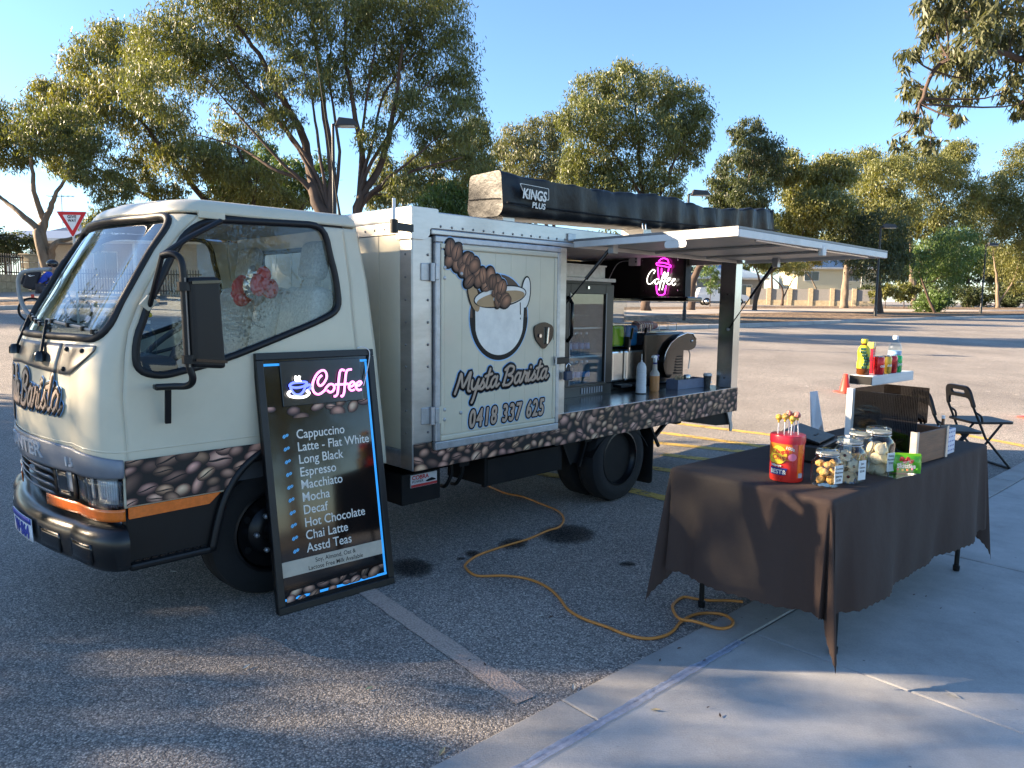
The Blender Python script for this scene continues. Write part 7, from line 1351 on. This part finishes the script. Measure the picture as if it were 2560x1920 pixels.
def ctext(body, size, a, z, m, r=TR_, shear=0., xs=1., rot=0., off=.0048):
    o = text_mesh(body, size, m, 'print_text', tub, Matrix.Rotation(rot, 4, 'Z'), .0003, shear, xs, .0004)
    for v in o.data.vertices: x, y, t = v.co; rr = r * (1 + .02 * (z + y) / .17) + off + t; v.co = (rr * math.sin((a + x) / r), -rr * math.cos((a + x) / r), z + y)
ctext('Chupa', .028, -.066, .124, LIDR, shear=.25, rot=.05); ctext('Chups', .028, -.062, .098, LIDR, shear=.25, rot=.05); ctext('100s', .019, -.008, .148, CWH, rot=-.25, xs=1.05); ctext('BEST&', .026, -.068, .036, CWH, xs=.95); ctext('lollipops', .014, -.066, .068, CWH)
MB().box(.0, .02, -.001, .0, .0, .02, Matrix.Translation((.05, -.053, .02)) @ Matrix.Rotation(R(45), 4, 'Z')).build('price_sticker', mat('sticker_grey', (.35, .4, .5), .4), tub)
random.seed(3); lp0 = None; LCOL = [(.62, .40, .06), (.55, .32, .08), (.50, .20, .16)]
for i, (dx, dy, tl) in enumerate(((-.042, -.01, -.05), (-.016, -.028, .02), (.002, .01, -.02), (.012, -.034, .06), (.022, .02, -.03), (.042, -.015, .08))):
    lp = thing('lollipop', 'wrapped golden lollipop on white stick standing in the red tub lid', 'lollipop', tub.matrix_basis @ Vector((dx, dy, .2)), 0, 'lollipops in the tub lid', rot=(tl, -tl * .6, i)); hh = .062 + .008 * (i % 3)
    MB().tube([(0, 0, -.004), (0, 0, hh)], .0024, 8).build('stick', WHT, lp); MB().sphere((0, 0, hh + .012), .0145, 16, 10).build('wrapped_candy', mat('candy_wrap%d' % (i % 3), LCOL[i % 3], .25, var=.8, scale=90, bump=.6, bscale=160), lp, smooth=True); MB().lathe([(.003, hh - .012), (.006, hh - .002), (.003, hh + .002)], 10).build('wrapper_twist', TUBY, lp, smooth=True)
# biscuit jars
def jar(label, px, py, r, h, back, sq=1.):
    t = tth('glass_jar', label, 'jar', px, py, back=back, rz=R(35)); W_ = MATS['jar_glass']; n = 32
    prof = [(r * .82, 0), (r * .95, .006), (r, .02), (r, h * .62), (r * .93, h * .70), (r * .80, h * .75), (r * .78, h * .82), (r * .82, h * .83)]
    b = MB()
    for (q, z) in prof:
        for k in range(n): a = 2 * math.pi * k / n; e = (abs(math.cos(a)) ** 5 + abs(math.sin(a)) ** 5) ** (-1 / 5); e = 1 + (e - 1) * .75 * (1 if z < h * .7 else .0); b.v.append((q * e * math.cos(a), q * e * math.sin(a), z))
    m = len(prof); b.f = [(i * n + k, i * n + (k + 1) % n, (i + 1) * n + (k + 1) % n, (i + 1) * n + k) for i in range(m - 1) for k in range(n)] + [tuple(range(n - 1, -1, -1))]
    b.build('jar_body', W_, t, smooth='auto'); MB().lathe([(r * .84, h * .835), (r * .84, h * .87)], 28).build('rubber_ring', mat('jar_ring', (.55, .56, .55), .4, trans=.4), t); MB().lathe([(r * .83, h * .872), (r * .86, h * .90), (r * .82, h * .94), (r * .60, h * .96), (.001, h * .945)], 28).build('jar_lid', W_, t, smooth='auto')
    cp_ = MB().tube([(r * .86 * math.cos(a), r * .86 * math.sin(a), h * .80) for a in np.linspace(0, 2 * math.pi, 24, endpoint=False)], .0018, 6, closed=True); 
    for s in (-1, 1): cp_.tube([(s * r * .86, 0, h * .80), (s * r * 1.02, -.004, h * .86), (s * r * .98, 0, h * .93), (s * r * .84, 0, h * .90)], .0018, 6)
    cp_.build('wire_clip', CHR, t, smooth=True); return t
def jlabel(t, r, h, lines, a, w_=.052, hh=.075, z0=.02):
    M_ = Matrix.Rotation(a, 4, 'Z') @ Matrix.Translation((0, -r * 1.10, z0)) ; o = MB().box(-w_ / 2, w_ / 2, -.001, 0, 0, hh, M_).build('label_card', mat('card_white', (.70, .73, .72), .6), t)
    for i, s in enumerate(lines): text_mesh(s, .0125, BLK, 'label_text', o, M_ @ Matrix.Translation((0, -.0018, hh - .018 - i * .0165)) @ XZ(0), .0002, 0, min(1, .85 * 9 / max(6, len(s))), 0, 'CENTER')
CK = mat('biscuit_gold', (.50, .27, .075), .85, var=.5, scale=60, bump=.9, bscale=90); SHB = mat('shortbread', (.58, .47, .31), .85, var=.12, scale=40, bump=.3, bscale=90); JAM = mat('jam', (.10, .012, .01), .3)
def biscuits(t, r, h, n, kind, label, group, seed):
    rg = random.Random(seed); first = None; B_ = t.matrix_basis; nl_ = 0
    for i in range(n):
        if first is None:
            first = thing('biscuit', label, 'biscuit', (0, 0, 0), 0, group)
            if kind == 'gold': MB().sphere((0, 0, 0), .020, 14, 8, 1, 1, .72).build('biscuit_body', CK, first, smooth=True)
            elif kind == 'daisy':
                P = [((.026 + .003 * math.cos(8 * a)) * math.cos(a), (.026 + .003 * math.cos(8 * a)) * math.sin(a)) for a in np.linspace(0, 2 * math.pi, 48, endpoint=False)]; MB().prism(P, Matrix.Translation((0, 0, -.005)), .010).build('biscuit_body', SHB, first, bevel=.003); MB().lathe([(.007, .0051), (.006, .008), (.001, .009)], 14).build('jam_spot', JAM, first, smooth=True)
            else: MB().lathe([(.024, -.009), (.027, -.006), (.028, -.002), (.025, -.001), (.025, .001), (.028, .002), (.027, .007), (.02, .010), (.001, .0105)], 24).build('biscuit_body', SHB, first, smooth=True)
            c = first
        else: c = copy_tree(first)
        ly = i // 4; a = i * 1.72 + seed; q = r * .50; zz = .026 + ly * (.034 if kind == 'gold' else .045); 
        c.matrix_world = B_ @ Matrix.Translation((q * math.cos(a), q * math.sin(a), zz)) @ Matrix.Rotation(a + R(90), 4, 'Z') @ Matrix.Rotation(R(rg.uniform(55, 85) if kind != 'gold' else rg.uniform(0, 60)), 4, 'X')
j1 = jar('smallest clip top glass jar with golden coconut biscuits', 2064, 1220, .055, .165, .055); jlabel(j1, .055, .165, ('Coconut', 'Macaroons', '(gluten free)', '$3.00'), R(-8), .05, .078); biscuits(j1, .055, .165, 11, 'gold', 'golden coconut biscuit in the smallest glass jar', 'golden coconut biscuits', 1)
j2 = jar('round clip top glass jar with white jam daisy biscuits beside the smallest jar', 2118, 1210, .062, .205, .062); jlabel(j2, .062, .205, ('Jam', 'Daisies', '$2.00'), R(-8), .046, .085); biscuits(j2, .062, .205, 9, 'daisy', 'pale daisy biscuit with dark jam spot in a glass jar', 'jam daisy biscuits', 2)
j3 = jar('clip top glass jar half hidden behind the jam daisy jar', 2146, 1186, .058, .20, .11); jlabel(j3, .058, .2, ('Cookies', '$3.00'), R(-8), .044, .08); biscuits(j3, .058, .2, 8, 'gold', 'golden biscuit in the half hidden glass jar', 'biscuits in the hidden jar', 3)
j4 = jar('tall clip top glass jar of round cream filled biscuits by the green candy bag', 2190, 1188, .062, .225, .062); jlabel(j4, .062, .225, ('Melting', 'Moments', '$3.00'), R(-8), .05, .085); biscuits(j4, .062, .225, 12, 'sand', 'round cream filled biscuit in the tall glass jar', 'cream filled biscuits', 4)
# clear tub with green candy bag
ct = tth('clear_tub', 'clear plastic tub with handle holding candy bags', 'tub', 2262, 1196, back=0, rz=trz - R(8)); tw_, td_, thh = .17, .13, .075
MB().box(-.07, tw_ - .07, 0, .003, .006, thh).box(-.07, tw_ - .07, td_ - .003, td_, .006, thh).box(-.07, -.067, .003, td_ - .003, .006, thh).box(tw_ - .073, tw_ - .07, .003, td_ - .003, .006, thh).box(-.067, tw_ - .073, .003, td_ - .003, .006, .009).build('tub_body', CG, ct); MB().tube(catmull([(tw_ - .07, .03, thh), (tw_ - .03, .04, thh + .002), (tw_ - .03, .09, thh + .002), (tw_ - .07, .1, thh)], 5), .006, 8).build('handle', CG, ct, smooth=True)
MB().tube([(-.07, 0, thh), (tw_ - .07, 0, thh), (tw_ - .07, td_, thh), (-.07, td_, thh)], .0035, 6, closed=True).build('tub_rim', CG, ct); 
for x in (-.055, tw_ - .085):
    for y in (.012, td_ - .012): MB().lathe([(.006, 0), (.006, .0055)], 10, (x, y, 0)).build('foot', CG, ct)
gb = tth('candy_bag', 'bright green bag of sour fruit candy in the clear tub', 'candy bag', 2262, 1192, back=.03, rz=-R(10)); GRN = mat('bag_green', (.10, .42, .01), .22, var=.25, scale=14, coat=.3); g2 = MB(); nn_ = 14
for i in range(nn_ + 1):
    for j in range(nn_ + 1):
        u, v = i / nn_, j / nn_; bl_ = (math.sin(math.pi * u) * math.sin(math.pi * v)) ** .6; g2.v.append((-.065 + .13 * u, -.022 * bl_ + .002 * math.sin(14 * u + 9 * v), .012 + .085 * v))
k0 = len(g2.v)
for i in range(nn_ + 1):
    for j in range(nn_ + 1): u, v = i / nn_, j / nn_; bl_ = (math.sin(math.pi * u) * math.sin(math.pi * v)) ** .6; g2.v.append((-.065 + .13 * u, .022 * bl_ + .001, .012 + .085 * v))
for b0 in (0, k0): g2.f += [(b0 + i * (nn_ + 1) + j, b0 + (i + 1) * (nn_ + 1) + j, b0 + (i + 1) * (nn_ + 1) + j + 1, b0 + i * (nn_ + 1) + j + 1) for i in range(nn_) for j in range(nn_)]
g2.build('bag', GRN, gb, smooth=True); MB().box(-.06, .06, -.004, .004, .092, .103).build('top_crimp', mat('bag_lime', (.28, .65, .02), .25), gb); text_mesh('Skittles', .027, CWH, 'bag_text', gb, Matrix.Translation((-.045, -.0265, .04)) @ XZ(0), .001, 0, 1., .0006); strokes([[(-.03 + .02 * t, .075 + .012 * math.sin(5 * t)) for t in np.linspace(0, 2.5, 14)]], .006, 'bag_rainbow', TUBR, gb, XZ(-.0225), .2)
for i in range(5): MB().sphere((-.04 + .02 * i, -.026, .033 - .004 * math.sin(i * 1.3)), .005, 8, 6).build('printed_sweet', [TUBR, TUBY, TUBO, PNK, GRN][i], gb)
gb2 = thing('candy_box', 'small striped candy pack at the end of the clear tub', 'candy pack', ct.matrix_basis @ Vector((.065, .06, .01)), trz); MB().box(-.012, .012, -.03, .03, 0, .055).build('pack', TUBO, gb2, bevel=.003); MB().box(-.0128, .0128, -.0305, .0305, .025, .04).build('stripe', TUBR, gb2)
# cash register / tablet
rg3 = tth('tablet_till', 'black tablet till with tilted glossy screen behind the jars', 'till', 2050, 1150, back=.05, rz=trz + R(10)); MB().box(-.16, .12, -.06, .16, 0, .09).build('drawer', BLKP, rg3, bevel=.012); MB().box(-.15, .13, -.085, .10, -.006, .006, Matrix.Translation((0, .05, .118)) @ Matrix.Rotation(R(14), 4, 'X')).build('screen', mat('screen_glass', (.008, .008, .009), .3, spec=.12), rg3, bevel=.004); MB().box(-.03, .03, .02, .08, .09, .12).build('screen_stand', BLKP, rg3); MB().tube([(-.12, -.064, .045), (.02, -.07, .045)], .006, 6).build('drawer_pull', BLKG, rg3)
# display case: wood tray with dark fluted panels
K0 = onz(2287, 1163, ZC); K1 = onz(2358, 1143, ZC); e1 = (K1 - K0); e1.z = 0; e1.normalize(); krz = math.atan2(e1.y, e1.x); CLn, CDp = (K1 - K0).length + .02, .34
dc_ = thing('display_case', 'wooden tray case with dark fluted panels and aluminium corners', 'display case', (K0.x, K0.y, ZC), krz); WOOD = mat('brown_wood', (.17, .085, .045), .55, var=.4, scale=4, aniso=(1, 1, 9), bump=.15)
wh = .152
for a in ((0, CLn, 0, .014), (0, CLn, CDp - .014, CDp)): MB().box(a[0], a[1], a[2], a[3], 0, wh).build('wood_side', WOOD, dc_, bevel=.002)
for x in (0, CLn - .014): MB().box(x, x + .014, .0145, CDp - .0145, 0, wh).build('wood_end', WOOD, dc_, bevel=.002)
MB().box(.015, CLn - .015, .015, CDp - .015, 0, .01).build('wood_base', WOOD, dc_)
FLU = glass('fluted_panel', (.20, .185, .17), .05, 1.6)
def fluted(x0, y0, x1, y1, z0, z1, name='fluted_panel'):
    L_ = math.hypot(x1 - x0, y1 - y0); k = int(L_ / .0078); b = MB(); nx, ny = (y1 - y0) / L_, -(x1 - x0) / L_
    for i in range(2 * k + 1): t = i / (2 * k); o_ = .0022 * (i % 2); b.v += [(x0 + (x1 - x0) * t + nx * o_, y0 + (y1 - y0) * t + ny * o_, z0), (x0 + (x1 - x0) * t + nx * o_, y0 + (y1 - y0) * t + ny * o_, z1)]
    b.f = [(2 * i, 2 * i + 2, 2 * i + 3, 2 * i + 1) for i in range(2 * k)]; return b.build(name, FLU, dc_, solid=.003)
pt_ = (LT0 - LT0); zt1 = .335
fluted(-.006, CDp - .01, -.006, .0, .012, zt1); fluted(.012, CDp - .02, CLn, CDp - .02, .16, zt1 + .01); fluted(CLn + .004, .10, CLn + .004, CDp - .02, .16, zt1 + .01)
for (x, y) in ((-.012, -.006), (CLn - .012, -.006)): MB().box(x, x + .024, y, y + .003, 0, wh + .01).box(x - .0005, x + .003, y + .003, y + .03, 0, wh + .01).build('corner_angle', ALU, dc_)
MB().box(-.035, -.009, CDp - .03, CDp + .0, 0, zt1 + .01).build('upright', LIDW, dc_)
# white shelf beam with drinks
S0, S1 = onz(2182, 952, 1.115), onz(2284, 938, 1.115); b1 = (S1 - S0); b1.z = 0; SLn = b1.length; b1.normalize(); srz = math.atan2(b1.y, b1.x)
zsh = ZC + zt1 + .012
shf = thing('shelf_beam', 'white wooden shelf beam with black end resting on the display case', 'shelf', (S0.x, S0.y, zsh), srz); WWD = mat('white_wood', (.62, .62, .61), .6, var=.15, scale=5, aniso=(.3, 3, 8)); SBW = .125
MB().box(0, SLn, 0, SBW, 0, .052).build('beam', WWD, shf, bevel=.004); MB().box(-.004, 0, .004, SBW - .004, .004, .048).build('end_cap', BLKP, shf, bevel=.002)
def shp(f, g): return shf.matrix_basis @ Vector((SLn * f, SBW * g, .0525))
ZS = .0
tb_ = thing('tea_bottle', 'yellow capped iced tea bottle with yellow and green label on the white beam', 'bottle', shp(.06, .55), srz); TEA = mat('iced_tea', (.16, .05, .015), .08, trans=.3, var=.05); YL = mat('tea_yellow', (.66, .55, .03), .35); GNL = mat('tea_green', (.02, .10, .06), .35)
MB().lathe([(.028, 0), (.032, .006), (.032, .035)], 24).build('bottle_base', TEA, tb_, smooth='auto'); MB().lathe([(.0325, .0352), (.0325, .06), (.029, .085), (.032, .11), (.033, .125), (.027, .145), (.016, .158)], 24).build('label_sleeve', YL, tb_, smooth='auto'); MB().lathe([(.014, .158), (.014, .168)], 18).build('neck', TEA, tb_); MB().lathe([(.017, .168), (.0175, .187), (.016, .19)], 18).build('cap', YL, tb_, smooth='auto')
gv = MB()
for a0 in (-2.6, -2.35, -2.1, -1.9):
    for k in range(7): z = .042 + .016 * k; r_ = .0338 if z < .13 else .031; a = a0 + .35 * math.sin(k * .8); gv.sphere((r_ * .96 * math.cos(a - .3), r_ * .96 * math.sin(a - .3), z), .0085, 8, 6, .5, .5, 1)
gv.build('label_leaf_print', GNL, tb_, smooth=True); text_mesh('ICE TEA', .012, NVB, 'label_text', tb_, Matrix.Translation((-.014, -.036, .075)) @ XZ(0), .0004, 0, .8)
jc = thing('juice_carton', 'tall red juice carton with yellow top standing behind the cans', 'carton', shp(.30, .72), srz + R(8)); MB().box(-.024, .024, -.02, .02, 0, .135).build('carton_body', mat('carton_red', (.55, .02, .05), .35, var=.35, scale=30), jc, bevel=.002); MB().box(-.0242, .0242, -.0202, .0202, .1355, .17).build('carton_top', mat('carton_yellow', (.75, .55, .12), .35, var=.3, scale=30), jc, bevel=.002); MB().box(.006, .0245, -.0206, -.0196, .03, .15).build('fruit_print', TUBO, jc); MB().box(-.006, .006, -.021, -.0195, .142, .168).build('straw_tab', WHT, jc); text_mesh('APPLE', .016, WHT, 'carton_text', jc, Matrix.Translation((-.022, -.0212, .09)) @ XZ(0), .0003, 0, .8)
for i, (f, g, col, nm, tx2) in enumerate(((.24, .22, (.55, .012, .02), 'red drink can beside the iced tea bottle', 'cola'), (.40, .20, (.45, .30, .03), 'golden drink can between two red cans', 'solo'), (.54, .20, (.50, .01, .02), 'red drink can with dark stripes beside the green can', ''), (.67, .22, (.0, .33, .08), 'green drink can with white lettering in front of the water bottle', 'Sprite'))):
    c = thing('drink_can', nm, 'can', shp(f, g), srz); MB().lathe([(.022, 0), (.0275, .008), (.0275, .085), (.024, .094)], 24).build('can_body', mat('can%d' % i, col, .25, .4, var=.12, scale=20, coat=.3), c, smooth='auto'); MB().lathe([(.024, .094), (.0245, .097), (.022, .096), (.001, .0955)], 24).build('can_top', CHR, c)
    if tx2:
        o = text_mesh(tx2, .022, WHT, 'can_text', c, Matrix.Identity(4), .0003, .2, .9, .0005, 'CENTER')
        for v in o.data.vertices: x, y, t = v.co; a = x / .0275 - R(20); rr = .0279 + t; v.co = (rr * math.sin(a), -rr * math.cos(a), .04 + y)
    elif i == 2:
        for k in range(4): MB().tube([(.0277 * math.sin(a), -.0277 * math.cos(a), .02 + .012 * k + .012 * (a + 1)) for a in np.linspace(-1, 1, 12)], .002, 5).build('stripe', NAVY, c)
wb = thing('water_bottle', 'clear water bottle with blue label at the end of the white beam', 'bottle', shp(.80, .55), srz); MB().lathe([(.03, 0), (.034, .008), (.033, .03), (.034, .05), (.033, .07), (.034, .095), (.034, .13), (.028, .15), (.014, .172), (.013, .18)], 24).build('bottle_body', WB, wb, smooth='auto'); MB().lathe([(.0345, .075), (.0345, .115)], 24).build('label_wrap', mat('water_label', (.25, .42, .62), .4, var=.5, scale=40), wb, smooth='auto'); MB().lathe([(.0145, .18), (.0148, .198), (.013, .2)], 18).build('cap', CAPB, wb, smooth='auto')
# small dotted white caddy with sauce bottle behind the case, folded paper
cd_ = tth('dotted_caddy', 'small white caddy with blue dots at the far end of the display case', 'caddy', 2376, 1133, back=.0, rz=krz + R(4)); DW_ = mat('caddy_white', (.62, .65, .74), .5); DBL = mat('dot_blue', (.03, .05, .35), .5); MB().box(-.055, .055, 0, .006, 0, .13).box(-.055, .055, .074, .08, 0, .13).box(-.055, -.049, .006, .074, 0, .13).box(.049, .055, .006, .074, 0, .13).box(-.049, .049, .006, .074, 0, .006).build('caddy_body', DW_, cd_)
for i in range(4):
    for j in range(5): MB().lathe([(.0042, 0), (.0042, .0008)], 8, M=Matrix.Translation((-.038 + .025 * i, -.0006, .018 + .024 * j)) @ Matrix.Rotation(R(90), 4, 'X')).build('dot', DBL, cd_)
sc_ = thing('sauce_bottle', 'small clear bottle with red label standing in the dotted caddy', 'bottle', cd_.matrix_basis @ Vector((-.02, .04, .007)), 0); MB().lathe([(.02, 0), (.02, .11), (.008, .15), (.007, .175)], 16).build('bottle_body', TEA, sc_, smooth='auto'); MB().lathe([(.0205, .10), (.0205, .125)], 16).build('label_wrap', LIDR, sc_); MB().lathe([(.009, .175), (.008, .19)], 12).build('cap', WHT, sc_)
pp = tth('folded_paper', 'white folded paper bag leaning against the display case upright', 'paper bag', 2062, 1104, back=.12, rz=krz + R(60)); ZP = .02
fp = MB(); fp.add([(0, 0, 0), (.05, 0, 0), (.09, .02, .26), (.055, .03, .27), (-.045, .05, .10), (.05, .06, 0), (.09, .06, .26), (0, .07, .0)], [(0, 1, 2, 3), (0, 3, 4), (1, 5, 6, 2), (5, 7, 4, 3, 6), (0, 4, 7)]); fp.build('paper', mat('white_paper', (.66, .68, .70), .7), pp, bevel=.004)
# ================================================================== CHAIRS, CONES, CABLE, LITTER
def chair(label, seatpx, rz):
    c = onz(*seatpx, .44); t = thing('folding_chair', label, 'chair', (c.x, c.y, Tz(c.x, c.y)), rz, 'black folding chairs'); CB = mat('chair_black', (.009, .0095, .011), .42, spec=.4)   # local x = facing
    sp_ = rounded([(-.19, -.20), (.22, -.19), (.22, .19), (-.19, .20)], .06, 5); MB().prism(sp_, Matrix.Translation((0, 0, .43)), .022).build('seat', CB, t, bevel=.008)
    Mk = Matrix(((0, -.30, 0, -.245), (1, 0, 0, 0), (0, 1, 0, .60), (0, 0, 0, 1))); Mk = Matrix.Translation((-.20, 0, .58)) @ Matrix.Rotation(R(-14), 4, 'Y') @ Matrix(((0, 0, 1, 0), (1, 0, 0, 0), (0, 1, 0, 0), (0, 0, 0, 1)))
    MB().prism(rounded([(-.205, .0, .02), (-.165, .0, .02), (-.15, .09, .05), (.15, .09, .05), (.165, .0, .02), (.205, .0, .02), (.17, .20, .07), (-.17, .20, .07)], .04, 4), Mk, .022, [rrect(-.10, .10, .125, .16, .016)]).build('backrest', CB, t, bevel=.006)
    for s in (-1, 1):
        MB().tube([(-.20, s * .185, .60), (-.06, s * .19, .30), (.20, s * .19, .012)], .0115, 8).build('leg', CB, t, smooth='auto'); MB().tube([(.10, s * .17, .43), (-.04, s * .17, .24), (-.22, s * .17, .012)], .0115, 8).build('leg', CB, t, smooth='auto'); MB().tube(catmull([(-.10, s * .19, .44), (-.115, s * .19, .50), (-.165, s * .188, .535)], 4), .010, 8).build('seat_link', CB, t, smooth='auto')
    MB().tube([(.20, -.19, .012), (.20, .19, .012)], .0115, 8).build('foot_bar', CB, t); MB().tube([(-.22, -.17, .012), (-.22, .17, .012)], .0115, 8).build('foot_bar', CB, t); return t
chair('black folding chair standing behind the table, fully in view', (2448, 1050), R(2)); chair('black folding chair tucked behind the display case', (2366, 1072), R(-6))
CNM = mat('cone_red', (.85, .045, .025), .45, var=.05)
for i, (px, py, lab) in enumerate(((2112, 981, 'small red traffic cone on the sunlit asphalt beyond the table'), (2580, 1046, 'small red traffic cone at the far right beyond the chairs'))):
    g = GT(px, py); cn = thing('traffic_cone', lab, 'cone', g, R(20), 'small red cones'); MB().prism(rounded([(-.13, -.13), (.13, -.13), (.13, .13), (-.13, .13)], .03, 4), Matrix.Translation((0, 0, .004)), .014).build('base', CNM, cn, bevel=.004); MB().lathe([(.095, .018), (.088, .03), (.032, .30), (.026, .305), (.02, .30)], 28).build('cone_body', CNM, cn, smooth='auto')
cpx = [(285,95),(420,155),(560,185),(700,240),(820,290),(865,350),(830,410),(740,440),(600,500),(400,560),(230,620),(140,680),(135,720),(220,775),(420,775),(600,800),(740,860),(830,940),(900,1030),(1020,1100),(1180,1155),(1330,1215),(1480,1245),(1600,1230),(1680,1190),(1740,1120),(1830,1070),(1930,1055),(2050,1085),(2125,1130),(2110,1175),(2020,1190),(1850,1165),(1730,1120),(1680,1050),(1690,980),(1760,935),(1860,950),(1960,960),(2080,960),(2200,990)]
cw = []
for i, (x, y) in enumerate(cpx):
    q = onz(1120 + x * .33454, 1180 + y * .33454, .008); on = (q - E0).dot(KN) > -.03; q.z = .0085 + (.014 if on else 0) + (.016 if i in (32, 33, 34) else 0); cw.append(q)
cbl = thing('extension_cord', 'orange extension cord snaking from the truck to under the table', 'cord', (cw[0].x, cw[0].y, 0)); MB().tube([p - Vector((cw[0].x, cw[0].y, 0)) for p in catmull([(p.x, p.y, p.z) for p in cw], 6)], .0072, 8).build('cable', mat('cord_orange', (.52, .20, .04), .5, var=.1), cbl, smooth=True)
# litter and fallen leaves
LFC = [mat('leaf_dry', (.42, .33, .18), .7), mat('leaf_green', (.22, .28, .16), .6), mat('leaf_brown', (.08, .045, .03), .8), mat('leaf_pale', (.45, .42, .36), .7)]
for i, (px, py, m_, L_, rz) in enumerate(((1106, 1880, 0, .05, 1.2), (923, 1722, 1, .035, .4), (617, 1668, 3, .045, 1.0), (434, 1430, 3, .05, -.3), (1434, 1720, 3, .05, 1.5), (1352, 1541, 3, .03, .1), (1378, 1543, 2, .03, .7), (1698, 1622, 2, .022, .3), (1650, 1652, 2, .02, 1.2), (1760, 1653, 2, .02, .2), (2382, 1738, 3, .055, 2.2), (1800, 1790, 2, .025, 1.4), (1640, 1776, 0, .04, -.2), (1770, 1770, 2, .012, 0), (2285, 1488, 2, .014, 0), (2315, 1492, 2, .014, .5), (2352, 1522, 2, .01, 0), (1174, 1652, 2, .016, .4), (1212, 1662, 2, .025, 2.), (2020, 1470, 2, .02, 0), (1520, 1480, 3, .02, .4), (1275, 1562, 3, .014, 0))):
    q = onz(px, py); on = (q - E0).dot(KN) > 0; q = onz(px, py, .014 if on else .004)
    lf = thing('fallen_leaf', ['dry yellow leaf', 'pale green leaf', 'dark brown leaf fragment', 'pale dry twig'][m_] + (' lying on the concrete path by the kerb' if on else ' lying on the asphalt of the bay'), 'leaf', q, rz, 'fallen leaves on asphalt and path'); w_ = L_ * .17
    MB().add([(-L_ / 2, 0, .002), (-.1 * L_, w_, .005), (L_ / 2, 0, .007), (-.1 * L_, -w_, .004), (0, 0, .0015)], [(0, 4, 1), (1, 4, 2), (2, 4, 3), (3, 4, 0)]).build('leaf_blade', LFC[m_], lf, solid=.0008)
